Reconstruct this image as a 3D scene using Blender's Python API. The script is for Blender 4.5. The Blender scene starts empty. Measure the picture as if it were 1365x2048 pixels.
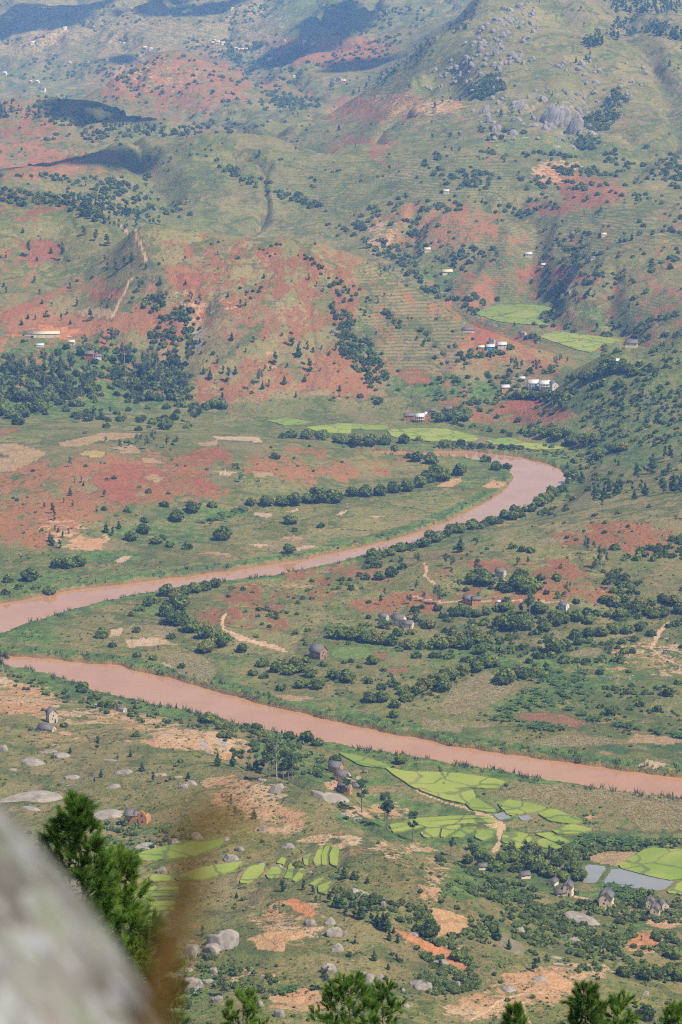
import bpy, math, random
import numpy as np
from mathutils import Vector, Matrix
random.seed(7)
RNG = np.random.default_rng(11)
SC = bpy.context.scene

# ------------------------------------------------------------------ camera
CAM_Z = 380.0
F_PX = 4836.0                      # 85 mm on a 36 mm tall frame, in photograph pixels (1365 x 2048)
PITCH = math.atan((1024 + 60) / F_PX)
cam_d = bpy.data.cameras.new('camera')
cam_d.sensor_fit = 'VERTICAL'; cam_d.sensor_height = 36.0; cam_d.lens = 85.0
cam_d.clip_start = 0.05; cam_d.clip_end = 40000
cam_d.dof.use_dof = True; cam_d.dof.focus_distance = 1100.0; cam_d.dof.aperture_fstop = 4.8
cam = bpy.data.objects.new('camera', cam_d)
SC.collection.objects.link(cam)
cam.location = (0, 0, CAM_Z)
cam.rotation_euler = (math.pi / 2 - PITCH, 0, 0)
SC.camera = cam

# ------------------------------------------------------------------ sky, sun, exposure
SUN_DIR = Vector((0.50, -0.30, 0.81)).normalized()      # towards the sun
SUN_EL = math.asin(SUN_DIR.z)
world = bpy.data.worlds.new('World'); SC.world = world; world.use_nodes = True
wn = world.node_tree; wn.nodes.clear()
wo = wn.nodes.new('ShaderNodeOutputWorld'); wb = wn.nodes.new('ShaderNodeBackground')
ws = wn.nodes.new('ShaderNodeTexSky'); ws.sky_type = 'NISHITA'; ws.sun_disc = False
ws.sun_elevation = SUN_EL
ws.sun_rotation = math.atan2(SUN_DIR.x, SUN_DIR.y)
ws.altitude = 1200; ws.air_density = 1.0; ws.dust_density = 1.0; ws.ozone_density = 1.0
wb.inputs['Strength'].default_value = 0.09
wn.links.new(ws.outputs[0], wb.inputs[0]); wn.links.new(wb.outputs[0], wo.inputs[0])
sun_d = bpy.data.lights.new('sun', 'SUN'); sun_d.energy = 4.5; sun_d.angle = math.radians(0.53)
sun_d.color = (1.0, 0.95, 0.87)
sun = bpy.data.objects.new('sun', sun_d); SC.collection.objects.link(sun)
sun.rotation_euler = SUN_DIR.to_track_quat('Z', 'Y').to_euler()
sun.location = (300, -100, 900)
SC.view_settings.view_transform = 'Standard'; SC.view_settings.look = 'None'
SC.view_settings.exposure = 0.55; SC.view_settings.gamma = 1.0
SC.view_settings.use_curve_mapping = False
SC.cycles.use_denoising = False
SC.cycles.filter_width = 1.15
SC.cycles.max_bounces = 5; SC.cycles.diffuse_bounces = 2; SC.cycles.glossy_bounces = 2
SC.cycles.transmission_bounces = 2; SC.cycles.volume_bounces = 1; SC.cycles.transparent_max_bounces = 8
SC.cycles.sample_clamp_indirect = 6

# ------------------------------------------------------------------ projection helpers
CT, ST = math.cos(PITCH), math.sin(PITCH)
def ray(px, py):
    px = np.asarray(px, float); py = np.asarray(py, float)
    u = (px - 682.5) / F_PX; v = (1024 - py) / F_PX
    return u, CT + v * ST, -ST + v * CT
def at_depth(px, py, Y):
    dx, dy, dz = ray(px, py); t = Y / dy
    return dx * t, Y + 0 * t, CAM_Z + dz * t
def at_z(px, py, z):
    dx, dy, dz = ray(px, py); t = (z - CAM_Z) / dz
    return dx * t, dy * t, z + 0 * t
def project(x, y, z):
    zc = np.asarray(z) - CAM_Z
    depth = y * CT - zc * ST
    up = y * ST + zc * CT
    depth = np.where(np.abs(depth) < 1e-3, 1e-3, depth)
    return 682.5 + F_PX * x / depth, 1024 - F_PX * up / depth, depth

# ------------------------------------------------------------------ noise
def _hash(ix, iy, seed):
    h = (ix.astype(np.int64) * 374761393 + iy.astype(np.int64) * 668265263 + seed * 2246822519) & 0xFFFFFFFF
    h = ((h ^ (h >> 13)) * 1274126177) & 0xFFFFFFFF
    return ((h ^ (h >> 16)) & 0xFFFFFF) / float(0xFFFFFF)
def vnoise(x, y, seed=0):
    x = np.asarray(x, float); y = np.asarray(y, float)
    ix = np.floor(x); iy = np.floor(y); fx = x - ix; fy = y - iy
    fx = fx * fx * fx * (fx * (fx * 6 - 15) + 10); fy = fy * fy * fy * (fy * (fy * 6 - 15) + 10)
    a = _hash(ix, iy, seed); b = _hash(ix + 1, iy, seed); c = _hash(ix, iy + 1, seed); d = _hash(ix + 1, iy + 1, seed)
    return (a + (b - a) * fx) * (1 - fy) + (c + (d - c) * fx) * fy
def fbm(x, y, oct=4, seed=0, gain=0.5):
    s = 0; a = 1; tot = 0
    ca, sa = math.cos(0.6), math.sin(0.6)
    for o in range(oct):
        s = s + a * (vnoise(x, y, seed + o * 17) * 2 - 1); tot += a
        x, y = (x * ca - y * sa) * 2.03 + 13.7, (x * sa + y * ca) * 2.03 + 5.1; a *= gain
    return s / tot
def ridged(x, y, oct=4, seed=0):
    s = 0; a = 1; tot = 0
    for o in range(oct):
        s = s + a * (1 - np.abs(vnoise(x, y, seed + o * 31) * 2 - 1)); tot += a
        x, y = (x * .8 - y * .6) * 2.1 + 3.3, (x * .6 + y * .8) * 2.1 + 8.7; a *= .5
    return s / tot
def sstep(a, b, x):
    t = np.clip((x - a) / (b - a), 0, 1); return t * t * (3 - 2 * t)
def inside(poly, X, Y):
    """even-odd test of points in a polygon"""
    r = np.zeros(X.shape, bool); n = len(poly)
    for i in range(n):
        x1, y1 = poly[i]; x2, y2 = poly[(i + 1) % n]
        if y1 == y2: continue
        c = ((y1 > Y) != (y2 > Y))
        r ^= c & (X < (x2 - x1) * (Y - y1) / (y2 - y1) + x1)
    return r
def edge_dist(poly, X, Y, closed=True):
    d = np.full(X.shape, 1e18); n = len(poly)
    for i in range(n if closed else n - 1):
        x1, y1 = poly[i]; x2, y2 = poly[(i + 1) % n]
        ex, ey = x2 - x1, y2 - y1; L = ex * ex + ey * ey + 1e-9
        t = np.clip(((X - x1) * ex + (Y - y1) * ey) / L, 0, 1)
        d = np.minimum(d, (X - x1 - t * ex) ** 2 + (Y - y1 - t * ey) ** 2)
    return np.sqrt(d)

# ------------------------------------------------------------------ the lie of the land: surveyed points
PTS = []
def cd(px, py, Y): PTS.append([float(a) for a in at_depth(px, py, Y)])
def cz(px, py, z): PTS.append([float(a) for a in at_z(px, py, z)])
def cw(x, y, z): PTS.append([x, y, z])
# summit under the camera and its flank
for x, y, z in [(-60, -80, 360), (0, -80, 372), (60, -80, 362), (-25, 0, 376), (0, 0, 378.3), (25, 0, 376), (-120, 0, 345), (120, 0, 345),
                (-6, 42, 353), (20, 40, 352), (0, 70, 334), (-40, 60, 338), (60, 60, 330), (0, 140, 292), (-90, 140, 285), (90, 140, 285),
                (0, 300, 212), (-160, 300, 205), (160, 300, 200), (0, 480, 140), (-200, 480, 140), (200, 480, 130),
                (0, 620, 90), (-120, 620, 98), (120, 620, 82), (-260, 620, 100), (260, 620, 80)]: cw(x, y, z)
# near hillside, left of the paddies
for p in [(-300, 2048, 745), (100, 2040, 735), (400, 2040, 730), (700, 2048, 722), (1000, 2048, 742), (1365, 2048, 765), (1700, 2048, 770),
          (100, 1900, 800), (400, 1900, 795), (600, 1900, 790), (800, 1920, 790), (1000, 1930, 800), (1180, 1930, 815), (1365, 1990, 800),
          (-200, 1700, 930), (100, 1750, 880), (360, 1700, 905), (480, 1760, 868), (640, 1720, 880), (560, 1640, 935), (275, 1645, 950),
          (100, 1600, 1000), (-200, 1500, 1080), (100, 1500, 1080), (300, 1530, 1040), (450, 1560, 1010), (100, 1440, 1150), (-200, 1420, 1160),
          (330, 1470, 1105), (470, 1490, 1080), (560, 1560, 1000), (640, 1600, 965), (720, 1650, 930), (800, 1700, 895), (860, 1740, 872),
          (930, 1790, 850), (760, 1800, 835), (900, 1850, 828), (1050, 1870, 840), (1180, 1880, 850), (1330, 1900, 850), (1500, 1900, 860)]: cd(*p)
for p in [(40, 1355, 3), (200, 1390, 4), (320, 1415, 5), (430, 1430, 5), (560, 1465, 5), (650, 1505, 5), (-200, 1325, 3),
          (700, 1535, 6), (740, 1600, 5), (700, 1570, 9), (800, 1650, 4), (880, 1690, 4), (960, 1720, 5), (1050, 1760, 7), (1130, 1790, 9), (1215, 1815, 9),
          (1310, 1840, 9), (1450, 1850, 8), (1330, 1740, 3), (1200, 1700, 3), (1050, 1660, 3), (900, 1600, 3), (800, 1540, 3), (1100, 1600, 3), (1300, 1640, 3), (1600, 1700, 3)]: cz(*p)
# inner bends and the plain
for p in [(50, 1290, 2.5), (200, 1290, 3), (350, 1330, 3), (500, 1380, 3), (700, 1420, 3), (900, 1460, 3), (1100, 1490, 3), (1300, 1510, 3), (1600, 1550, 3),
          (200, 1230, 3), (330, 1210, 3), (450, 1180, 3), (600, 1150, 3), (740, 1120, 3), (700, 1350, 4), (900, 1380, 4), (1100, 1400, 4), (1300, 1420, 4), (500, 1280, 6), (420, 1250, 5),
          (0, 1170, 3), (200, 1140, 3), (400, 1100, 3), (600, 1060, 3), (800, 1010, 3), (950, 960, 3), (980, 930, 3), (900, 940, 3), (-250, 1190, 3), (-300, 1290, 3), (700, 1060, 3),
          (500, 1020, 5), (320, 1060, 5), (150, 1100, 5)]: cz(*p)
# knoll right of the inner bend
for p in [(1365, 985, 1610), (1230, 1012, 1605), (1100, 1045, 1590), (980, 1068, 1575), (870, 1092, 1560), (1550, 960, 1620), (1365, 1080, 1510), (1200, 1110, 1490), (1365, 1200, 1410), (1150, 1200, 1410), (1000, 1150, 1460),
          (1700, 1100, 1500), (1600, 1250, 1370), (850, 1160, 1462), (650, 1180, 1448), (560, 1200, 1432), (600, 1260, 1378), (800, 1270, 1362), (1000, 1280, 1350), (1200, 1290, 1340), (1365, 1310, 1320), (700, 1135, 1497)]: cd(*p)
# left low plateau
for p in [(-300, 850, 1920), (0, 852, 1900), (150, 855, 1895), (350, 866, 1880), (530, 880, 1870), (700, 905, 1860), (820, 930, 1850), (0, 960, 1740), (300, 960, 1735), (550, 960, 1745),
          (0, 1060, 1600), (130, 1050, 1610), (-300, 1000, 1680), (-300, 1120, 1540), (250, 1030, 1640), (420, 1000, 1690)]: cd(*p)
for p in [(740, 975, 4), (650, 995, 4), (850, 950, 4), (600, 870, 4), (700, 865, 4), (850, 885, 4), (950, 893, 3), (1050, 900, 3), (1150, 915, 3), (400, 850, 8), (500, 850, 6), (780, 870, 4), (1160, 945, 5), (1120, 1000, 4),
          (250, 838, 10), (100, 835, 11), (0, 835, 12), (-250, 830, 13)]: cz(*p)
# dome hill
def squeeze(pts, y0, k):
    for a, b, Y in pts: cd(a, b, y0 + (Y - y0) * k)
squeeze([(450, 815, 2090), (600, 805, 2100), (750, 790, 2130), (850, 775, 2150), (450, 720, 2200), (600, 700, 2215), (750, 690, 2235), (500, 600, 2320), (650, 590, 2335), (800, 640, 2290), (380, 640, 2300), (300, 740, 2180),
         (600, 480, 2470), (480, 478, 2490), (380, 470, 2510), (270, 455, 2540), (680, 500, 2465), (740, 530, 2440), (810, 570, 2400), (880, 615, 2350), (940, 655, 2310), (1000, 678, 2285), (1060, 695, 2265), (1130, 722, 2225), (900, 740, 2180), (980, 760, 2150), (420, 540, 2400)], 2090, .62)
for p in [(900, 800, 2080), (1000, 820, 2065), (1080, 800, 2080), (1060, 770, 2105)]: cd(*p)
# left wooded foot and left hill
squeeze([(0, 780, 2080), (150, 770, 2100), (250, 720, 2190), (100, 670, 2290), (0, 670, 2300), (-300, 720, 2200), (150, 600, 2420), (0, 600, 2430), (220, 540, 2500), (0, 500, 2620), (120, 480, 2660), (-300, 520, 2600), (0, 385, 2900), (130, 400, 2860), (210, 430, 2760), (-300, 370, 2950)], 2090, .66)
# right wooded slope
for p in [(1365, 660, 2060), (1280, 690, 2050), (1200, 725, 2045), (1140, 770, 2050), (1250, 800, 1960), (1365, 800, 1930), (1180, 870, 1930), (1365, 920, 1760), (1250, 930, 1790), (1550, 640, 2050), (1700, 800, 1930), (1200, 990, 1690)]: cd(*p)
# side valley and slopes behind the dome
for p in [(1050, 665, 20), (1150, 680, 18), (1000, 630, 24), (1080, 620, 26), (960, 600, 30), (1250, 660, 24), (890, 570, 38)]: cz(*p)
for p in [(800, 520, 2700), (720, 480, 2800), (650, 440, 2880), (1365, 600, 2440), (1250, 590, 2490), (1150, 590, 2520), (1365, 500, 2580), (1200, 500, 2620), (1000, 530, 2640), (900, 500, 2700), (1365, 400, 2800), (1200, 400, 2820), (1000, 420, 2820),
          (850, 420, 2850), (1600, 480, 2600), (1600, 580, 2440), (1050, 330, 3020), (1200, 330, 3020), (1365, 320, 3030), (900, 320, 3050), (780, 360, 3000), (1600, 320, 3050),
          (560, 400, 2970), (480, 430, 2910), (350, 430, 2910), (250, 400, 2950), (450, 340, 3060), (600, 330, 3100), (700, 310, 3150), (400, 280, 3200), (480, 272, 3230), (560, 285, 3220)]: cd(*p)
# rocky mountain
for p in [(1130, 240, 3270), (1000, 270, 3200), (1250, 240, 3290), (1365, 220, 3350), (1050, 180, 3420), (900, 230, 3380), (800, 200, 3550), (1200, 150, 3500), (1365, 120, 3620), (1000, 100, 3600), (900, 120, 3650),
          (1240, 52, 3750), (1100, 60, 3740), (1000, 0, 3950), (1120, -30, 4080), (900, 40, 3950), (830, 100, 3860), (760, 150, 3820), (700, 190, 3820), (1365, 40, 3950), (1365, 0, 4500), (1250, -20, 4450), (1600, 60, 3900), (1600, -10, 4700), (1000, -50, 4400), (1300, -55, 5000)]: cd(*p)
# left middle hills
for p in [(30, 352, 2990), (150, 350, 3050), (300, 330, 3130), (265, 275, 3290), (190, 305, 3220), (340, 290, 3270), (60, 330, 3130), (0, 290, 3640), (0, 230, 3800), (80, 205, 3900), (200, 225, 3850), (300, 252, 3790), (380, 270, 3720), (150, 280, 3660), (-300, 340, 3100), (-300, 220, 3850),
          (560, 245, 3700), (640, 230, 3780), (740, 230, 3680)]: cd(*p)
# red far hill and what lies beyond
for p in [(340, 108, 4740), (270, 140, 4650), (420, 135, 4650), (500, 175, 4600), (200, 175, 4620), (350, 190, 4480), (450, 225, 4300), (250, 230, 4330), (560, 200, 4400), (620, 205, 4330), (520, 160, 4900),
          (130, 178, 5900), (0, 180, 5850), (450, 110, 6000), (560, 125, 5700), (300, 100, 6200), (680, 88, 5150), (600, 120, 5000), (740, 70, 5250), (690, 165, 4750), (780, 120, 4850), (640, 170, 4750), (-300, 180, 5800),
          (0, 100, 6330), (200, 80, 6450), (400, 60, 6500), (520, 40, 6400), (0, 20, 6800), (250, 0, 6950), (450, -20, 7000), (600, 60, 5950), (680, 10, 6200), (760, 50, 5700), (800, 25, 5900), (880, 30, 5700), (850, -10, 6200), (-300, 60, 6600),
          (0, -40, 7300), (400, -45, 7400), (700, -40, 7000), (1000, -45, 8000), (1365, -40, 7800), (1700, -40, 8000), (-300, -50, 7600), (1200, -45, 6500), (1600, -45, 6400)]: cd(*p)
for x in (-2600, -1300, 0, 1300, 2600): cw(x, 8600, 390); cw(x, 9700, 400)

# the far sides of crests, out of sight, fall away
def back(px, py, Y, dY, dz):
    x, y, z = at_depth(px, py, Y); cw(float(x) * (Y + dY) / Y, Y + dY, float(z) - dz)
for p in [(600, 480, 2325), (480, 478, 2338), (380, 470, 2350), (680, 500, 2322), (270, 455, 2369)]: back(*p, 210, 52)
for p in [(810, 570, 2282), (880, 615, 2251), (940, 655, 2226)]: back(*p, 130, 36)
for p in [(0, 385, 2625), (130, 400, 2598), (210, 430, 2532)]: back(*p, 160, 36)
for p in [(265, 275, 3290), (190, 305, 3220), (400, 280, 3200), (480, 272, 3230), (560, 285, 3220)]: back(*p, 200, 50)
for p in [(80, 205, 3900), (200, 225, 3850), (300, 252, 3790)]: back(*p, 230, 60)
for p in [(340, 108, 4740), (270, 140, 4650), (420, 135, 4650)]: back(*p, 450, 100)
for p in [(1365, 985, 1610), (1230, 1012, 1605), (1100, 1045, 1590), (980, 1068, 1575)]: back(*p, 55, 8)
for p in [(0, 852, 1900), (150, 855, 1895), (350, 866, 1880), (530, 880, 1870)]: back(*p, 60, 9)
for p in [(1365, 660, 2060), (1280, 690, 2050), (1200, 725, 2045)]: back(*p, 130, 30)
for p in [(830, 100, 3860), (760, 150, 3820)]: back(*p, 350, 90)
for p in [(560, 1560, 1000), (640, 1600, 965), (720, 1650, 930), (800, 1700, 895), (860, 1740, 872)]: back(*p, 45, 17)
for p in [(1240, 52, 3750), (1100, 60, 3740)]: back(*p, 200, 20)

C = np.array(PTS)
# nearby duplicates upset the solve: thin them
keep = []
for i in range(len(C)):
    if all(np.hypot(C[i, 0] - C[j, 0], C[i, 1] - C[j, 1]) > 0.006 * (C[i, 1] + 200) for j in keep): keep.append(i)
C = C[keep]
S = 1000.0
def tps(r2): return 0.5 * r2 * np.log(r2 + 1e-12)
def _warp(x, y):          # log-polar spacing so far points weigh like near ones
    w = np.log((y + 400.0) / 400.0)
    return x / (y + 400.0) * 2.2, w
cx_, cy_ = _warp(C[:, 0], C[:, 1])
n = len(C)
A = np.zeros((n + 3, n + 3))
A[:n, :n] = tps((cx_[:, None] - cx_[None]) ** 2 + (cy_[:, None] - cy_[None]) ** 2) + 2e-4 * np.eye(n)
A[:n, n] = A[n, :n] = 1; A[:n, n + 1] = A[n + 1, :n] = cx_; A[:n, n + 2] = A[n + 2, :n] = cy_
sol = np.linalg.solve(A, np.concatenate([C[:, 2], [0, 0, 0]]))
def base_height(x, y):
    wx, wy = _warp(x, y); out = np.empty(x.shape)
    flat_x, flat_y = wx.ravel(), wy.ravel(); o = np.empty(flat_x.shape)
    for s in range(0, len(flat_x), 20000):
        a, b = flat_x[s:s + 20000], flat_y[s:s + 20000]
        k = tps((a[:, None] - cx_[None]) ** 2 + (b[:, None] - cy_[None]) ** 2)
        o[s:s + 20000] = k @ sol[:n] + sol[n] + sol[n + 1] * a + sol[n + 2] * b
    return o.reshape(x.shape)

# ------------------------------------------------------------------ river outline (water level z = 0)
RIV_A = [(795, 903), (850, 906), (905, 902), (960, 905), (1000, 910), (1050, 917), (1090, 926), (1120, 938), (1134, 956), (1128, 972), (1108, 988), (1080, 1003),
         (1040, 1020), (1000, 1034), (960, 1047), (900, 1067), (850, 1082), (800, 1096), (740, 1110), (690, 1124), (640, 1135), (590, 1146), (540, 1156), (480, 1161), (420, 1168), (340, 1181), (250, 1197), (170, 1216), (100, 1236), (40, 1256), (-20, 1278),
         (-80, 1296), (-60, 1306), (20, 1312), (100, 1318), (180, 1326), (240, 1331), (262, 1341), (330, 1353), (420, 1379), (500, 1403), (600, 1426), (700, 1450), (800, 1471), (900, 1491), (1000, 1506), (1100, 1521), (1200, 1536), (1300, 1549), (1365, 1554), (1700, 1600)]
RIV_B = [(1700, 1660), (1365, 1602), (1250, 1588), (1150, 1572), (1000, 1547), (850, 1521), (740, 1502), (660, 1490), (600, 1476), (500, 1456), (400, 1432), (300, 1410), (200, 1386), (120, 1358), (60, 1342), (0, 1334), (-100, 1330), (-220, 1310), (-230, 1270), (-140, 1235),
         (0, 1209), (100, 1189), (200, 1173), (300, 1163), (400, 1149), (500, 1137), (560, 1126), (620, 1117), (700, 1100), (780, 1081), (840, 1064), (900, 1041), (950, 1017), (990, 994), (1015, 975), (1028, 955), (1020, 941), (1000, 933), (960, 923), (920, 917), (850, 915), (795, 913), (700, 908), (700, 900)]
def wpoly(pp, z=0.0):
    xs, ys, _ = at_z([p[0] for p in pp], [p[1] for p in pp], z); return list(zip(xs.tolist(), ys.tolist()))
RIV = wpoly(RIV_A + RIV_B)

# ------------------------------------------------------------------ fan grid
NC, NR = 860, 1120
APEX = 120.0
inv = np.linspace(1 / (560.0), 1 / 5200.0, NR - 190)
rowsY = np.concatenate([np.linspace(-70, 0, 18, endpoint=False), np.linspace(0, 40, 14, endpoint=False), np.geomspace(40, 560, 58, endpoint=False), 1 / inv, np.geomspace(5210, 9800, 100)])
NR = len(rowsY)
tt = np.linspace(-0.235, 0.235, NC)
GX = (rowsY[:, None] + APEX) * tt[None]; GY = np.repeat(rowsY[:, None], NC, 1)

def relief(x, y, z):
    hill = sstep(5, 26, z)
    far = sstep(2300, 3600, y)
    mid = sstep(1900, 2200, y)
    r = hill * fbm(x / 110, y / 110, 4, 3, .42) * (2.6 + 3.6 * mid + 2 * far)
    wx, wy = x + 60 * fbm(x / 200, y / 200, 2, 9), y + 60 * fbm(x / 200 + 7, y / 200, 2, 10)
    r -= hill * mid * sstep(.66, 1.0, ridged(wx / 170, wy / 300, 2, 21)) * (13 + 12 * far)          # gullies
    r += hill * far * fbm(x / 420, y / 420, 3, 5, .4) * 12
    r += hill * mid * (ridged(x / 42 + .4 * fbm(x / 30, y / 30, 2, 88), y / 80, 3, 81) - .6) * 4.5
    r += sstep(4200, 6500, y) * (ridged(wx / 520, wy / 900, 4, 40) - .6) * 120
    r += sstep(3, 5, z) * (1 - sstep(1250, 1600, y)) * sstep(560, 700, y) * (fbm(x / 14, y / 14, 3, 77) * 0.9 + (ridged(x / 46, y / 60, 3, 78) - .6) * 2.6)
    r *= sstep(60, 560, y) * 1.0
    return r
def fine_from_coarse():
    ci = np.unique(np.concatenate([np.arange(0, NC, 5), [NC - 1]])); ri = np.unique(np.concatenate([np.arange(0, 100, 2), np.arange(100, NR, 4), [NR - 1]]))
    Zc = base_height(GX[np.ix_(ri, ci)], GY[np.ix_(ri, ci)])
    Z1 = np.stack([np.interp(np.arange(NC), ci, Zc[k]) for k in range(len(ri))])
    j = np.clip(np.searchsorted(ri, np.arange(NR), side='right') - 1, 0, len(ri) - 2)
    f = ((rowsY - rowsY[ri[j]]) / (rowsY[ri[j + 1]] - rowsY[ri[j]]))[:, None]
    return Z1[j] * (1 - f) + Z1[j + 1] * f
GZ = fine_from_coarse()
# the plain is level: squeeze gentle undulation out of low ground
low = 1 - sstep(4.5, 9, GZ)
plain = 2.6 + 0.25 * fbm(GX / 40, GY / 40, 3, 2)
GZ = np.where((GY > 900) & (GY < 2120), GZ * (1 - low) + plain * low, GZ)
GZ = GZ + relief(GX, GY, GZ)
zone = (GY > 850) & (GY < 2300)
GZ = np.where(zone, np.maximum(GZ, 2.0 + 0.2 * fbm(GX / 30, GY / 30, 2, 8)), GZ)
GZ = np.where(GY > 2200, np.maximum(GZ, 12), GZ)
GZ = np.where(GY > 5500, np.minimum(GZ, 420), GZ)
# crests stand out: a crisp brow, and the ground behind it drops away
CRESTS = [([(470, 1535, 1030), (560, 1560, 1000), (640, 1600, 965), (720, 1650, 930), (800, 1700, 895), (860, 1740, 872), (930, 1790, 850)], 1.5, 14, 20, 100, 14, 3.0),
          ([(270, 455, 2369), (380, 470, 2350), (480, 478, 2338), (600, 480, 2325), (680, 500, 2322), (740, 530, 2307), (810, 570, 2282), (880, 615, 2251), (940, 655, 2226), (1000, 678, 2211)], 4, 28, 30, 300, 34, 14.0),
          ([(0, 385, 2625), (130, 400, 2598), (210, 430, 2532), (270, 455, 2480)], 4, 30, 40, 300, 34, 40.0),
          ([(120, 335, 3150), (190, 305, 3220), (265, 275, 3290), (340, 288, 3270), (400, 280, 3200), (480, 272, 3230), (560, 285, 3220)], 9, 45, 50, 420, 45, 60.0),
          ([(0, 195, 3940), (80, 205, 3900), (200, 225, 3850), (300, 252, 3790), (380, 270, 3720)], 9, 50, 50, 500, 50, 70.0),
          ([(200, 175, 4620), (270, 140, 4650), (340, 108, 4740), (420, 135, 4650), (500, 175, 4600)], 16, 70, 80, 800, 60, 80.0),
          ([(600, 120, 5000), (680, 88, 5150), (740, 70, 5250)], 10, 70, 80, 600, 50, 90.0),
          ([(700, 190, 3820), (760, 150, 3820), (830, 100, 3860), (900, 40, 3950)], 8, 50, 60, 600, 60, 90.0)]
for pl, up_, wd, b0, b1, drop, floor_ in CRESTS:
    q = np.array([at_depth(*c_) for c_ in pl]); m_ = (GX > q[:, 0].min() - 60) & (GX < q[:, 0].max() + 60) & (GY > q[:, 1].min() - 300) & (GY < q[:, 1].max() + b1 + 300)
    X, Y = GX[m_], GY[m_]; d = edge_dist([(a_, b_) for a_, b_, _ in q], X, Y, False)
    o_ = np.argsort(q[:, 0]); behind = Y - np.interp(X, q[o_, 0], q[o_, 1])
    ends = sstep(q[:, 0].min() - 60, q[:, 0].min() + 40, X) * (1 - sstep(q[:, 0].max() - 40, q[:, 0].max() + 60, X))
    g = GZ[m_] + up_ * np.exp(-(d / wd) ** 2) * ends
    low_ = g - drop * ends * sstep(b0 * .5, b0 * 2.2, behind) * (1 - sstep(b1 * .5, b1, behind))
    GZ[m_] = np.where(behind > 0, np.minimum(g, np.maximum(low_, np.minimum(g, floor_))), g)
# river bed
rsel = (GY > 1000) & (GY < 2150)
rx, ry = GX[rsel], GY[rsel]
jx = rx + 1.6 * fbm(rx / 9, ry / 9, 2, 61); jy = ry + 2.5 * fbm(rx / 9 + 50, ry / 9, 2, 62)
RD = edge_dist(RIV, jx, jy); RD = np.where(inside(RIV, jx, jy), -RD, RD)
RIVD = np.full(GX.shape, 1e3); RIVD[rsel] = RD
bank = sstep(-3, 3.5, RD)
GZ[rsel] = (-2.2) * (1 - bank) + np.minimum(GZ[rsel], 2.2 + 0.2 * np.maximum(RD, 0) + 0.004 * np.maximum(RD, 0) ** 2) * bank

def height(x, y):
    x = np.atleast_1d(np.asarray(x, float)); y = np.atleast_1d(np.asarray(y, float))
    r = np.clip(np.searchsorted(rowsY, y) - 1, 0, NR - 2)
    fr = np.clip((y - rowsY[r]) / (rowsY[r + 1] - rowsY[r]), 0, 1)
    c = np.clip((x / (y + APEX) - tt[0]) / (tt[1] - tt[0]), 0, NC - 1.001); ci = c.astype(int); fc = c - ci
    a = GZ[r, ci] * (1 - fc) + GZ[r, ci + 1] * fc; b = GZ[r + 1, ci] * (1 - fc) + GZ[r + 1, ci + 1] * fc
    return a * (1 - fr) + b * fr
_march = np.concatenate([np.arange(300, 560, 16.0), 1 / np.linspace(1 / 560, 1 / 9700, 620)])
def hit(px, py):
    """where the sight line through a photograph pixel meets the ground"""
    px = np.atleast_1d(np.asarray(px, float)); py = np.atleast_1d(np.asarray(py, float))
    X = np.empty(px.shape); Y = np.empty(px.shape); ok = np.zeros(px.shape, bool)
    for s in range(0, len(px), 1500):
        dx, dy, dz = ray(px[s:s + 1500], py[s:s + 1500]); mx = dx / dy; mz = dz / dy
        xs = mx[:, None] * _march[None]
        h = height(xs.ravel(), np.broadcast_to(_march, xs.shape).ravel()).reshape(xs.shape)
        below = (CAM_Z + mz[:, None] * _march[None]) <= h
        i = np.argmax(below, 1); good = below.any(1); lo = _march[np.maximum(i - 1, 0)]; hi = _march[i]
        for _ in range(9):
            mid = (lo + hi) / 2; b = (CAM_Z + mz * mid) <= height(mx * mid, mid); hi = np.where(b, mid, hi); lo = np.where(b, lo, mid)
        Y[s:s + 1500] = hi; X[s:s + 1500] = mx * hi; ok[s:s + 1500] = good
    return X, Y, height(X, Y), ok
# ------------------------------------------------------------------ traced outlines (photograph pixels at zoom z from corner x0, y0)
def Z(x0, y0, z, pts): return [(x0 + a / z, y0 + b / z) for a, b in pts]
K = 1365 / 700.0
A5 = (0, 850, K); A6 = (665, 850, K); A1 = (0, 1280, K); A2 = (665, 1280, K); A3 = (0, 440, K); A4 = (665, 440, K)
B5 = (300, 1640, 2.275); B4 = (765, 1600, 2.275)
def chaikin(p, it=2):
    for _ in range(it):
        q = []
        for i in range(len(p)):
            a, b = p[i], p[(i + 1) % len(p)]
            q += [(a[0] * .88 + b[0] * .12, a[1] * .88 + b[1] * .12), (a[0] * .12 + b[0] * .88, a[1] * .12 + b[1] * .88)]
        p = q
    return p
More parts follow.
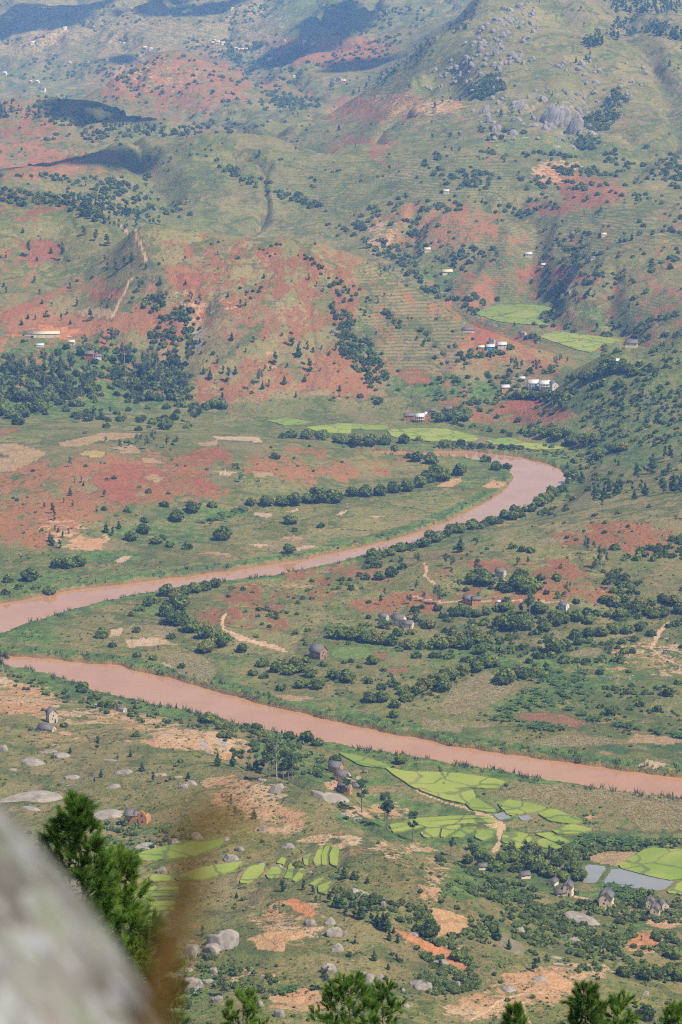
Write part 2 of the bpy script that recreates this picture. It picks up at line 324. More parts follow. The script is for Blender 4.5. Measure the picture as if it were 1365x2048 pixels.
# rice paddies: outline, label
PADDY = [
 (Z(*A2, [(20, 440), (120, 458), (225, 490), (205, 500), (110, 488)]), 'narrow bright rice paddy between the river reeds and the mud village'),
 (Z(*A2, [(210, 500), (300, 518), (455, 520), (425, 560), (330, 583), (255, 535)]), 'wide lime green rice paddy with a yellowing far corner below the river'),
 (Z(*A2, [(465, 520), (670, 552), (638, 578), (545, 577), (435, 560)]), 'pale green rice paddy ending in a point beside the dry reeds'),
 (Z(*A2, [(338, 586), (432, 564), (540, 582), (558, 614), (518, 638), (430, 618)]), 'four cornered lime rice paddy above the dirt road'),
 (Z(*A2, [(524, 640), (562, 618), (630, 660), (632, 672), (545, 662)]), 'small wedge of rice paddy touching the wide part of the dirt road'),
 (Z(*A2, [(650, 640), (700, 628), (828, 655), (800, 668), (690, 685)]), 'rice paddy just behind the small grey pond'),
 (Z(*A2, [(808, 682), (862, 661), (975, 703), (930, 718), (850, 705)]), 'bright rice paddy shaped like a leaf right of the small pond'),
 (Z(*A2, [(858, 744), (935, 722), (1013, 742), (960, 755), (885, 757)]), 'deep green flat paddy under the leaf shaped one'),
 (Z(*A2, [(668, 755), (718, 750), (760, 762), (740, 780), (690, 795), (664, 785)]), 'terraced paddy against the right edge of the dirt road'),
 (Z(*A2, [(672, 800), (745, 784), (768, 768), (800, 775), (770, 800), (705, 818)]), 'curved terraced paddy stepping down right of the road'),
 (Z(*A2, [(795, 760), (855, 755), (938, 795), (900, 805), (830, 775)]), 'upper long paddy of the terraces under the banana belt'),
 (Z(*A2, [(810, 783), (830, 779), (898, 808), (868, 815), (790, 806)]), 'lower rounded paddy of the terraces right of the road'),
 (Z(*A2, [(1112, 885), (1235, 815), (1400, 828), (1420, 925), (1300, 935)]), 'largest bright green rice paddy at the right edge beside the blue pond'),
 (Z(*A2, [(1300, 985), (1365, 940), (1430, 940), (1430, 1000)]), 'corner of a rice paddy cut by the right edge below the blue pond'),
 (Z(*A2, [(230, 722), (330, 700), (480, 690), (600, 690), (612, 700), (480, 702), (340, 714), (240, 735)]), 'long thin terrace of rice under the bare dry slope, uppermost'),
 (Z(*A2, [(240, 740), (340, 718), (480, 706), (618, 705), (630, 716), (490, 720), (350, 730), (250, 750)]), 'second long thin rice terrace below the bare dry slope'),
 (Z(*A2, [(345, 752), (380, 728), (420, 730), (410, 768), (365, 770)]), 'rice terrace behind the lone dark tree left of the road'),
 (Z(*A2, [(426, 768), (434, 730), (500, 726), (470, 748), (440, 768)]), 'rice terrace split by curved bunds in the middle of the stepped field'),
 (Z(*A2, [(470, 768), (512, 738), (560, 732), (545, 752), (500, 770)]), 'rice terrace with a crescent edge near the dirt road'),
 (Z(*A2, [(555, 768), (572, 745), (640, 738), (636, 760), (590, 782)]), 'last rice terrace before the dirt road bends down'),
 # near hillside
 (Z(*A1, [(545, 832), (700, 797), (878, 776), (860, 802), (740, 845), (560, 862)]), 'big tongue shaped rice paddy below the ruined brick house'),
 (Z(*A1, [(690, 925), (800, 890), (945, 868), (905, 903), (800, 933), (700, 940)]), 'long rice paddy behind the blurred grass stalk'),
 (Z(*A1, [(585, 922), (685, 915), (680, 938), (590, 942)]), 'small rice paddy right of the pine, under the round rock'),
 (Z(*A1, [(560, 968), (690, 962), (690, 975), (560, 980)]), 'upper thin rice strip right of the foreground pine'),
 (Z(*A1, [(555, 990), (690, 984), (690, 996), (550, 1004)]), 'second thin rice strip right of the foreground pine'),
 (Z(*B5, [(0, 378), (118, 372), (116, 388), (0, 394)]), 'third thin rice strip right of the foreground pine'),
 (Z(*B5, [(0, 402), (112, 396), (108, 410), (0, 416)]), 'fourth thin rice strip right of the foreground pine'),
 (Z(*B5, [(0, 428), (100, 422), (60, 440), (0, 446)]), 'lowest short rice strip beside the foreground pine'),
 (Z(*B5, [(410, 285), (450, 222), (520, 206), (513, 246), (452, 288)]), 'first stepped paddy of the curved row, widest and lowest'),
 (Z(*B5, [(530, 250), (560, 221), (605, 216), (598, 262), (545, 266)]), 'second stepped paddy of the curved row, under two small rocks'),
 (Z(*B5, [(615, 265), (638, 208), (660, 206), (642, 268)]), 'third stepped paddy of the curved row, left of the dark bush'),
 (Z(*B5, [(650, 275), (680, 226), (704, 232), (690, 262), (666, 280)]), 'fourth stepped paddy of the curved row, right below the dark bush'),
 (Z(*B5, [(700, 172), (738, 152), (734, 205), (706, 206)]), 'stepped paddy right of the dark bush in the curved row'),
 (Z(*B5, [(745, 188), (768, 132), (784, 128), (774, 206), (756, 208)]), 'thin upright paddy in the upper half of the curved row'),
 (Z(*B5, [(782, 162), (800, 117), (820, 112), (802, 165), (806, 208), (787, 205)]), 'wavy upright paddy second from the end of the curved row'),
 (Z(*B5, [(822, 162), (836, 127), (860, 127), (850, 212), (824, 200)]), 'last paddy at the top of the curved row'),
 (Z(*B5, [(580, 195), (600, 176), (620, 181), (608, 203)]), 'tiny paddy above the curved row between two boulders'),
 (Z(*B5, [(768, 306), (800, 291), (824, 287), (800, 338), (772, 330)]), 'lime paddy just above the line of young pines'),
 (Z(*B5, [(728, 292), (768, 272), (790, 267), (752, 300)]), 'small slanting paddy above the line of young pines'),
 # far side of the river
 (Z(*A4, [(0, 802), (60, 796), (210, 805), (215, 818), (60, 815), (0, 812)]), 'thin lime paddy strip at the foot of the dome hill'),
 (Z(*A4, [(218, 820), (430, 815), (565, 846), (545, 862), (360, 860), (240, 845)]), 'widest lime paddy beyond the far river bend'),
 (Z(*A4, [(600, 862), (690, 853), (758, 869), (735, 880), (640, 876)]), 'paddy behind the row of round trees at the far bend'),
 (Z(*A4, [(738, 882), (762, 871), (905, 886), (880, 893), (755, 893)]), 'rightmost lime paddy just above the far river bend'),
 (Z(*A3, [(1040, 785), (1130, 776), (1222, 790), (1120, 800)]), 'light green paddy by the maize at the dome hill foot'),
 (Z(*A3, [(1198, 812), (1280, 802), (1365, 797), (1365, 832), (1250, 826)]), 'yellow green paddy above the long dark tree row'),
 (Z(*A4, [(560, 362), (640, 337), (755, 333), (740, 350), (640, 372), (590, 376)]), 'upper left paddy of the terraced side valley'),
 (Z(*A4, [(765, 333), (860, 346), (800, 370), (790, 385), (660, 376), (745, 352)]), 'upper right paddy of the terraced side valley'),
 (Z(*A4, [(592, 380), (660, 380), (795, 390), (845, 410), (760, 405), (660, 397)]), 'lower paddy of the terraced side valley by the thicket'),
 (Z(*A4, [(810, 456), (870, 437), (960, 450), (955, 470), (880, 478)]), 'left lime paddy at the mouth of the side valley'),
 (Z(*A4, [(885, 482), (958, 473), (1060, 482), (1010, 514), (960, 505)]), 'front lime paddy at the mouth of the side valley'),
 (Z(*A4, [(965, 468), (968, 450), (1060, 458), (1138, 470), (1070, 480)]), 'back right lime paddy at the mouth of the side valley'),
]
POND = [
 (Z(*A2, [(630, 682), (664, 673), (697, 690), (655, 700)]), 'small grey pond between paddies beside the dirt road'),
 (Z(*A2, [(1060, 946), (1100, 890), (1330, 940), (1282, 975), (1140, 962)]), 'large blue grey flooded paddy with sparse seedlings'),
 (Z(*A2, [(975, 942), (992, 877), (1068, 886), (1022, 946)]), 'narrow grey flooded paddy behind the tall gabled house'),
 (Z(*A2, [(730, 690), (765, 685), (778, 694), (745, 702)]), 'tiny grey puddle pond between two green paddies'),
]
# fields and bare plots: outline, tint key, label
FIELD = [
 (Z(160, 1220, 4.55, [(400, 265), (740, 250), (885, 312), (445, 345)]), 'pale', 'largest pale bare field on the inner river bend'),
 (Z(160, 1220, 4.55, [(275, 180), (400, 160), (365, 240), (270, 245)]), 'pale', 'small pale bare plot beside a big round tree on the river bend'),
 (Z(160, 1220, 4.55, [(720, 470), (905, 515), (880, 540), (770, 510)]), 'pale', 'pale sliver of bare soil beside the nearest tree of the bend'),
 (Z(160, 1220, 4.55, [(410, 175), (480, 125), (860, 135), (880, 190), (790, 245), (560, 250), (500, 250), (470, 215), (380, 220)]), 'maize', 'dry maize field behind the large pale bare field'),
 (Z(160, 1220, 4.55, [(720, 400), (1060, 380), (1190, 470), (1250, 560), (1180, 700), (900, 580)]), 'maize', 'large dry maize field beside the lower river bank'),
 (Z(*A3, [(220, 870), (400, 828), (560, 830), (520, 850), (380, 865), (330, 882), (250, 887)]), 'tan', 'long tan harvested field on the left plateau'),
 (Z(*A3, [(-60, 880), (60, 868), (190, 905), (150, 935), (60, 980), (-60, 985)]), 'tan', 'tan striped field at the left edge of the plateau'),
 (Z(*A3, [(-40, 905), (50, 918), (-30, 938)]), 'dark', 'dark tilled corner at the left edge of the plateau'),
 (Z(*A3, [(-60, 815), (60, 812), (80, 825), (-40, 848)]), 'red', 'red tilled field at the far left plateau edge'),
 (Z(*A3, [(310, 905), (370, 895), (415, 905), (400, 930), (320, 922)]), 'straw', 'yellow straw field in the middle of the left plateau'),
 (Z(*A3, [(420, 885), (520, 875), (560, 905), (480, 915)]), 'tan', 'tan plot around the tall trees on the plateau'),
 (Z(*A3, [(820, 842), (1010, 845), (1030, 868), (850, 855)]), 'pale', 'pale divided strip field below the long dark tree row'),
 (Z(*A3, [(730, 915), (860, 890), (905, 935), (760, 930)]), 'red', 'red tilled field with furrow lines on the plateau'),
 (Z(*A3, [(550, 925), (590, 923), (655, 950), (560, 950)]), 'tan', 'small tan wedge below the tall trees of the plateau'),
 (Z(*A3, [(830, 977), (880, 972), (925, 985), (880, 1003)]), 'pale', 'pale bare patch left of the young twin trees on the plateau'),
 (Z(*A3, [(975, 980), (1060, 980), (1070, 1000), (1000, 1010)]), 'tan', 'tan bare patch right of the young twin trees on the plateau'),
 (Z(*A5, [(750, 220), (780, 205), (870, 245), (810, 255)]), 'red', 'small red tilled wedge above the riverside tree row'),
 (Z(*A5, [(340, 220), (430, 150), (600, 165), (650, 190), (570, 215), (520, 290), (430, 305), (400, 250)]), 'deepred', 'biggest deep red bare slope on the left plateau'),
 (Z(*A5, [(855, 60), (1010, 70), (1050, 120), (960, 135), (880, 92)]), 'olive', 'smooth olive fallow field on the plateau'),
 (Z(*A5, [(765, 70), (850, 57), (848, 80), (785, 85)]), 'tan', 'little tan field beside the olive fallow'),
 (Z(*A5, [(780, 205), (870, 190), (960, 240), (870, 244)]), 'olive', 'olive fallow strip beside the red wedge'),
 (Z(*A5, [(560, 205), (600, 192), (652, 205), (610, 230)]), 'tan', 'tan patch inside the red slope of the plateau'),
 (Z(*A5, [(975, 345), (1060, 340), (1070, 352), (1040, 364)]), 'pale', 'pale bare plot under the large dark trees by the plateau'),
 (Z(*A5, [(440, 532), (480, 512), (520, 512), (480, 538)]), 'pale', 'pale bare plot nearest the left river bank'),
 (Z(*A5, [(765, 500), (830, 492), (915, 503), (900, 515)]), 'tan', 'tan bare sliver in the middle of the river plain'),
 (Z(*A5, [(970, 465), (1010, 460), (1070, 472), (1010, 480)]), 'pale', 'pale bare sliver beside a small bush on the river plain'),
 (Z(*A5, [(1150, 480), (1200, 465), (1250, 475), (1160, 492)]), 'pale', 'pale bare plot right of a round tree by the river'),
 (Z(*A5, [(1080, 440), (1150, 430), (1210, 445), (1140, 455)]), 'tan', 'tan maize stubble below the tree on the river plain'),
 (Z(*A5, [(1110, 340), (1160, 325), (1175, 335), (1120, 346)]), 'pale', 'pale scrape in front of the big dark tree row'),
 (Z(*A6, [(405, 240), (450, 210), (500, 204), (512, 215), (470, 240)]), 'sand', 'orange sand plot in front of the tree near the far bend'),
 (Z(*A6, [(585, 240), (625, 215), (682, 221), (665, 246), (600, 246)]), 'sand', 'sandy bare plot on the tip inside the far bend'),
 (Z(*A6, [(140, 355), (190, 350), (215, 358), (160, 363)]), 'pale', 'pale sliver of soil on the plain above the middle reach'),
 (Z(*A6, [(10, 355), (30, 337), (65, 330), (40, 352)]), 'pale', 'pale crooked scrape on the plain left of the middle reach'),
 (Z(*A1, [(1055, 212), (1190, 215), (1250, 230), (1130, 242)]), 'tan', 'tan stubble strip beside the lower bank reeds'),
 (Z(*A2, [(1150, 400), (1180, 365), (1250, 370), (1400, 388), (1360, 400), (1290, 412)]), 'tan', 'brown tilled field at the right edge by bananas'),
 (Z(*A2, [(1185, 490), (1230, 465), (1320, 485), (1260, 502)]), 'pale', 'pale bare field at the lower bank on the right'),
 (Z(*A2, [(215, 110), (290, 105), (300, 125), (230, 131)]), 'brown', 'brown tilled plot among the orchard trees'),
 (Z(*A2, [(145, 45), (220, 50), (200, 75), (162, 75)]), 'brown', 'brown wedge at the end of the green orchard meadow'),
 (Z(*A6, [(0, 870), (30, 862), (140, 862), (150, 885), (180, 905), (60, 917), (-5, 905)]), 'meadow', 'smooth green meadow under the row of mango trees'),
 (Z(*A2, [(700, 292), (760, 281), (900, 285), (1000, 325), (960, 345), (850, 335), (770, 317)]), 'brown', 'brownish fallow plot enclosed by banana belts'),
 (Z(*A2, [(1015, 420), (1060, 405), (1165, 430), (1130, 447)]), 'veg', 'dark green vegetable plot with neat rows'),
 (Z(*A2, [(1190, 405), (1240, 402), (1300, 412), (1250, 425)]), 'veg', 'small dark green vegetable strip at the brown field'),
 (Z(*A2, [(1280, 420), (1330, 410), (1400, 418), (1330, 435)]), 'veg', 'green vegetable wedge at the right edge'),
 (Z(*A2, [(750, 402), (900, 365), (1060, 375), (1150, 405), (1020, 411), (880, 420)]), 'maize', 'dry maize field between bananas and the lower bank'),
 (Z(*A2, [(405, 272), (470, 180), (600, 118), (715, 170), (680, 225), (600, 262), (480, 292)]), 'maize', 'wide dry maize field in the middle of the orchards'),
 (Z(*A2, [(350, 302), (520, 330), (500, 362), (350, 352)]), 'maize', 'dry maize plot just above the lower bank bushes'),
 (Z(*A2, [(590, 600), (850, 560), (1290, 600), (1450, 640), (1450, 740), (1210, 742), (1100, 655), (900, 640)]), 'maize', 'broad dry maize belt below the river on the right'),
 (Z(*A2, [(982, 850), (1080, 820), (1195, 828), (1110, 883), (1020, 868)]), 'tan', 'dry brown paddy plot beside the largest green paddy'),
 (Z(*A2, [(975, 690), (1010, 680), (1040, 692), (1000, 700)]), 'sand', 'little sandy patch beside the leaf shaped paddy'),
 (Z(*A2, [(265, 540), (300, 535), (355, 555), (325, 565)]), 'grey', 'grey mud plot at the edge of the wide lime paddy'),
 (Z(*A6, [(905, 900), (940, 880), (1040, 870), (1050, 890), (960, 910)]), 'maize', 'dry maize plot beside the big dark orchard tree'),
 (Z(*A6, [(780, 452), (860, 435), (920, 450), (860, 476)]), 'maize', 'dry maize plot high on the knoll'),
 (Z(*A6, [(215, 945), (300, 950), (250, 970), (210, 966)]), 'brown', 'small brown plot left of the orchard maize'),
 (Z(*A4, [(255, 590), (330, 570), (400, 625), (290, 645)]), 'red', 'red tilled field at the right foot of the dome hill'),
 (Z(0, 630, 5.69, [(40, 240), (110, 200), (290, 213), (300, 240), (270, 262), (60, 255)]), 'orange', 'orange earth cut left of the long school building'),
 (Z(0, 630, 5.69, [(290, 190), (450, 112), (700, 120), (1000, 170), (900, 235), (700, 290), (660, 265), (660, 200), (370, 193)]), 'orange', 'bare orange yard behind the long school building'),
 (Z(*A3, [(275, 355), (380, 335), (450, 350), (430, 388), (330, 380)]), 'tan', 'tan field with trees above the school yard'),
 (Z(*A3, [(680, 240), (720, 205), (800, 225), (790, 255), (700, 265)]), 'red', 'red field under a lone tree on the dome hill'),
 (Z(*A3, [(-30, 385), (150, 300), (270, 250), (292, 268), (180, 322), (-30, 412)]), 'red', 'long red earth band slanting down the left hill'),
 (Z(*A3, [(350, 300), (430, 265), (500, 280), (470, 315), (370, 310)]), 'red', 'red plot left of the path on the dome shoulder'),
 (Z(*A3, [(60, 110), (130, 80), (240, 95), (230, 170), (130, 160)]), 'red', 'broad red field high on the left hill'),
 (Z(*A3, [(40, 120), (70, 105), (105, 125), (52, 133)]), 'meadow', 'small light green plot on the red left hill'),
 (Z(*B4, [(205, 490), (260, 490), (405, 540), (400, 600), (255, 622), (230, 550)]), 'sand', 'orange sandy plot with sparse seedlings above the gully thicket'),
 (Z(*B4, [(45, 585), (100, 598), (320, 688), (345, 735), (400, 760), (402, 810), (330, 760), (200, 690), (130, 650)]), 'orange', 'slanting orange earth strip with boulders at its foot'),
 (Z(*B4, [(680, 850), (770, 773), (850, 818), (960, 860), (900, 892), (740, 852)]), 'sand', 'pale sandy cultivated plot near the bottom right'),
 (Z(*B4, [(1110, 650), (1190, 600), (1270, 660), (1200, 682)]), 'orange', 'orange bare earth below the gabled houses'),
 (Z(*B4, [(500, 640), (550, 600), (655, 670), (640, 712), (560, 690)]), 'grey', 'grey brown stony patch with two small pines'),
 (Z(*B5, [(430, 545), (560, 500), (700, 500), (705, 540), (620, 552), (612, 600), (490, 590), (470, 552)]), 'sand', 'orange cultivated plot beside the great boulder'),
 (Z(*B5, [(612, 372), (650, 352), (720, 385), (760, 420), (740, 446), (670, 420)]), 'orange', 'orange earth scar above the leaning boulders'),
 (Z(*B5, [(590, 812), (720, 797), (700, 840), (640, 852)]), 'sand', 'pale sand patch behind the foreground pine tops'),
 (Z(*A4, [(520, 405), (560, 395), (660, 440), (640, 480), (560, 480), (530, 440)]), 'red', 'red bare slope around the village on the spur'),
 (Z(*A4, [(705, 700), (800, 695), (830, 725), (690, 750), (640, 770), (610, 740)]), 'red', 'red bare slope below the white veranda houses'),
]
# footpaths and the dirt road: centre line, width in metres
PATHS = [
 (Z(*A2, [(330, 590), (430, 630), (540, 660), (575, 675), (610, 700), (645, 732), (655, 750), (660, 785), (630, 825)]), [2.2, 2.4, 3.6, 5.0, 7.5, 6.5, 3.2, 2.6, 2.4]),
 (Z(*A3, [(440, 0), (500, 45), (535, 70), (560, 120), (572, 155)]), 3.2),
 (Z(*A3, [(532, 215), (505, 235), (490, 280), (460, 330), (440, 385)]), 3.2),
 (Z(*A6, [(355, 535), (370, 560), (360, 590), (400, 618)]), 2.2),
 (Z(*A6, [(1310, 770), (1280, 800), (1245, 870), (1290, 910), (1400, 955)]), 2.6),
 (Z(*B4, [(400, 1005), (520, 922), (640, 882), (780, 880), (900, 885)]), 1.3),
 (Z(*B4, [(640, 920), (655, 980), (680, 1030)]), 1.1),
 (Z(*A5, [(870, 790), (868, 760), (880, 735)]), 2.0),
 (Z(*A5, [(870, 795), (960, 838), (1050, 858), (1115, 885)]), [3, 8, 8, 3]),
 (Z(*A6, [(300, 665), (420, 690), (520, 690), (700, 685), (860, 690), (960, 700)]), 3.0),
]

# ------------------------------------------------------------------ level the paddies into the slope
PAD3D = []
for kind, lst in (('paddy', PADDY), ('pond', POND)):
    cen = np.array([np.mean(p, 0) for p, _ in lst])
    hx, hy, hz, _ = hit(cen[:, 0], cen[:, 1])
    for (poly, lab), zc in zip(lst, hz):
        z = float(zc) if zc > 5.5 else float(np.clip(zc, 2.0, 3.4))
        for key in ('terraced side valley', 'mouth of the side valley'):
            if key in lab: z = float(np.mean([h_ for (q_, l_), h_ in zip(lst, hz) if key in l_])); print('valley z', z)
        cx0, cy0 = np.mean(poly, 0); poly = [(cx0 + (a_ - cx0) * 1.035 + (1.2 if a_ > cx0 else -1.2), cy0 + (b_ - cy0) * 1.05 + (.9 if b_ > cy0 else -.9)) for a_, b_ in poly]
        pts = chaikin(poly, 1); q = []
        for a_, b_ in zip(pts, pts[1:] + pts[:1]):
            n_ = max(1, int(math.hypot(a_[0] - b_[0], a_[1] - b_[1]) / 7))
            q += [(a_[0] + (b_[0] - a_[0]) * i_ / n_, a_[1] + (b_[1] - a_[1]) * i_ / n_) for i_ in range(n_)]
        qa = np.array(q); pts = list(zip(qa[:, 0] + 1.6 * fbm(qa[:, 0] / 11, qa[:, 1] / 11, 2, 31), qa[:, 1] + .9 * fbm(qa[:, 0] / 11 + 5, qa[:, 1] / 11, 2, 32)))
        xs, ys, _ = at_z([p[0] for p in pts], [p[1] for p in pts], z)
        PAD3D.append((kind, list(zip(xs.tolist(), ys.tolist())), z, lab))
for kind, pw, z, lab in PAD3D:
    a = np.array(pw); m = 32.0 if a[:, 1].mean() > 2150 else 14.0
    sel = (GX > a[:, 0].min() - m) & (GX < a[:, 0].max() + m) & (GY > a[:, 1].min() - m) & (GY < a[:, 1].max() + m)
    X, Y = GX[sel], GY[sel]
    d = edge_dist(pw, X, Y); d = np.where(inside(pw, X, Y), -d, d)
    g = GZ[sel]
    g = np.where(d < 1.2, z - 0.3, g)
    sc_ = 1 + max(0, (a[:, 1].mean() - 1300) / 250)
    w = (d >= 1.2) & (d < 5.0 * sc_)
    f = sstep(1.2, 5.0 * sc_, d)
    g = np.where(w, (z - 0.1) * (1 - f) + g * f, g)
    GZ[sel] = g

PXG, PYG, DEPG = project(GX, GY, GZ)

# ------------------------------------------------------------------ land cover: soft masks on the ground
RED = [(530, 580, 230, 110, .50), (600, 530, 70, 22, .55), (420, 505, 60, 16, .6), (370, 555, 45, 20, .9), (300, 640, 55, 22, .85), (340, 665, 32, 22, .9), (630, 745, 130, 50, .62), (500, 765, 120, 36, .6), (700, 770, 55, 26, .85), (690, 585, 30, 70, .7), (640, 540, 60, 18, .55),
 (930, 620, 50, 28, .6), (990, 690, 80, 24, .75), (1060, 725, 70, 28, .6), (1000, 820, 110, 24, .62), (1080, 825, 60, 20, .7), (930, 812, 40, 16, .75), (130, 650, 120, 24, .9), (40, 622, 80, 18, .6), (60, 500, 60, 30, .5), (30, 560, 60, 50, .4), (210, 575, 60, 18, .45),
 (250, 960, 170, 50, .7), (60, 955, 90, 30, .62), (600, 925, 130, 36, .5), (420, 912, 60, 20, .6), (90, 1040, 110, 46, .72), (170, 1010, 80, 40, .6), (720, 935, 90, 26, .5), (20, 1030, 60, 30, .7),
 (480, 1230, 90, 40, .55), (560, 1185, 110, 24, .5), (680, 1150, 110, 22, .55), (820, 1205, 60, 20, .66), (770, 1215, 50, 16, .66), (1010, 1190, 110, 20, .66), (1100, 1150, 90, 36, .55), (1240, 1075, 110, 24, .66), (1300, 1090, 60, 20, .75), (980, 1130, 46, 12, .85), (1170, 1170, 60, 30, .5), (700, 1120, 60, 14, .5), (900, 1130, 60, 30, .45),
 (350, 165, 150, 55, .62), (90, 325, 100, 34, .6), (40, 260, 80, 60, .55), (650, 100, 120, 28, .8), (760, 215, 90, 28, .6), (720, 300, 60, 30, .6), (900, 445, 140, 36, .58), (840, 470, 80, 30, .5), (1180, 382, 60, 26, .85), (1090, 418, 60, 12, .8), (950, 585, 46, 34, .66), (1110, 555, 100, 16, .62), (270, 308, 50, 16, .6), (440, 270, 40, 14, .6), (760, 470, 60, 40, .45), (560, 170, 60, 16, .5), (1010, 460, 90, 30, .4), (700, 230, 60, 20, .5), (200, 330, 120, 20, .4), (60, 420, 80, 20, .4), (300, 430, 60, 16, .45),
 (550, 1875, 80, 40, .25), (1120, 350, 50, 22, .7)]
SAND = [(1246, 1822, 34, 9, .95), (1335, 1846, 36, 10, .95), (690, 1560, 30, 9, .8), (720, 1556, 16, 6, .8), (1155, 1797, 20, 5, .8), (110, 1452, 26, 6, .7), (800, 1260, 24, 5, .5), (1003, 1160, 20, 4, .5), (380, 1480, 90, 20, .72), (470, 1495, 50, 20, .62), (50, 1400, 70, 30, .66), (20, 1380, 50, 20, .6), (490, 1600, 70, 28, .7), (440, 1565, 50, 16, .55), (550, 1640, 60, 25, .62), (660, 1690, 70, 14, .62), (560, 1840, 80, 40, .55), (860, 1880, 60, 30, .5), (1080, 1970, 120, 34, .7), (960, 2010, 80, 30, .6), (1200, 1950, 60, 20, .5), (1300, 1885, 50, 22, .6), (600, 2000, 60, 22, .66), (480, 1960, 60, 30, .5), (700, 1900, 60, 30, .35), (880, 1760, 30, 40, .55), (800, 1700, 80, 16, .5), (100, 1480, 60, 14, .45), (250, 1500, 60, 20, .4), (130, 1440, 70, 20, .6), (190, 1430, 60, 24, .5), (290, 1450, 60, 24, .55),
 (392, 650, 22, 48, .56), (425, 615, 40, 22, .42), (370, 600, 30, 20, .45), (760, 470, 30, 34, .52), (1095, 345, 34, 24, .6), (1125, 330, 44, 10, .6), (880, 212, 60, 16, .6), (800, 215, 60, 20, .5), (770, 195, 50, 10, .5), (310, 150, 110, 40, .4), (150, 150, 80, 30, .3), (540, 720, 14, 20, .5), (640, 760, 20, 30, .3), (180, 1085, 40, 12, .75), (130, 1060, 60, 20, .5), (1340, 1330, 120, 30, .45), (1300, 1300, 80, 20, .5), (820, 1440, 60, 10, .2), (760, 1625, 70, 18, .62), (560, 1170, 60, 10, .4),
 (40, 60, 140, 60, .46), (250, 60, 140, 70, .42), (480, 60, 140, 60, .42), (120, 100, 100, 30, .35), (480, 30, 80, 20, .3), (650, 60, 60, 20, .3)]
LUSH = [(860, 1640, 190, 60, .62), (760, 1545, 120, 22, .55), (1250, 1740, 140, 40, .55), (360, 1700, 130, 40, .42), (600, 1740, 130, 36, .38), (500, 1090, 420, 60, .30), (900, 1000, 160, 60, .36), (300, 1300, 300, 60, .26), (900, 1400, 500, 90, .40), (1100, 1600, 300, 70, .40), (700, 850, 300, 30, .4), (900, 1280, 500, 60, .30), (500, 1750, 600, 200, .35), (1000, 1900, 400, 120, .37), (1100, 620, 200, 60, .35), (120, 765, 160, 70, .75), (230, 770, 120, 60, .6), (330, 780, 60, 40, .6), (1260, 840, 130, 120, .5), (1150, 900, 80, 40, .5), (1350, 760, 60, 80, .5), (1200, 700, 60, 30, .5), (900, 780, 120, 20, .65), (860, 760, 80, 16, .7), (720, 660, 40, 80, .45), (760, 600, 40, 30, .4), (1000, 630, 120, 40, .5), (1180, 640, 90, 30, .5), (880, 560, 60, 30, .5), (1100, 290, 150, 20, .5), (900, 330, 120, 30, .4), (1000, 370, 100, 30, .35), (650, 390, 70, 70, .4), (480, 350, 80, 30, .4), (620, 330, 60, 60, .35),
 (330, 1070, 120, 20, .62), (200, 1110, 80, 16, .66), (60, 1160, 100, 20, .62), (400, 1030, 100, 14, .62), (560, 1060, 150, 40, .32), (800, 1010, 140, 40, .4), (950, 950, 80, 30, .5), (700, 1080, 100, 12, .5), (380, 1150, 200, 12, .5), (900, 1080, 120, 20, .5),
 (60, 1270, 80, 24, .6), (130, 1235, 90, 14, .55), (310, 1225, 50, 14, .62), (450, 1320, 50, 20, .5), (560, 1400, 120, 18, .45), (800, 1290, 150, 20, .55), (960, 1310, 120, 30, .6), (1150, 1340, 120, 40, .62), (1050, 1400, 140, 30, .5), (1200, 1290, 100, 24, .5), (700, 1300, 80, 20, .5), (800, 1340, 60, 20, .5), (1300, 1370, 80, 30, .5), (1250, 1440, 100, 20, .4), (800, 1450, 200, 14, .45),
 (1000, 1590, 150, 10, .35), (1050, 1690, 100, 14, .6), (1200, 1680, 100, 18, .62), (1300, 1690, 80, 12, .6), (950, 1640, 60, 20, .5), (1090, 1630, 20, 10, .6), (1280, 1790, 60, 20, .6), (1180, 1800, 80, 30, .55), (1000, 1760, 120, 30, .7), (850, 1700, 60, 16, .55),
 (620, 1780, 60, 20, .3), (700, 1800, 80, 30, .4), (900, 1850, 160, 40, .42), (1050, 1870, 130, 40, .45), (800, 1930, 130, 40, .36), (950, 1960, 80, 40, .45), (350, 1660, 80, 20, .5), (250, 1670, 60, 20, .5), (380, 1960, 60, 50, .5), (400, 2020, 60, 20, .5), (540, 1960, 60, 20, .4), (200, 1400, 140, 26, .5), (120, 1370, 90, 16, .6), (330, 1430, 80, 16, .6), (560, 1500, 60, 30, .6), (640, 1540, 40, 30, .55), (1200, 1850, 160, 30, .45), (1300, 1950, 80, 30, .3),
 (100, 60, 200, 60, .3), (430, 40, 150, 50, .35), (630, 30, 110, 60, .55), (60, 150, 90, 20, .4), (520, 110, 70, 20, .5), (560, 200, 40, 14, .6), (1150, 240, 80, 40, .2)]
TERR = [(860, 640, 130, 80, .9), (780, 560, 60, 50, .7), (650, 380, 90, 60, .5), (900, 360, 140, 60, .6), (780, 210, 100, 40, .7), (1000, 480, 160, 60, .5), (1200, 460, 120, 50, .6), (450, 1800, 120, 40, .6), (560, 1840, 90, 50, .5), (1180, 640, 100, 30, .6), (300, 400, 100, 30, .4), (560, 330, 90, 40, .4), (90, 300, 90, 50, .4), (350, 170, 100, 40, .3), (520, 1600, 60, 30, .5), (820, 740, 70, 40, .6), (1000, 600, 80, 40, .6), (1300, 610, 60, 20, .6)]
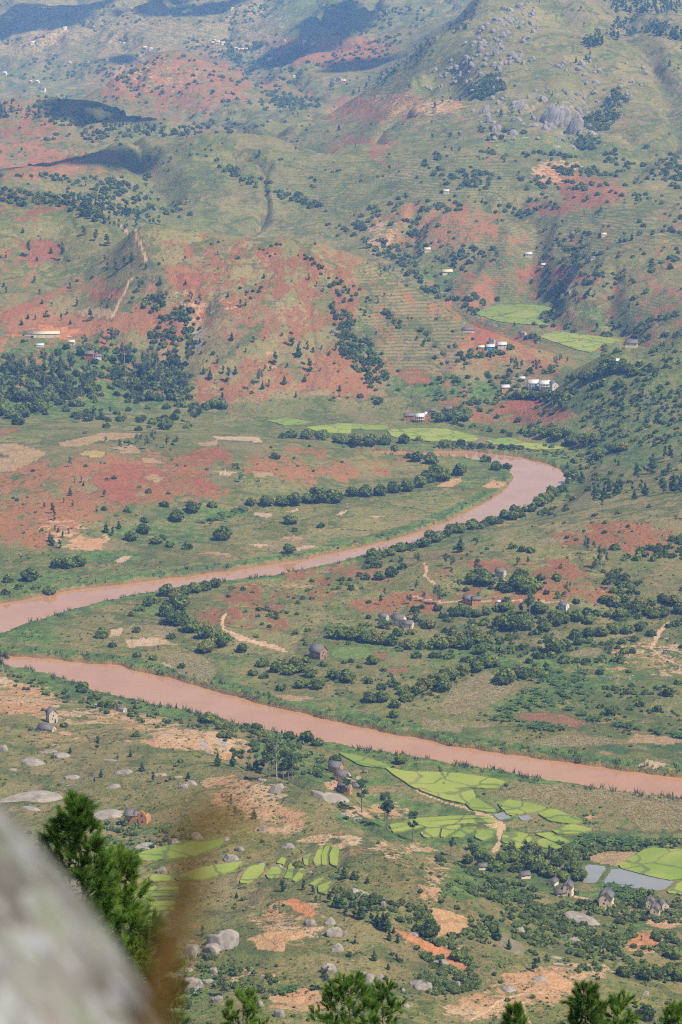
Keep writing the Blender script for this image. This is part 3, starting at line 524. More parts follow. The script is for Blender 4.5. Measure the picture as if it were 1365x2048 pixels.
ROCK = [(1130, 235, 60, 50, .36), (1040, 215, 50, 40, .32), (960, 230, 30, 40, .34), (1000, 60, 120, 60, .3), (940, 170, 60, 40, .25), (1150, 170, 130, 50, .2), (390, 670, 16, 34, .5), (440, 1490, 40, 16, .4), (100, 1550, 80, 24, .25), (700, 1640, 40, 14, .3), (1180, 1850, 40, 20, .3), (380, 1860, 60, 20, .2)]
DRY = [(300, 1600, 300, 120, .35), (700, 1750, 300, 120, .38), (900, 1900, 300, 100, .38), (1100, 1600, 260, 50, .5), (600, 1400, 200, 40, .4), (800, 1430, 200, 30, .4), (200, 1280, 200, 50, .35), (1000, 1050, 200, 60, .35), (1250, 1050, 150, 50, .4), (500, 1080, 300, 60, .3), (900, 1080, 300, 30, .2), (1200, 120, 250, 120, .35), (1300, 1960, 200, 60, .6), (560, 480, 200, 30, .35), (1100, 1250, 300, 60, .2), (740, 930, 120, 24, .35)]
jpx = PXG + (9 * fbm(GX / 12, GY / 16, 3, 91) + 24 * fbm(GX / 45, GY / 60, 3, 93)) * np.clip(1500 / (DEPG + 1), .4, 2); jpy = PYG + (5 * fbm(GX / 12 + 31, GY / 16, 3, 92) + 11 * fbm(GX / 45 + 31, GY / 60, 3, 94)) * np.clip(1500 / (DEPG + 1), .4, 2)
def blobs(lst, soft=.75):
    m = np.zeros(GX.shape, np.float32)
    for cx, cy, rx_, ry_, s in lst:
        R = 1 + soft
        c0 = np.searchsorted(PXG[NR // 2], cx - rx_ * R - 60); c1 = np.searchsorted(PXG[NR // 2], cx + rx_ * R + 60)
        c0 = max(0, c0 - 40); c1 = min(NC, c1 + 40)
        q = np.sqrt(((jpx[:, c0:c1] - cx) / rx_) ** 2 + ((jpy[:, c0:c1] - cy) / ry_) ** 2)
        v = s * (1 - sstep(1 - soft * .5, 1 + soft, q))
        m[:, c0:c1] = np.maximum(m[:, c0:c1], v)
    return m
front = (GY > 500)
M_red = blobs(RED) * front; M_sand = blobs(SAND) * front; M_lush = blobs(LUSH) * front; M_terr = blobs(TERR) * front; M_rock = blobs(ROCK) * front; M_dry = blobs(DRY) * front
# general character of the far country
farm = sstep(2300, 2800, GY)
M_red = np.maximum(M_red, .36 * sstep(1950, 2150, GY) * (PXG < 1500) * sstep(-.2, .5, fbm(GX / 180, GY / 240, 3, 55)) * (1 - sstep(5200, 6200, GY)) * (1 - (PXG > 780) * (PYG < 230)))
M_terr = np.maximum(M_terr, .38 * farm * sstep(0, .5, fbm(GX / 150, GY / 200, 3, 66)) * (1 - (PXG > 780) * (PYG < 260)))
M_lush = np.maximum(M_lush, .33 * farm * sstep(0, .6, fbm(GX / 120, GY / 200, 3, 67)))
dome_p = inside([(262, 470), (420, 462), (600, 478), (690, 500), (830, 575), (960, 655), (1110, 715), (1000, 770), (850, 795), (420, 812), (340, 760), (300, 640)], jpx, jpy) & (GY > 2060) & (GY < 2420)
M_red = np.where(dome_p, np.maximum(M_red, .31 + .14 * fbm(GX / 60, GY / 60, 2, 12)), M_red * np.where((GY > 2420) & (GY < 3400) & (PXG < 740) & (PXG > 230), .35, 1.0))
M_dry = np.where(dome_p, np.maximum(M_dry, .75), M_dry)
M_lush = np.where((GY > 2440) & (GY < 3300) & (PXG < 740) & (PXG > 230), np.maximum(M_lush, .36), M_lush)
# river margin: wet earth at the water, green above
M_wet = 1 - sstep(-.5, 1.8, RIVD)
M_lush = np.maximum(M_lush, .74 * sstep(1.5, 3, RIVD) * (1 - sstep(9, 20, RIVD)))

# which object each ground cell belongs to
FC_px = (PXG[:-1, :-1] + PXG[1:, 1:]) / 2; FC_py = (PYG[:-1, :-1] + PYG[1:, 1:]) / 2
FC_x = (GX[:-1, :-1] + GX[1:, 1:]) / 2; FC_y = (GY[:-1, :-1] + GY[1:, 1:]) / 2; FC_z = (GZ[:-1, :-1] + GZ[1:, 1:]) / 2
owner = np.zeros(FC_px.shape, np.int32)       # 0 = valley floor
base_l = base_height(FC_x[::6, ::6], FC_y[::6, ::6]); base_l = np.repeat(np.repeat(base_l, 6, 0), 6, 1)[:FC_x.shape[0], :FC_x.shape[1]]
owner[(FC_y < 1290) & (base_l > 6)] = 1
owner[(FC_y > 1290) & (base_l > 8)] = 2
owner[inside([(250, 440), (420, 430), (640, 440), (830, 560), (960, 650), (1150, 720), (1010, 800), (850, 812), (400, 835), (330, 760), (280, 640), (240, 540)], FC_px, FC_py) & (FC_y > 2060) & (FC_y < 2750)] = 3
owner[(FC_px > 690) & (FC_py < 330) & (FC_y > 3000) & (FC_y < 5400)] = 4
owner[FC_y > 5400] = 5
GROUND = ['valley_floor', 'near_hillside', 'hills', 'dome_hill', 'rocky_mountain', 'far_mountains']
TINT = {'pale': (.50, .345, .225), 'tan': (.37, .245, .125), 'dark': (.12, .075, .055), 'red': (.31, .095, .055), 'deepred': (.31, .095, .05), 'straw': (.40, .285, .11), 'olive': (.19, .165, .08), 'sand': (.50, .29, .145), 'orange': (.50, .205, .09), 'maize': (.29, .235, .125), 'brown': (.26, .125, .07), 'veg': (.055, .115, .045), 'meadow': (.15, .21, .055), 'grey': (.27, .20, .145), 'path': (.58, .38, .225)}
FT = np.zeros(GX.shape + (4,), np.float32)
FIELD_ID = []
jx_ = PXG + 1.0 * fbm(GX / 5, GY / 5, 2, 71); jy_ = PYG + .7 * fbm(GX / 5 + 9, GY / 5, 2, 72)
def paint(mask_v, tint): FT[mask_v, :3] = TINT[tint]; FT[mask_v, 3] = {'maize': .6, 'olive': .6, 'grey': .6, 'red': .62, 'deepred': .62, 'veg': .8}.get(tint, .88)
fcen = np.array([np.mean(p, 0) for p, _, _ in FIELD]); _, fY, _, _ = hit(fcen[:, 0], fcen[:, 1])
for i, (poly, tint, lab) in enumerate(FIELD):
    near = (GY > fY[i] * .82 - 30) & (GY < fY[i] * 1.25 + 60)
    mv = inside(poly, jx_, jy_) & near
    mf = inside(poly, FC_px, FC_py) & near[:-1, :-1]
    fi, fj = np.nonzero(mf)
    if len(fi):
        _, yy, _, _ = hit(FC_px[fi, fj], FC_py[fi, fj]); seen = np.abs(yy - FC_y[fi, fj]) < .04 * FC_y[fi, fj] + 8
        mf[fi[~seen], fj[~seen]] = False
        # keep the one connected plot
        lab_ = np.where(mf, np.arange(mf.size).reshape(mf.shape), -1)[fi.min():fi.max() + 1, fj.min():fj.max() + 1]
        for _ in range(400):
            n_ = lab_.copy()
            n_[1:] = np.maximum(n_[1:], lab_[:-1]); n_[:-1] = np.maximum(n_[:-1], lab_[1:]); n_[:, 1:] = np.maximum(n_[:, 1:], lab_[:, :-1]); n_[:, :-1] = np.maximum(n_[:, :-1], lab_[:, 1:])
            n_[lab_ < 0] = -1
            if (n_ == lab_).all(): break
            lab_ = n_
        v_, c_ = np.unique(lab_[lab_ >= 0], return_counts=True)
        if len(v_): mf[fi.min():fi.max() + 1, fj.min():fj.max() + 1] &= lab_ == v_[np.argmax(c_)]
    paint(mv, tint); owner[mf] = 100 + i
path_w = []
for pts, w in PATHS:
    hx, hy, hz, _ = hit([p[0] for p in pts], [p[1] for p in pts])
    ws = w if isinstance(w, list) else [w] * len(pts)
    path_w.append(list(zip(hx, hy)))
    for k in range(len(pts) - 1):
        a, b = (hx[k], hy[k]), (hx[k + 1], hy[k + 1]); m = max(ws) + 6
        for (XX, YY, put) in ((GX, GY, 'v'), (FC_x, FC_y, 'f')):
            sel = (XX > min(a[0], b[0]) - m) & (XX < max(a[0], b[0]) + m) & (YY > min(a[1], b[1]) - m) & (YY < max(a[1], b[1]) + m)
            X, Y = XX[sel], YY[sel]; ex, ey = b[0] - a[0], b[1] - a[1]
            t = np.clip(((X - a[0]) * ex + (Y - a[1]) * ey) / (ex * ex + ey * ey + 1e-9), 0, 1)
            d = np.hypot(X - a[0] - t * ex, Y - a[1] - t * ey); hw = (ws[k] + (ws[k + 1] - ws[k]) * t) * (.55 + .25 * fbm(X / 4, Y / 4, 2, 5))
            mm = np.zeros(XX.shape, bool); mm[sel] = d < hw
            if put == 'v': paint(mm, 'path')
            else: owner[mm & (owner < 100)] = 50 + len(path_w) - 1
# ------------------------------------------------------------------ materials
class NT:
    def __init__(s, name):
        s.m = bpy.data.materials.new(name); s.m.use_nodes = True; s.t = s.m.node_tree; s.t.nodes.clear()
        s.out = s.t.nodes.new('ShaderNodeOutputMaterial'); s.b = s.t.nodes.new('ShaderNodeBsdfPrincipled')
        s.t.links.new(s.b.outputs[0], s.out.inputs[0]); s._pos = None
    def put(s, sock, v):
        if isinstance(v, bpy.types.NodeSocket): s.t.links.new(v, sock)
        elif isinstance(v, tuple) and len(v) == 3 and sock.type == 'RGBA': sock.default_value = v + (1,)
        else: sock.default_value = v
    def node(s, typ, out=0, props=None, **inp):
        n = s.t.nodes.new(typ)
        for k, v in (props or {}).items(): setattr(n, k, v)
        for k, v in inp.items():
            s.put(n.inputs[int(k[1:])] if k[0] == 'i' and k[1:].isdigit() else n.inputs[k], v)
        return n.outputs[out]
    def pos(s):
        if s._pos is None: s._pos = s.node('ShaderNodeNewGeometry')
        return s._pos
    def obj(s): return s.node('ShaderNodeTexCoord', 3)
    def noise(s, scale, detail=4, rough=.55, vec=None, seed=0):
        v = vec if vec is not None else s.pos()
        if seed: v = s.node('ShaderNodeVectorMath', props={'operation': 'ADD'}, i0=v, i1=(seed * 37.1, seed * 11.3, seed * 5.7))
        return s.node('ShaderNodeTexNoise', 0, Vector=v, Scale=scale, Detail=float(detail), Roughness=rough)
    def math(s, op, a, b=0.0, c=None, clamp=False):
        kw = dict(i0=a, i1=b)
        if c is not None: kw['i2'] = c
        return s.node('ShaderNodeMath', props={'operation': op, 'use_clamp': clamp}, **kw)
    def step(s, v, a, b): return s.node('ShaderNodeMapRange', props={'interpolation_type': 'SMOOTHSTEP'}, i0=v, i1=a, i2=b, i3=0.0, i4=1.0)
    def mix(s, f, a, b): 
        n = s.t.nodes.new('ShaderNodeMix'); n.data_type = 'RGBA'
        s.put(n.inputs[0], f); s.put(n.inputs[6], a); s.put(n.inputs[7], b); return n.outputs[2]
    def mul(s, a, f):
        n = s.t.nodes.new('ShaderNodeMix'); n.data_type = 'RGBA'; n.blend_type = 'MULTIPLY'; n.inputs[0].default_value = 1
        s.put(n.inputs[6], a); s.put(n.inputs[7], f); return n.outputs[2]
    def attr(s, name, out=0): return s.node('ShaderNodeAttribute', out, props={'attribute_name': name})
    def sep(s, c):
        n = s.t.nodes.new('ShaderNodeSeparateColor'); s.put(n.inputs[0], c); return n.outputs
    def bump(s, h, strength=.4, dist=1.0):
        s.put(s.b.inputs['Normal'], s.node('ShaderNodeBump', 0, Strength=strength, Distance=dist, Height=h))
    def fin(s, col, rough=.9, spec=.15):
        s.put(s.b.inputs['Base Color'], col); s.put(s.b.inputs['Roughness'], rough); s.b.inputs['Specular IOR Level'].default_value = spec
        return s.m

def land_material():
    t = NT('land')
    m1 = t.attr('m1'); r, g, b = t.sep(m1)[:3]; terr = t.attr('m1', 3)
    m2 = t.attr('m2'); rock, dry, wet = t.sep(m2)[:3]
    ft = t.attr('ft'); fa = t.attr('ft', 3)
    nL = t.noise(.006, 4); nM = t.noise(.035, 8, .68); nS = t.noise(.16, 6, .7); nF = t.noise(.9, 4, .7); nG = t.noise(.08, 8, .7, seed=3)
    wv = t.node('ShaderNodeVectorMath', props={'operation': 'ADD'}, i0=t.pos(), i1=t.node('ShaderNodeVectorMath', props={'operation': 'SCALE'}, i0=t.node('ShaderNodeTexNoise', 1, Vector=t.pos(), Scale=.04, Detail=3.), Scale=26.))
    nP = t.node('ShaderNodeTexVoronoi', 1, Vector=t.node('ShaderNodeVectorMath', props={'operation': 'MULTIPLY'}, i0=wv, i1=(1., .6, 1.6)), Scale=.028)
    dot = t.node('ShaderNodeTexVoronoi', 0, Vector=t.pos(), Scale=.17); dotc = t.sep(t.node('ShaderNodeTexVoronoi', 1, Vector=t.pos(), Scale=.17))[0]
    vein = t.math('ABSOLUTE', t.math('SUBTRACT', t.noise(.013, 4, .5, wv, seed=8), .5))
    vein2 = t.math('ABSOLUTE', t.math('SUBTRACT', t.noise(.03, 5, .55, wv, seed=9), .5))
    vr, vg, vb = t.sep(nP)[:3]
    # grass: dry straw, olive, green
    gmix = t.math('ADD', .58, t.math('ADD', t.math('MULTIPLY', t.math('SUBTRACT', nM, .5), 1.1), t.math('MULTIPLY', t.math('SUBTRACT', nS, .5), 1.1)))
    gmix = t.math('ADD', gmix, t.math('MULTIPLY', t.math('SUBTRACT', nF, .5), 1.3))
    gmix = t.math('SUBTRACT', gmix, t.math('MULTIPLY', dry, .30))
    grass = t.mix(t.step(gmix, .36, .60), (.255, .205, .078), (.145, .158, .036))
    grass = t.mix(t.step(gmix, .60, .86), grass, (.082, .118, .030))
    grass = t.mix(t.math('MULTIPLY', t.step(nL, .4, .62), .4), grass, (.20, .16, .07))
    # faint parcels
    grass = t.mix(t.math('MULTIPLY', t.step(vb, .62, .66), .35), grass, (.11, .135, .035)); grass = t.mix(t.math('MULTIPLY', t.step(vg, .70, .74), .30), grass, (.29, .205, .105)); grass = t.mul(grass, t.mix(.30, (1., 1., 1.), t.node('ShaderNodeCombineColor', 0, i0=t.math('ADD', vr, .5), i1=t.math('ADD', t.math('MULTIPLY', vr, .9), .55), i2=t.math('ADD', vr, .5))))
    # terraces follow the contour
    z = t.node('ShaderNodeSeparateXYZ', 2, i0=t.pos())
    zz = t.math('FRACT', t.math('ADD', t.math('MULTIPLY', z, .42), t.math('MULTIPLY', nM, 2.2)))
    st = t.math('MULTIPLY', t.step(zz, .55, .8), t.step(t.math('ADD', terr, t.math('MULTIPLY', t.math('SUBTRACT', nG, .5), .9)), .3, .6))
    grass = t.mix(t.math('MULTIPLY', st, .6), grass, (.095, .085, .05))
    grass = t.mix(t.math('MULTIPLY', t.math('MULTIPLY', t.step(zz, .05, .25), t.math('SUBTRACT', 1., t.step(zz, .3, .5))), t.math('MULTIPLY', terr, .55)), grass, (.26, .22, .09))
    # lush herbage
    lf = t.step(t.math('ADD', g, t.math('ADD', t.math('MULTIPLY', t.math('SUBTRACT', nG, .5), 1.3), t.math('MULTIPLY', t.math('SUBTRACT', nF, .5), .5))), .40, .58)
    lush = t.mix(t.step(nS, .35, .65), (.070, .118, .028), (.155, .218, .052))
    lush = t.mix(t.step(nF, .52, .75), lush, (.035, .06, .022))
    col = t.mix(lf, grass, lush)
    # darker herbage in drainage lines
    col = t.mix(t.math('MULTIPLY', t.math('SUBTRACT', 1., t.step(vein, .008, .03)), .65), col, (.070, .10, .030))
    # red lateritic soil
    rf = t.step(t.math('ADD', r, t.math('ADD', t.math('MULTIPLY', t.math('SUBTRACT', nM, .5), 1.9), t.math('MULTIPLY', t.math('SUBTRACT', nS, .5), 1.9))), .46, .62)
    vs = t.node('ShaderNodeVectorMath', props={'operation': 'MULTIPLY'}, i0=wv, i1=(1., .35, 1.)); nR = t.noise(.06, 7, .7, vs, seed=6)
    rf = t.step(t.math('ADD', r, t.math('ADD', t.math('MULTIPLY', t.math('SUBTRACT', nR, .5), 2.6), t.math('MULTIPLY', t.math('SUBTRACT', nS, .5), 1.3))), .48, .56)
    red = t.mix(t.step(nL, .38, .62), (.265, .092, .040), (.35, .138, .057))
    red = t.mix(t.step(t.math('ADD', nS, t.math('MULTIPLY', t.math('SUBTRACT', nF, .5), .6)), .50, .68), red, (.255, .14, .062))
    red = t.mix(t.step(nG, .60, .74), red, (.42, .185, .088))
    col = t.mix(t.math('MULTIPLY', rf, .88), col, red)
    # thin eroded lines and tracks
    col = t.mix(t.math('MULTIPLY', t.math('SUBTRACT', 1., t.step(vein2, .004, .014)), t.math('MULTIPLY', t.step(nM, .44, .56), .55)), col, (.40, .205, .105))
    # pale sandy cuts
    sf = t.step(t.math('ADD', b, t.math('ADD', t.math('MULTIPLY', t.math('SUBTRACT', nS, .5), 1.5), t.math('MULTIPLY', t.math('SUBTRACT', nG, .5), 1.3))), .49, .59)
    sand = t.mix(t.step(nM, .4, .65), (.47, .245, .12), (.52, .36, .215))
    sand = t.mix(t.step(nF, .5, .75), sand, (.33, .20, .11))
    col = t.mix(t.math('MULTIPLY', sf, .92), col, sand)
    # scrub dots
    dm = t.math('MULTIPLY', t.math('SUBTRACT', 1., t.step(t.math('ADD', dot, t.math('MULTIPLY', t.math('SUBTRACT', nF, .5), .5)), .16, .34)), t.step(t.math('ADD', dotc, t.math('MULTIPLY', t.math('SUBTRACT', nG, .5), 2.6)), .50, .70))
    dot3 = t.node('ShaderNodeTexVoronoi', 0, Vector=t.pos(), Scale=.42); dc3 = t.sep(t.node('ShaderNodeTexVoronoi', 1, Vector=t.pos(), Scale=.42))[2]
    dm3 = t.math('MULTIPLY', t.math('SUBTRACT', 1., t.step(dot3, .22, .42)), t.step(t.math('ADD', dc3, t.math('MULTIPLY', t.math('SUBTRACT', nM, .5), 2.6)), .52, .75))
    dm = t.math('MAXIMUM', dm, t.math('MULTIPLY', dm3, .7)); dm = t.math('MULTIPLY', dm, t.math('SUBTRACT', 1., t.math('MULTIPLY', fa, .8)))
    col = t.mix(t.math('MULTIPLY', dm, .85), col, t.mix(nF, (.035, .06, .018), (.095, .12, .034)))
    # thickets seen as specks far off
    dot2 = t.node('ShaderNodeTexVoronoi', 0, Vector=t.pos(), Scale=.06); dc2 = t.sep(t.node('ShaderNodeTexVoronoi', 1, Vector=t.pos(), Scale=.06))[1]
    farf = t.step(t.node('ShaderNodeSeparateXYZ', 1, i0=t.pos()), 2400., 4200.)
    dm2 = t.math('MULTIPLY', t.math('MULTIPLY', t.math('SUBTRACT', 1., t.step(t.math('ADD', dot2, t.math('MULTIPLY', t.math('SUBTRACT', nS, .5), .8)), .18, .36)), t.step(t.math('ADD', dc2, t.math('MULTIPLY', t.math('SUBTRACT', nM, .5), 2.2)), .5, .75)), farf)
    col = t.mix(t.math('MULTIPLY', dm2, .8), col, (.05, .075, .03))
    # rock
    kf = t.step(t.math('ADD', rock, t.math('ADD', t.math('MULTIPLY', t.math('SUBTRACT', nS, .5), 1.6), t.math('MULTIPLY', t.math('SUBTRACT', nG, .5), 1.0))), .42, .56)
    col = t.mix(kf, col, t.mix(nS, (.20, .18, .165), (.36, .33, .30)))
    # fields
    fcol = t.mul(ft, t.mix(t.step(t.math('ADD', t.math('MULTIPLY', nS, .6), t.math('MULTIPLY', nF, .6)), .35, .85), (.72, .74, .7), (1.22, 1.2, 1.2)))
    xy = t.node('ShaderNodeVectorMath', 1, props={'operation': 'DOT_PRODUCT'}, i0=wv, i1=(.075, .022, 0.)); xy2 = t.node('ShaderNodeVectorMath', 1, props={'operation': 'DOT_PRODUCT'}, i0=wv, i1=(-.012, .034, 0.))
    ln = t.math('MAXIMUM', t.step(t.math('FRACT', xy), .90, .97), t.step(t.math('FRACT', xy2), .90, .97))
    fcol = t.mul(fcol, t.mix(t.math('MULTIPLY', ln, .6), (1., 1., 1.), (.55, .6, .5)))
    col = t.mix(t.math('MULTIPLY', fa, t.step(t.math('ADD', nG, t.math('MULTIPLY', nF, .5)), .22, .5)), col, fcol)
    col = t.mix(wet, col, (.26, .125, .065))
    h = t.math('ADD', t.math('MULTIPLY', nS, 1.6), t.math('MULTIPLY', nF, .45))
    t.bump(h, .85, 2.6)
    return t.fin(col, .95, .08)
MAT = {'land': land_material()}

def simple(name, c1, c2, scale=.5, rough=.9, spec=.15, bump=0.0, vec=None, c3=None):
    t = NT(name); v = t.obj() if vec == 'obj' else None
    nA = t.noise(scale, 5, .6, v); nB = t.noise(scale * 6, 4, .6, v)
    c = t.mix(t.step(t.math('ADD', t.math('MULTIPLY', nA, .65), t.math('MULTIPLY', nB, .4)), .38, .68), c1, c2)
    if c3: c = t.mix(t.step(t.noise(scale * 2.3, 5, .6, v, seed=2), .56, .7), c, c3)
    if bump: t.bump(nB, .5, bump)
    MAT[name] = t.fin(c, rough, spec); return MAT[name]

def water(name, col, rough=.02, wave=.35):
    t = NT(name)
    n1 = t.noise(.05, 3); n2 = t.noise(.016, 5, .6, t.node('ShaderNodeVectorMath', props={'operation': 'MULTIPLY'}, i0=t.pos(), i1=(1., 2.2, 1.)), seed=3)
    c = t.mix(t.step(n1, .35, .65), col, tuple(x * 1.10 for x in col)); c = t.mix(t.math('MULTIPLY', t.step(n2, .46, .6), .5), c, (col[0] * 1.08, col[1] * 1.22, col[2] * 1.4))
    v = t.node('ShaderNodeVectorMath', props={'operation': 'MULTIPLY'}, i0=t.pos(), i1=(1., .5, 1.))
    t.bump(t.noise(.8, 4, .6, v), wave * .03, .3)
    t.b.inputs['IOR'].default_value = 1.45
    MAT[name] = t.fin(c, rough, .5); return MAT[name]
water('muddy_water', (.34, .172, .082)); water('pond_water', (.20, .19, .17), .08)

def rice_material():
    t = NT('rice')
    rnd = t.node('ShaderNodeObjectInfo', 5)
    n1 = t.noise(.05, 4, .6); n2 = t.noise(1.1, 4, .7)
    c = t.mix(t.step(t.math('ADD', n1, t.math('MULTIPLY', t.math('SUBTRACT', rnd, .5), .35)), .35, .65), (.160, .215, .030), (.235, .268, .045))
    c = t.mix(t.math('MULTIPLY', t.step(n2, .52, .72), .5), c, (.15, .20, .035))
    eg = t.node('ShaderNodeTexVoronoi', 0, props={'feature': 'DISTANCE_TO_EDGE'}, Vector=t.node('ShaderNodeVectorMath', props={'operation': 'ADD'}, i0=t.pos(), i1=t.node('ShaderNodeVectorMath', props={'operation': 'SCALE'}, i0=t.node('ShaderNodeTexNoise', 1, Vector=t.pos(), Scale=.06), Scale=16.)), Scale=.05)
    c = t.mix(t.math('MULTIPLY', t.math('SUBTRACT', 1., t.step(eg, .02, .05)), .75), c, (.085, .11, .035))
    c = t.mix(t.math('MULTIPLY', t.step(t.noise(.025, 3, .5, seed=5), .56, .68), .35), c, (.29, .27, .07))
    t.bump(n2, .6, .4); MAT['rice'] = t.fin(c, .85, .2)
rice_material()

# ------------------------------------------------------------------ object helpers
COL = SC.collection
def new_obj(name, me, parent=None, kind=None, label=None, cat=None, group=None):
    o = bpy.data.objects.new(name, me); COL.objects.link(o)
    if parent is not None: o.parent = parent
    if kind: o['kind'] = kind
    if label: o['label'] = label
    if cat: o['category'] = cat
    if group: o['group'] = group
    return o
def mesh_np(name, V, Fc, mat, smooth=False):
    """mesh from arrays; Fc an (n,3) or (n,4) array or a list of polygons"""
    me = bpy.data.meshes.new(name)
    if isinstance(Fc, np.ndarray):
        n, k = Fc.shape
        me.vertices.add(len(V)); me.vertices.foreach_set('co', np.asarray(V, np.float32).ravel())
        me.loops.add(n * k); me.loops.foreach_set('vertex_index', Fc.astype(np.int32).ravel())
        me.polygons.add(n); me.polygons.foreach_set('loop_start', np.arange(0, n * k, k, dtype=np.int32))
        me.update(calc_edges=True)
    else:
        me.from_pydata([tuple(v) for v in V], [], Fc)
    if smooth: me.polygons.foreach_set('use_smooth', np.ones(len(me.polygons), bool))
    for m in (mat if isinstance(mat, list) else [mat]): me.materials.append(m)
    return me

# ------------------------------------------------------------------ ground meshes
VX = np.stack([GX, GY, GZ], -1)
du = np.zeros_like(VX); dv = np.zeros_like(VX)
du[:, 1:-1] = VX[:, 2:] - VX[:, :-2]; du[:, 0] = VX[:, 1] - VX[:, 0]; du[:, -1] = VX[:, -1] - VX[:, -2]
dv[1:-1] = VX[2:] - VX[:-2]; dv[0] = VX[1] - VX[0]; dv[-1] = VX[-1] - VX[-2]
NRM = np.cross(du, dv); NRM /= np.linalg.norm(NRM, axis=-1, keepdims=True)
VX = VX.reshape(-1, 3); NRM = NRM.reshape(-1, 3)
AT1 = np.stack([M_red, M_lush, M_sand, M_terr], -1).reshape(-1, 4).astype(np.float32)
AT2 = np.stack([M_rock, M_dry, M_wet, np.ones_like(M_wet)], -1).reshape(-1, 4).astype(np.float32)
FTF = FT.reshape(-1, 4)
gi = np.arange(NR * NC).reshape(NR, NC)
QUADS = np.stack([gi[:-1, :-1], gi[:-1, 1:], gi[1:, 1:], gi[1:, :-1]], -1).reshape(-1, 4)
OWN = owner.ravel()
def ground_piece(name, code, **kw):
    q = QUADS[OWN == code]
    if len(q) < 3: return None
    u, inv_ = np.unique(q, return_inverse=True)
    me = mesh_np(name, VX[u], inv_.reshape(-1, 4), MAT['land'], True)
    for an, arr in (('m1', AT1), ('m2', AT2), ('ft', FTF)):
        a = me.attributes.new(an, 'FLOAT_COLOR', 'POINT'); a.data.foreach_set('color', arr[u].ravel())
    me.normals_split_custom_set_from_vertices(NRM[u].tolist())
    return new_obj(name, me, **kw)
for k, nm in enumerate(GROUND): ground_piece(nm, k, kind='structure')
for k in range(len(PATHS)): ground_piece('dirt_road' if k == 0 else 'path', 50 + k, kind='structure')
for k, (poly, tint, lab) in enumerate(FIELD):
    ground_piece({'maize': 'maize_field', 'veg': 'vegetable_plot', 'meadow': 'meadow', 'olive': 'fallow_field'}.get(tint, 'bare_field'), 100 + k, kind='thing', label=lab, cat='field', group='fields and bare plots')

# river: a level sheet between and under the banks
wet = (RIVD < 7)
st_ = 3
rr = [(i, j) for i in range(0, NR - st_, st_) for j in np.nonzero(wet[i:i + st_ + 1].any(0))[0][::st_]] if False else None
cellw = wet[:-1, :-1] | wet[1:, 1:]
rows_ = np.arange(0, NR - 1 - st_, st_); cols_ = np.arange(0, NC - 1 - st_, st_)
blk = np.zeros((len(rows_), len(cols_)), bool)
for a in range(st_):
    for b in range(st_): blk |= cellw[np.ix_(rows_ + a, cols_ + b)]
bi, bj = np.nonzero(blk); i0 = rows_[bi]; j0 = cols_[bj]
q = np.stack([gi[i0, j0], gi[i0, j0 + st_], gi[i0 + st_, j0 + st_], gi[i0 + st_, j0]], -1)
u, inv_ = np.unique(q, return_inverse=True)
WV = VX[u].copy(); WV[:, 2] = 0
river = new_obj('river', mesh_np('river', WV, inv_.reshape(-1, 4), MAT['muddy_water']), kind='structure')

# paddies: level stands of rice, each its own body; flooded ones are sheets of water
for kind, pw, z, lab in PAD3D:
    n_ = len(pw); top = z + (.42 if kind == 'paddy' else .0); bot = z - .28
    Vv = [(x, y, top) for x, y in pw] + [(x, y, bot) for x, y in pw]
    Ff = [tuple(range(n_))] + [(k, n_ + k, n_ + (k + 1) % n_, (k + 1) % n_) for k in range(n_)]
    ar = sum(pw[k][0] * pw[(k + 1) % n_][1] - pw[(k + 1) % n_][0] * pw[k][1] for k in range(n_))
    if ar < 0: Ff = [f[::-1] for f in Ff]
    nm = 'rice_paddy' if kind == 'paddy' else 'pond'
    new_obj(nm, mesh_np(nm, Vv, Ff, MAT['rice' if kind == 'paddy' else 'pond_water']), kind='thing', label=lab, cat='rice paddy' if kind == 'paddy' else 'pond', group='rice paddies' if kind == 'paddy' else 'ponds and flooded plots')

# haze: one even body of air over the whole country
hz_t = NT('haze'); hz_t.t.nodes.remove(hz_t.b)
vol = hz_t.t.nodes.new('ShaderNodeVolumePrincipled'); vol.inputs['Color'].default_value = (.24, .47, 1.0, 1); vol.inputs['Absorption Color'].default_value = (1, 1, 1, 1); vol.inputs['Density'].default_value = 1.1e-4; vol.inputs['Anisotropy'].default_value = 0.1
hz_t.t.links.new(vol.outputs[0], hz_t.out.inputs['Volume'])
x0, x1, y0, y1, z0, z1 = -2700, 2700, -160, 10100, -4.0, float(max(GZ.max(), 381) + 25)
hv = [(x, y, z) for z in (z0, z1) for y in (y0, y1) for x in (x0, x1)]
hf = [(0, 2, 3, 1), (4, 5, 7, 6), (0, 1, 5, 4), (1, 3, 7, 5), (3, 2, 6, 7), (2, 0, 4, 6)]
new_obj('haze', mesh_np('haze', hv, hf, hz_t.m), kind='stuff', label='thin pale blue haze filling the valley air')
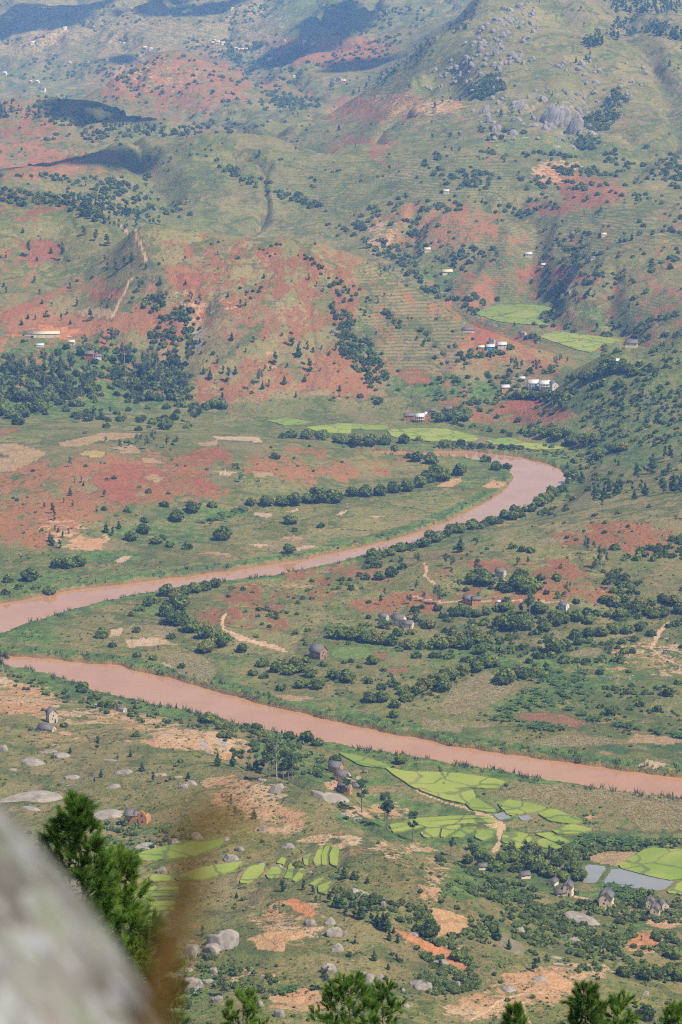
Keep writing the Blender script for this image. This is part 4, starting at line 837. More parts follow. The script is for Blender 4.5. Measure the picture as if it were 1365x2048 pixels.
# ------------------------------------------------------------------ foliage
def leaf_material(name, dark, mid, light, flush=None, spec=.2):
    t = NT(name)
    rnd = t.node('ShaderNodeObjectInfo', 5); lv = t.attr('lv', 2)
    n1 = t.noise(.11, 2); n2 = t.noise(.9, 3)
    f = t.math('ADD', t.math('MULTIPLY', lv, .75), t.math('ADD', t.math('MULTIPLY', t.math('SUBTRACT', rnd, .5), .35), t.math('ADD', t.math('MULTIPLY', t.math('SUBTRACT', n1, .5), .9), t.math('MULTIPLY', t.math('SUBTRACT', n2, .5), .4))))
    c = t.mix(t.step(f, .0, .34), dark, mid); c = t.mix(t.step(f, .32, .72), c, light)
    if flush:
        fl = t.attr('fl', 2); c = t.mix(t.math('MULTIPLY', t.step(t.math('ADD', fl, t.math('MULTIPLY', t.math('SUBTRACT', n2, .5), .6)), .35, .7), .8), c, flush)
    t.fin(c, .75, spec); tr = t.t.nodes.new('ShaderNodeBsdfTranslucent'); t.put(tr.inputs[0], t.mul(c, (1.5, 1.45, .9)))
    ms = t.t.nodes.new('ShaderNodeMixShader'); ms.inputs[0].default_value = .38; t.t.links.new(t.b.outputs[0], ms.inputs[1]); t.t.links.new(tr.outputs[0], ms.inputs[2]); t.t.links.new(ms.outputs[0], t.out.inputs[0])
    MAT[name] = t.m; return t.m
leaf_material('mango_leaf', (.042, .066, .010), (.118, .162, .027), (.235, .275, .048), (.34, .25, .065))
leaf_material('gum_leaf', (.056, .080, .030), (.118, .150, .056), (.195, .225, .09))
leaf_material('pine_leaf', (.028, .058, .015), (.066, .118, .028), (.135, .195, .046))
leaf_material('bush_leaf', (.044, .074, .018), (.105, .150, .036), (.20, .25, .065), (.20, .17, .05))
leaf_material('banana_leaf', (.045, .085, .022), (.085, .15, .036), (.15, .23, .055))
leaf_material('reed_leaf', (.05, .065, .026), (.10, .125, .05), (.19, .19, .09))
leaf_material('dry_stalk', (.30, .225, .125), (.42, .33, .19), (.55, .44, .27))
leaf_material('needle', (.045, .10, .014), (.10, .20, .030), (.22, .33, .06))
simple('bark', (.13, .095, .075), (.24, .20, .165), 1.2, .95)
simple('pale_bark', (.30, .27, .24), (.42, .39, .36), 1.2, .9)

def sph(n, up=0.0):
    d = RNG.normal(size=(n, 3)); d /= np.linalg.norm(d, axis=1, keepdims=True)
    if up: d[:, 2] = d[:, 2] * (1 - up) + up * np.abs(d[:, 2]); d /= np.linalg.norm(d, axis=1, keepdims=True)
    return d
def core_sphere(c, r, nu=9, nv=5):
    V = []; F_ = []
    for i in range(nv + 1):
        th = math.pi * i / nv
        for j in range(nu):
            ph = 2 * math.pi * j / nu; k = 1 + RNG.uniform(-.12, .12)
            V.append((c[0] + r[0] * k * math.sin(th) * math.cos(ph), c[1] + r[1] * k * math.sin(th) * math.sin(ph), c[2] + r[2] * k * math.cos(th)))
    for i in range(nv):
        for j in range(nu):
            a, b = i * nu + j, i * nu + (j + 1) % nu
            F_ += [(a, a + nu, b), (b, a + nu, b + nu)]
    return np.array(V), np.array(F_)
def crown(lobes, n, size, up=.25, core=.8, shell=(.8, 1.06), flush=0.0, droop=.5):
    """leaf patches spread over lobes [(cx,cy,cz,rx,ry,rz)...]; returns V, F, lv, fl"""
    L = np.array(lobes); w = (L[:, 3] * L[:, 5]); w = w / w.sum()
    k = RNG.choice(len(L), n, p=w); d = sph(n, up)
    P = L[k, :3] + d * L[k, 3:] * RNG.uniform(*shell, (n, 1))
    nr = d + RNG.normal(size=(n, 3)) * droop; nr /= np.linalg.norm(nr, axis=1, keepdims=True)
    a = np.cross(nr, RNG.normal(size=(n, 3))); a /= np.linalg.norm(a, axis=1, keepdims=True); b = np.cross(nr, a)
    s = size * RNG.uniform(.6, 1.35, (n, 1))
    V = np.stack([P - a * s, P - b * s * .7 + nr * s * .15, P + a * s, P + b * s * .7 + nr * s * .15], 1).reshape(-1, 3)
    i = np.arange(n) * 4
    F_ = np.concatenate([np.stack([i, i + 1, i + 2], 1), np.stack([i, i + 2, i + 3], 1)])
    lv = np.repeat(RNG.uniform(0, 1, n), 4)
    topz = (P[:, 2] - P[:, 2].min()) / (np.ptp(P[:, 2]) + 1e-6)
    fl = np.repeat(np.where(RNG.uniform(0, 1, n) < flush * (.3 + topz), RNG.uniform(.5, 1, n), 0), 4)
    Vs, Fs, ls, fs = [V], [F_], [lv], [fl]; off = len(V)
    if core:
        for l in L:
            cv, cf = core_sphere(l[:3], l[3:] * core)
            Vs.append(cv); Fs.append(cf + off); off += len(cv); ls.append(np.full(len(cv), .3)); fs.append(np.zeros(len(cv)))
    return np.concatenate(Vs), np.concatenate(Fs), np.concatenate(ls), np.concatenate(fs)
def leafy_mesh(name, data, mat):
    V, F_, lv, fl = data
    me = mesh_np(name, V, F_, mat)
    for an, arr in (('lv', lv), ('fl', fl)):
        a = me.attributes.new(an, 'FLOAT', 'POINT'); a.data.foreach_set('value', arr.astype(np.float32))
    return me
def limb(pts, radii, n=6):
    """tapered tube along points"""
    V = []; F_ = []
    pts = [Vector(p) for p in pts]
    for i, p in enumerate(pts):
        t = (pts[min(i + 1, len(pts) - 1)] - pts[max(i - 1, 0)]).normalized()
        a = t.orthogonal().normalized(); b = t.cross(a)
        for j in range(n):
            q = p + (a * math.cos(2 * math.pi * j / n) + b * math.sin(2 * math.pi * j / n)) * radii[i]; V.append(tuple(q))
    for i in range(len(pts) - 1):
        for j in range(n):
            F_.append((i * n + j, i * n + (j + 1) % n, (i + 1) * n + (j + 1) % n, (i + 1) * n + j))
    return np.array(V), np.array(F_)
def join(parts):
    V = []; F_ = []; o = 0
    for v, f in parts: V.append(v); F_.append(f + o); o += len(v)
    return np.concatenate(V), np.concatenate(F_)

def mango_variant(lod=1.0, flush=0.0):          # unit: crown radius 1, height about 1.75
    n_l = random.randint(6, 9); lobes = [(0, 0, 1.0, .72, .72, .62)]
    for i in range(n_l):
        a = 2 * math.pi * (i + random.random() * .7) / n_l; r = random.uniform(.38, .62)
        lobes.append((r * math.cos(a), r * math.sin(a), random.uniform(.62, 1.15), random.uniform(.34, .50), random.uniform(.34, .50), random.uniform(.30, .46)))
    lobes.append((random.uniform(-.2, .2), random.uniform(-.2, .2), 1.38, .42, .42, .34))
    lobes = [(l[0], l[1], l[2] - .30) + tuple(l[3:]) for l in lobes]
    if lod < .5: lobes = lobes[:1] + random.sample(lobes[1:], 4)
    return crown(lobes, int(460 * lod) if lod >= 1 else int(1000 * lod), .085 / math.sqrt(lod) if lod < 1 else .15, .3, .84, flush=flush)
def gum_variant(lod=1.0):                       # unit height 1
    lobes = []
    for i in range(9):
        z = .38 + .6 * i / 8; r = .17 * math.sin(math.pi * (.25 + .7 * i / 8)) + .02
        a = random.random() * 6.28; lobes.append((math.cos(a) * r * .7, math.sin(a) * r * .7, z, r * random.uniform(.5, .8), r * random.uniform(.5, .8), r * random.uniform(.55, .9)))
    return crown(lobes, int(560 * lod), .026 if lod >= 1 else .026 / math.sqrt(lod), .1, .5, shell=(.5, 1.15), droop=.9)
def pine_variant(lod=1.0):                      # unit height 1, conical
    lobes = []
    for i in range(9):
        z = .14 + .82 * i / 8; r = (.20 * (1 - (i / 8.4) ** 1.5) + .03) * random.uniform(.7, 1.25)
        m_ = 5 if i < 6 else 2
        for j in range(m_):
            a = 2 * math.pi * (j + random.random()) / m_; lobes.append((math.cos(a) * r * .6, math.sin(a) * r * .6, z + random.uniform(-.05, .05), r * random.uniform(.4, .75), r * random.uniform(.4, .75), random.uniform(.05, .09)))
    if lod < .5: lobes = lobes[::3]
    return crown(lobes, int(800 * lod), .026 if lod >= 1 else .026 / math.sqrt(lod), .3, .85 if lod >= 1 else .95, shell=(.7, 1.15), droop=.7)
def bushy_pine_variant(lod=1.0):
    lobes = []; lean = random.uniform(-.06, .06)
    for i in range(11):
        z = random.uniform(.16, .92); r = (.17 - .10 * max(0, z - .55) / .4) * random.uniform(.5, 1.2); a = random.random() * 6.28
        lobes.append((math.cos(a) * r * .7 + lean * z, math.sin(a) * r * .7, z, random.uniform(.07, .13), random.uniform(.07, .13), random.uniform(.06, .11)))
    if lod < .5: lobes = lobes[::2]
    return crown(lobes, int(700 * lod), .028 if lod >= 1 else .03 / math.sqrt(lod), .3, .8, shell=(.7, 1.15), droop=.8)
def tallpine_variant():                         # unit height 1, bare trunk
    lobes = []
    for i in range(13):
        z = random.uniform(.5, .96); r = .20 * math.sin(math.pi * min(1, max(.12, (1.06 - z) / .62))) + .03
        a = random.random() * 6.28; q = r * random.uniform(.3, 1.0)
        lobes.append((math.cos(a) * q, math.sin(a) * q, z, random.uniform(.06, .10), random.uniform(.06, .10), random.uniform(.035, .06)))
    return crown(lobes, 900, .02, .2, .7, shell=(.6, 1.2), droop=.8)
def bush_variant(lod=1.0):                      # unit radius 1, height about 1.3
    lobes = [(0, 0, .55, .7, .7, .55)]
    for i in range(6):
        a = 2 * math.pi * (i + random.random()) / 6; lobes.append((.55 * math.cos(a), .55 * math.sin(a), random.uniform(.35, .7), random.uniform(.3, .45), random.uniform(.3, .45), random.uniform(.28, .45)))
    if lod < .5: lobes = lobes[:4]
    return crown(lobes, int(420 * lod), .12 if lod >= 1 else .12 / math.sqrt(lod), .4, .82, flush=.1)
def banana_variant():                           # unit height 1
    V = []; F_ = []; lv = []
    for s in range(random.randint(3, 4)):
        ox, oy = random.uniform(-.35, .35), random.uniform(-.35, .35); h = random.uniform(.45, .62)
        for i in range(8):
            a = random.random() * 6.28; L_ = random.uniform(.42, .62); e = random.uniform(.5, 1.1); o = len(V); wv = random.uniform(.07, .11); c = random.random()
            for k in range(5):
                t = k / 4; rr = L_ * t * math.cos(e) + .18 * L_ * t * t; zz = h * .7 + L_ * t * math.sin(e) - .55 * L_ * t * t
                ww = wv * math.sin(math.pi * (.12 + .8 * t)); px_, py_ = ox + rr * math.cos(a), oy + rr * math.sin(a)
                V += [(px_ - math.sin(a) * ww, py_ + math.cos(a) * ww, zz - .03), (px_, py_, zz), (px_ + math.sin(a) * ww, py_ - math.cos(a) * ww, zz - .03)]; lv += [c] * 3
            for k in range(4):
                for m_ in (0, 1):
                    q = o + k * 3 + m_; F_ += [(q, q + 3, q + 1), (q + 1, q + 3, q + 4)]
    return np.array(V), np.array(F_), np.array(lv), np.zeros(len(V))

def trunk_mesh(name, kind):
    if kind == 'mango':
        parts = [limb([(0, 0, -.12), (0, 0, .1), (.02, .01, .3), (.03, 0, .55)], [.13, .085, .07, .05])]
        for a in (0.3, 2.3, 4.4): parts.append(limb([(0, 0, .14), (.22 * math.cos(a), .22 * math.sin(a), .34), (.4 * math.cos(a), .4 * math.sin(a), .6)], [.055, .04, .02], 5))
        m_ = 'bark'
    elif kind == 'gum':
        parts = [limb([(0, 0, -.03), (0, 0, .2), (.01, .005, .5), (0, .01, .93)], [.016, .012, .009, .003])]
        for z_, a in ((.42, 0.4), (.5, 2.5), (.58, 4.2), (.68, 1.4), (.76, 3.3)): parts.append(limb([(0, 0, z_), (.09 * math.cos(a), .09 * math.sin(a), z_ + .09)], [.006, .002], 5))
        m_ = 'pale_bark'
    else:
        parts = [limb([(0, 0, -.04), (0, 0, .2), (.006, 0, .55), (0, 0, .95)], [.022, .017, .012, .004])]
        for z_, a in ((.52, 0.4), (.6, 2.5), (.66, 4.2), (.72, 1.4), (.8, 3.3), (.56, 5.5)): parts.append(limb([(0, 0, z_), (.12 * math.cos(a), .12 * math.sin(a), z_ + .03)], [.006, .002], 5))
        m_ = 'bark'
    v, f = join(parts); return mesh_np(name, v, f, MAT[m_], True)
TRUNK = {k: trunk_mesh('trunk', k) for k in ('mango', 'gum', 'pine')}
CROWN = {'mango': [leafy_mesh('crown', mango_variant(1, [0, 0, 0, .02, .5, .75][i]), MAT['mango_leaf']) for i in range(6)],
         'gum': [leafy_mesh('crown', gum_variant(), MAT['gum_leaf']) for i in range(4)],
         'pine': [leafy_mesh('crown', (pine_variant if i < 2 else bushy_pine_variant)(), MAT['pine_leaf']) for i in range(6)],
         'tallpine': [leafy_mesh('crown', tallpine_variant(), MAT['pine_leaf']) for i in range(3)]}
BUSH = [leafy_mesh('bush', bush_variant(), MAT['bush_leaf']) for i in range(5)]
BANANA = [leafy_mesh('banana', banana_variant(), MAT['banana_leaf']) for i in range(4)]
NAMES = {'mango': ('mango_tree', 'mango tree'), 'gum': ('eucalyptus_tree', 'eucalyptus'), 'pine': ('pine_tree', 'pine'), 'tallpine': ('tall_pine_tree', 'pine')}
COUNT = {}
TREE_AT = []
def tree(kind, x, y, z, s, label, group, variant=None):
    nm, cat = NAMES[kind]
    r = new_obj(nm, None, None, 'thing', label, cat, group); r.empty_display_size = .5
    r.location = (x, y, z); r.rotation_euler = (0, 0, random.random() * 6.28); k = random.uniform(.85, 1.15) if kind != 'mango' else random.uniform(.8, 1.05); r.scale = (s, s * random.uniform(.94, 1.06), s * k)
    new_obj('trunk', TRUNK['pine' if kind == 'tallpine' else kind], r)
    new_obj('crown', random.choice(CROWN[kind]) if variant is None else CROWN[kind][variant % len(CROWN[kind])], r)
    COUNT[kind] = COUNT.get(kind, 0) + 1
    return r
REQ = []
ORD = 'first second third fourth fifth sixth seventh eighth ninth tenth eleventh twelfth thirteenth fourteenth fifteenth sixteenth seventeenth eighteenth nineteenth twentieth'.split()
ORD += ['twenty ' + o_ for o_ in ORD[:9]] + ['thirtieth'] + ['thirty ' + o_ for o_ in ORD[:9]] + ['fortieth'] + ['forty ' + o_ for o_ in ORD[:9]]
def mpp(x, y, z): return float(project(x, y, z)[2]) / F_PX      # metres per photograph pixel
def grove(kind, ref, pts, label, flush=None, by='w', hk=1.0):
    """pts (x, y_base, width) in zoomed pixels"""
    x0, y0, zf = ref
    pts = sorted(pts, key=lambda p: p[0])
    P = Z(x0, y0, zf, [(p[0], p[1]) for p in pts]); hx, hy, hz, ok = hit([p[0] for p in P], [p[1] for p in P]); base = label
    for n_, (p, X, Y, Zz, o) in enumerate(zip(pts, hx, hy, hz, ok)):
        if not o: continue
        if 1 < len(pts) <= len(ORD): label = base + ', ' + ORD[n_] + (' from the left' if len(base.split()) + len(ORD[n_].split()) <= 13 else ' from left')
        m_ = mpp(X, Y, Zz); w = p[2] / zf * m_
        if kind == 'mango': s = max(1.6, w * .5) * 1.05; v = random.choice([4, 5, 3]) if flush and random.random() < flush else random.randint(0, 3)
        elif kind == 'gum': s = (p[3] / zf * m_ if len(p) > 3 else w * 3.0) * 1.02; v = None
        elif kind == 'tallpine': s = (p[3] / zf * m_ if len(p) > 3 else w * 2.0); v = None
        else: s = (p[3] / zf * m_ if len(p) > 3 else w * 1.1); v = None
        REQ.append((s / m_, kind, float(X), float(Y), float(Zz) - .1, s, label, base if len(pts) > 1 else None, v)); TREE_AT.append((float(X), float(Y)))

def G(kind, ref, pts, label, **k): grove(kind, ref, pts, label, **k)
# --- left river plain
G('mango', A5, [(868, 447, 75)], 'widest lone round mango tree in the middle of the left river plain')
G('mango', A5, [(733, 483, 45)], 'small round mango tree standing alone near the river plain middle')
G('mango', A5, [(662, 475, 40), (610, 462, 50), (632, 450, 42), (515, 450, 60), (560, 420, 62), (565, 378, 40)], 'round dark mango trees clumped below the red plateau slope')
G('mango', A5, [(1135, 385, 66), (1148, 415, 30), (1250, 400, 36)], 'mango trees spaced out on the plain below the dark tree row')
G('mango', A5, [(1127, 500, 56)], 'round mango tree at the river edge beside a pale plot')
G('mango', A5, [(640, 318, 40), (752, 340, 62), (830, 320, 40), (690, 372, 66)], 'mango trees along the green ditch under the plateau')
G('mango', A5, [(980, 312, 50), (1040, 315, 62), (1100, 314, 60), (1150, 312, 66), (1205, 303, 60), (1235, 302, 84), (1295, 300, 84)], 'big dark mango tree in the row at the plateau foot')
G('mango', A5, [(225, 555, 60), (268, 556, 72), (308, 550, 60)], 'mango trees grown into one long crown near the left bank')
G('mango', A5, [(35, 612, 50), (118, 605, 76), (75, 640, 40), (140, 640, 40), (195, 662, 60), (20, 660, 40)], 'mango trees above the left end of the upper river reach')
G('mango', A5, [(446, 210, 26), (418, 215, 20), (503, 338, 42), (408, 332, 28), (545, 245, 18), (660, 270, 24), (580, 265, 30)], 'small round trees scattered over the red plateau slope')
G('mango', A5, [(1075, 130, 46)], 'round tree on the orange scar of the plateau')
# --- inner bend
G('mango', A5, [(400, 828, 56)], 'dense round mango tree beside the small pale plot on the bend')
G('mango', A5, [(441, 865, 34)], 'small umbrella shaped tree below the dense round one on the bend')
G('mango', A5, [(533, 807, 40)], 'mango tree at the left corner of the dry maize on the bend')
G('mango', A5, [(668, 832, 40)], 'round mango tree at the right end of the large pale field')
G('mango', A5, [(535, 905, 38)], 'round tree with clear shadow nearest the bank notch')
G('mango', A5, [(598, 915, 38)], 'flat round tree right of the bank notch')
G('mango', A5, [(706, 948, 38)], 'upright round tree closest to the lower bank on the bend')
G('mango', A5, [(945, 885, 50)], 'round mango tree beside the orange path on the bend')
G('mango', A5, [(805, 885, 82), (862, 862, 82), (800, 830, 70), (745, 805, 80), (690, 778, 90), (640, 778, 44), (652, 742, 70), (704, 724, 90), (690, 692, 80), (655, 664, 70), (720, 662, 60), (760, 652, 60), (800, 642, 60), (842, 632, 50)], 'mango trees packed in the grove across the river bend', flush=.35)
G('mango', A5, [(545, 722, 46), (518, 744, 36), (580, 704, 50), (612, 694, 42)], 'mango trees straggling left from the bend grove')
G('mango', A5, [(905, 640, 28), (948, 645, 26), (985, 655, 16), (890, 672, 14), (1022, 780, 20), (1052, 790, 18), (1058, 728, 14), (1078, 735, 14), (1100, 732, 14), (1120, 735, 16), (1008, 748, 16), (1000, 828, 26), (960, 730, 10), (1065, 752, 16), (1160, 740, 12)], 'little round trees dotted over the reddish knoll slope')
G('mango', A5, [(1025, 940, 56), (1080, 962, 60), (1130, 972, 60), (1172, 962, 60), (1212, 982, 60), (1260, 940, 36), (1300, 985, 50), (1350, 992, 60), (1150, 935, 50), (1195, 925, 40), (1100, 935, 46)], 'orchard trees in front of the brown brick house', flush=.35)
G('mango', A5, [(985, 976, 42), (1030, 987, 42)], 'pair of round trees left of the orchard by the brick house')
G('mango', A1, [(1097, 195, 46), (1178, 185, 60), (1240, 190, 62)], 'round trees in line on the green strip above the lower bank')
G('mango', A2, [(265, 482, 56)], 'lone round tree between the river reeds and the paddies')
# --- far plain
G('mango', A6, [(30, 70, 60), (90, 76, 60), (150, 76, 62), (205, 76, 60), (280, 70, 52), (335, 62, 36), (245, 96, 32), (-40, 60, 60), (-100, 55, 60), (-160, 50, 50), (-195, 52, 40)], 'dark trees in the long row beyond the plateau')
G('mango', A6, [(440, 85, 52), (503, 80, 46), (545, 86, 34), (580, 88, 34), (620, 90, 34), (660, 92, 34), (700, 94, 36), (855, 92, 28), (830, 86, 20), (735, 95, 30)], 'trees in the row along the far bank of the bend')
G('mango', A6, [(495, 195, 60)], 'lone dark tree near the sand plot inside the far bend')
G('mango', A6, [(80, 277, 62), (132, 277, 62), (187, 273, 62), (240, 262, 62), (292, 256, 62), (340, 242, 62), (372, 222, 72), (432, 216, 72), (402, 190, 62), (330, 142, 62), (385, 150, 62), (15, 302, 62), (300, 128, 40)], 'mango trees in the dark belt under the far plateau edge')
G('mango', A6, [(600, 142, 46), (640, 175, 50), (680, 170, 40)], 'low spreading trees on the tip inside the far bend')
# --- right bank belt
row = []
for (a, b, n_) in (((150, 516), (430, 432), 12), ((430, 432), (740, 345), 15), ((740, 345), (950, 205), 14)):
    for i in range(n_): row.append((a[0] + (b[0] - a[0]) * i / n_ + random.uniform(-8, 8), a[1] + (b[1] - a[1]) * i / n_ + random.uniform(-6, 22), random.uniform(34, 60)))
G('mango', A6, row, 'bushy trees in the belt along the right river bank', flush=.2)
G('mango', A6, [(1040, 130, 62), (1095, 106, 62), (1135, 100, 50), (830, 45, 60), (780, 40, 50), (880, 55, 60), (930, 75, 60), (985, 76, 66), (1025, 66, 50), (740, 30, 40)], 'trees at the foot of the right wooded slope above the far bend', flush=.25)
# --- knoll
G('mango', A6, [(705, 482, 42), (740, 492, 42), (775, 498, 40), (130, 560, 32), (172, 556, 52), (187, 602, 52), (132, 602, 42), (230, 592, 62), (272, 562, 42), (75, 642, 32), (70, 606, 22), (155, 516, 52), (105, 590, 30), (60, 625, 20)], 'trees on the low end of the knoll by the river')
G('mango', A6, [(545, 617, 70), (600, 622, 80), (570, 590, 60)], 'dark trees left of the small white house')
G('mango', A6, [(665, 637, 56), (722, 642, 90), (772, 652, 80), (735, 605, 60), (690, 650, 50), (800, 640, 50)], 'dark trees right below the small white house')
G('mango', A6, [(812, 602, 42)], 'round tree left of the pair on the red slope')
G('mango', A6, [(876, 600, 42)], 'round tree right of the pair on the red slope')
G('mango', A6, [(1105, 485, 40)], 'round tree under the red scar on the knoll')
G('mango', A6, [(410, 722, 42), (325, 732, 46), (480, 745, 50), (522, 744, 50), (562, 748, 50), (602, 738, 50), (640, 722, 42), (682, 722, 60), (500, 715, 40), (465, 725, 30), (680, 690, 40), (350, 715, 30)], 'orchard trees below the long brown house', flush=.15)
G('mango', A6, [(655, 792, 80), (702, 802, 90), (747, 797, 80), (690, 770, 70), (740, 775, 60)], 'large trees forming the thick clump under the houses', flush=.2)
G('mango', A6, [(810, 732, 62), (832, 802, 62), (872, 782, 52), (902, 772, 52), (785, 722, 40), (860, 735, 30), (915, 740, 26), (905, 660, 20), (880, 675, 30)], 'trees scattered below the red track on the slope', flush=.2)
G('mango', A6, [(865, 885, 92)], 'biggest dark round tree in the orchards')
G('mango', A6, [(810, 910, 42), (860, 908, 40), (905, 927, 46)], 'small round trees under the biggest dark orchard tree')
G('mango', A6, [(950, 832, 62), (1000, 827, 62), (1050, 822, 62), (1100, 812, 62), (1150, 812, 62), (1200, 802, 52), (1245, 822, 42), (1180, 842, 42), (1130, 852, 42), (1090, 857, 42), (1050, 857, 32), (960, 857, 52), (1000, 850, 42)], 'trees in the double orchard row on the right', flush=.3)
G('mango', A6, [(995, 737, 46), (950, 694, 32), (1060, 692, 52), (1100, 702, 62), (1132, 692, 52), (1120, 752, 62), (1182, 732, 62), (1030, 742, 42), (1000, 772, 52), (960, 762, 52), (1200, 712, 52), (1242, 702, 52), (1290, 742, 60), (1340, 782, 46), (1260, 750, 50), (1230, 740, 50), (1330, 700, 60), (1290, 690, 50), (1360, 730, 60)], 'trees scattered over the green slope at the right edge', flush=.15)
G('mango', A6, [(30, 832, 62), (80, 837, 62), (130, 847, 62), (182, 852, 62), (232, 857, 62), (292, 872, 62), (5, 828, 60), (55, 815, 50), (105, 822, 50), (155, 830, 50)], 'flowering mango trees in the thick row above the meadow', flush=.7)
G('mango', A6, [(345, 872, 46), (387, 872, 46)], 'two rust tinted mango trees at the end of the row', flush=1.0)
G('mango', A6, [(200, 790, 52), (255, 822, 52), (305, 817, 42), (380, 792, 62), (325, 765, 40), (355, 780, 40)], 'trees close around the pair of grey roofed houses', flush=.4)
G('mango', A6, [(430, 872, 62), (470, 867, 52), (522, 872, 62), (562, 852, 72), (582, 892, 62), (500, 842, 50), (540, 820, 50), (470, 820, 40), (610, 850, 50), (620, 820, 40), (470, 800, 30), (590, 780, 40), (550, 785, 36)], 'mixed orchard trees in the middle of the green slope', flush=.4)
G('mango', A6, [(157, 932, 50), (330, 907, 44), (60, 1002, 60), (140, 1007, 42), (20, 992, 50), (110, 947, 32), (75, 925, 30), (45, 930, 24), (200, 960, 30)], 'trees dotted around the brown plots below the meadow', flush=.1)
G('mango', A6, [(460, 992, 72), (512, 972, 62), (562, 962, 62), (612, 942, 72), (640, 940, 42), (430, 1002, 62), (585, 945, 50)], 'mango trees in the slanting orchard row above the maize', flush=.5)
G('mango', A6, [(680, 1002, 90), (660, 1010, 70), (742, 987, 72), (782, 982, 52), (810, 967, 42), (832, 987, 42), (710, 980, 60)], 'mango trees in the clump right of the maize', flush=.4)
G('mango', A6, [(1045, 972, 42), (1110, 922, 32), (1155, 967, 24), (1030, 927, 22), (1020, 865, 24)], 'single orchard trees near the eucalyptus on the right plain', flush=.3)
G('mango', A2, [(430, 197, 76)], 'big grey green round tree at the end of the slanting row')
G('mango', A2, [(360, 192, 70), (345, 205, 50), (290, 237, 60), (275, 212, 52), (247, 262, 50), (145, 242, 60), (195, 240, 66), (243, 302, 48), (195, 192, 42), (240, 182, 42), (320, 215, 50)], 'mango trees of the lower slanting orchard', flush=.3)
G('mango', A2, [(1200, 257, 46), (1265, 277, 46), (1310, 217, 52), (1220, 212, 36), (1115, 197, 36), (1090, 292, 52), (1350, 172, 36), (1275, 195, 24), (1285, 215, 30)], 'round trees on the plain at the right edge', flush=.2)
# --- beyond the bend
G('mango', A4, [(210, 365, 40), (225, 382, 30), (265, 417, 22), (405, 387, 16), (345, 432, 30), (370, 442, 26), (265, 400, 20), (245, 395, 20), (255, 420, 20), (310, 385, 14)], 'small round trees on the right flank of the dome hill')
G('mango', A4, [(490, 630, 42), (530, 617, 26), (565, 622, 20), (417, 622, 26), (447, 614, 16), (470, 615, 26), (615, 615, 20)], 'round trees standing along the red foot of the spur')
G('mango', A4, [(180, 712, 42), (110, 692, 26), (210, 607, 30), (260, 590, 18), (165, 700, 24), (60, 540, 20), (140, 560, 30), (120, 555, 26), (260, 665, 22), (170, 665, 18)], 'round trees on the green foot of the dome hill')
G('mango', A4, [(400, 540, 22), (427, 562, 16), (450, 557, 16), (490, 552, 22), (522, 562, 22), (500, 527, 30), (540, 532, 40), (580, 532, 42), (620, 527, 42), (660, 522, 32), (690, 502, 40), (510, 545, 26), (640, 520, 30), (540, 515, 30)], 'trees below the blue house village')
G('mango', A4, [(780, 462, 40), (800, 470, 36), (760, 465, 30), (790, 410, 26), (820, 420, 26)], 'trees by the tan house on the end of the spur')
G('mango', A4, [(480, 782, 60), (520, 780, 60), (450, 777, 60), (420, 787, 52), (500, 750, 40), (400, 770, 40)], 'dark trees beside the red brick veranda house')
G('mango', A4, [(725, 787, 34), (640, 772, 26), (620, 745, 20), (665, 730, 20), (810, 790, 24)], 'round trees on the red slope under the white houses')
G('mango', A4, [(690, 692, 46), (720, 694, 46), (750, 694, 50), (780, 694, 50), (810, 694, 46), (840, 692, 46), (870, 690, 46), (900, 722, 52), (880, 702, 50), (940, 682, 42), (925, 700, 40)], 'trees in the dark hedge in front of the white veranda houses')
G('mango', A4, [(830, 842, 62), (782, 822, 52), (742, 832, 42), (882, 842, 52), (940, 872, 62), (990, 872, 62), (1022, 862, 52), (860, 820, 50), (910, 840, 50), (770, 845, 40)], 'trees with yellow tops above the far bank paddies', flush=.45)
G('mango', A4, [(1060, 562, 42), (1100, 592, 62), (1150, 592, 62), (1182, 602, 52), (1060, 602, 62), (1010, 622, 52), (1060, 642, 42), (1120, 652, 52), (1020, 655, 40), (980, 625, 50), (940, 625, 40), (1200, 570, 40), (1085, 560, 50), (1130, 560, 40)], 'trees crowding below the tin roofs on the right ridge')
G('mango', A4, [(1063, 512, 32)], 'single tree at the edge of the side valley paddies')
# --- wooded foot on the left
G('mango', A3, [(345, 522, 66), (325, 525, 50), (365, 515, 40)], 'dark trees behind the red brick house on the left')
G('mango', A3, [(650, 817, 62), (730, 812, 42), (540, 822, 36), (580, 812, 24), (415, 812, 36), (500, 745, 30), (800, 735, 40), (830, 730, 50), (870, 735, 50), (640, 815, 50)], 'dark round trees along the foot of the dome hill')
# --- near hillside
G('mango', A1, [(320, 185, 46)], 'round dark tree on the near bank against the river water')
G('mango', A1, [(250, 340, 36)], 'round tree right of the tall mud house')
G('mango', A1, [(530, 377, 40)], 'round tree under the pale river cliff')
G('mango', A1, [(815, 322, 60)], 'round tree at the water edge above the cliff')
G('mango', A1, [(705, 477, 30)], 'small round tree under the river cliff')
G('mango', A1, [(375, 232, 50), (430, 270, 50), (400, 262, 40)], 'bushy trees along the near left bank')
G('mango', A1, [(1310, 477, 52)], 'dark round tree behind the mud village')
G('mango', A1, [(1165, 885, 42)], 'dark rounded bush tree inside the stepped paddies')
G('mango', A1, [(1000, 352, 52), (960, 345, 40), (905, 345, 40), (1130, 385, 50), (1200, 395, 60), (1240, 410, 50), (1180, 380, 40)], 'rounded trees on the near bank above the river')
G('mango', B4, [(345, 725, 76)], 'very dark round bush tree beside the orange strip')
G('mango', B4, [(1200, 995, 96)], 'dense dark round tree near the bottom right')
G('mango', B4, [(215, 620, 110), (170, 600, 80), (190, 560, 80)], 'thick grey green trees filling the gully')
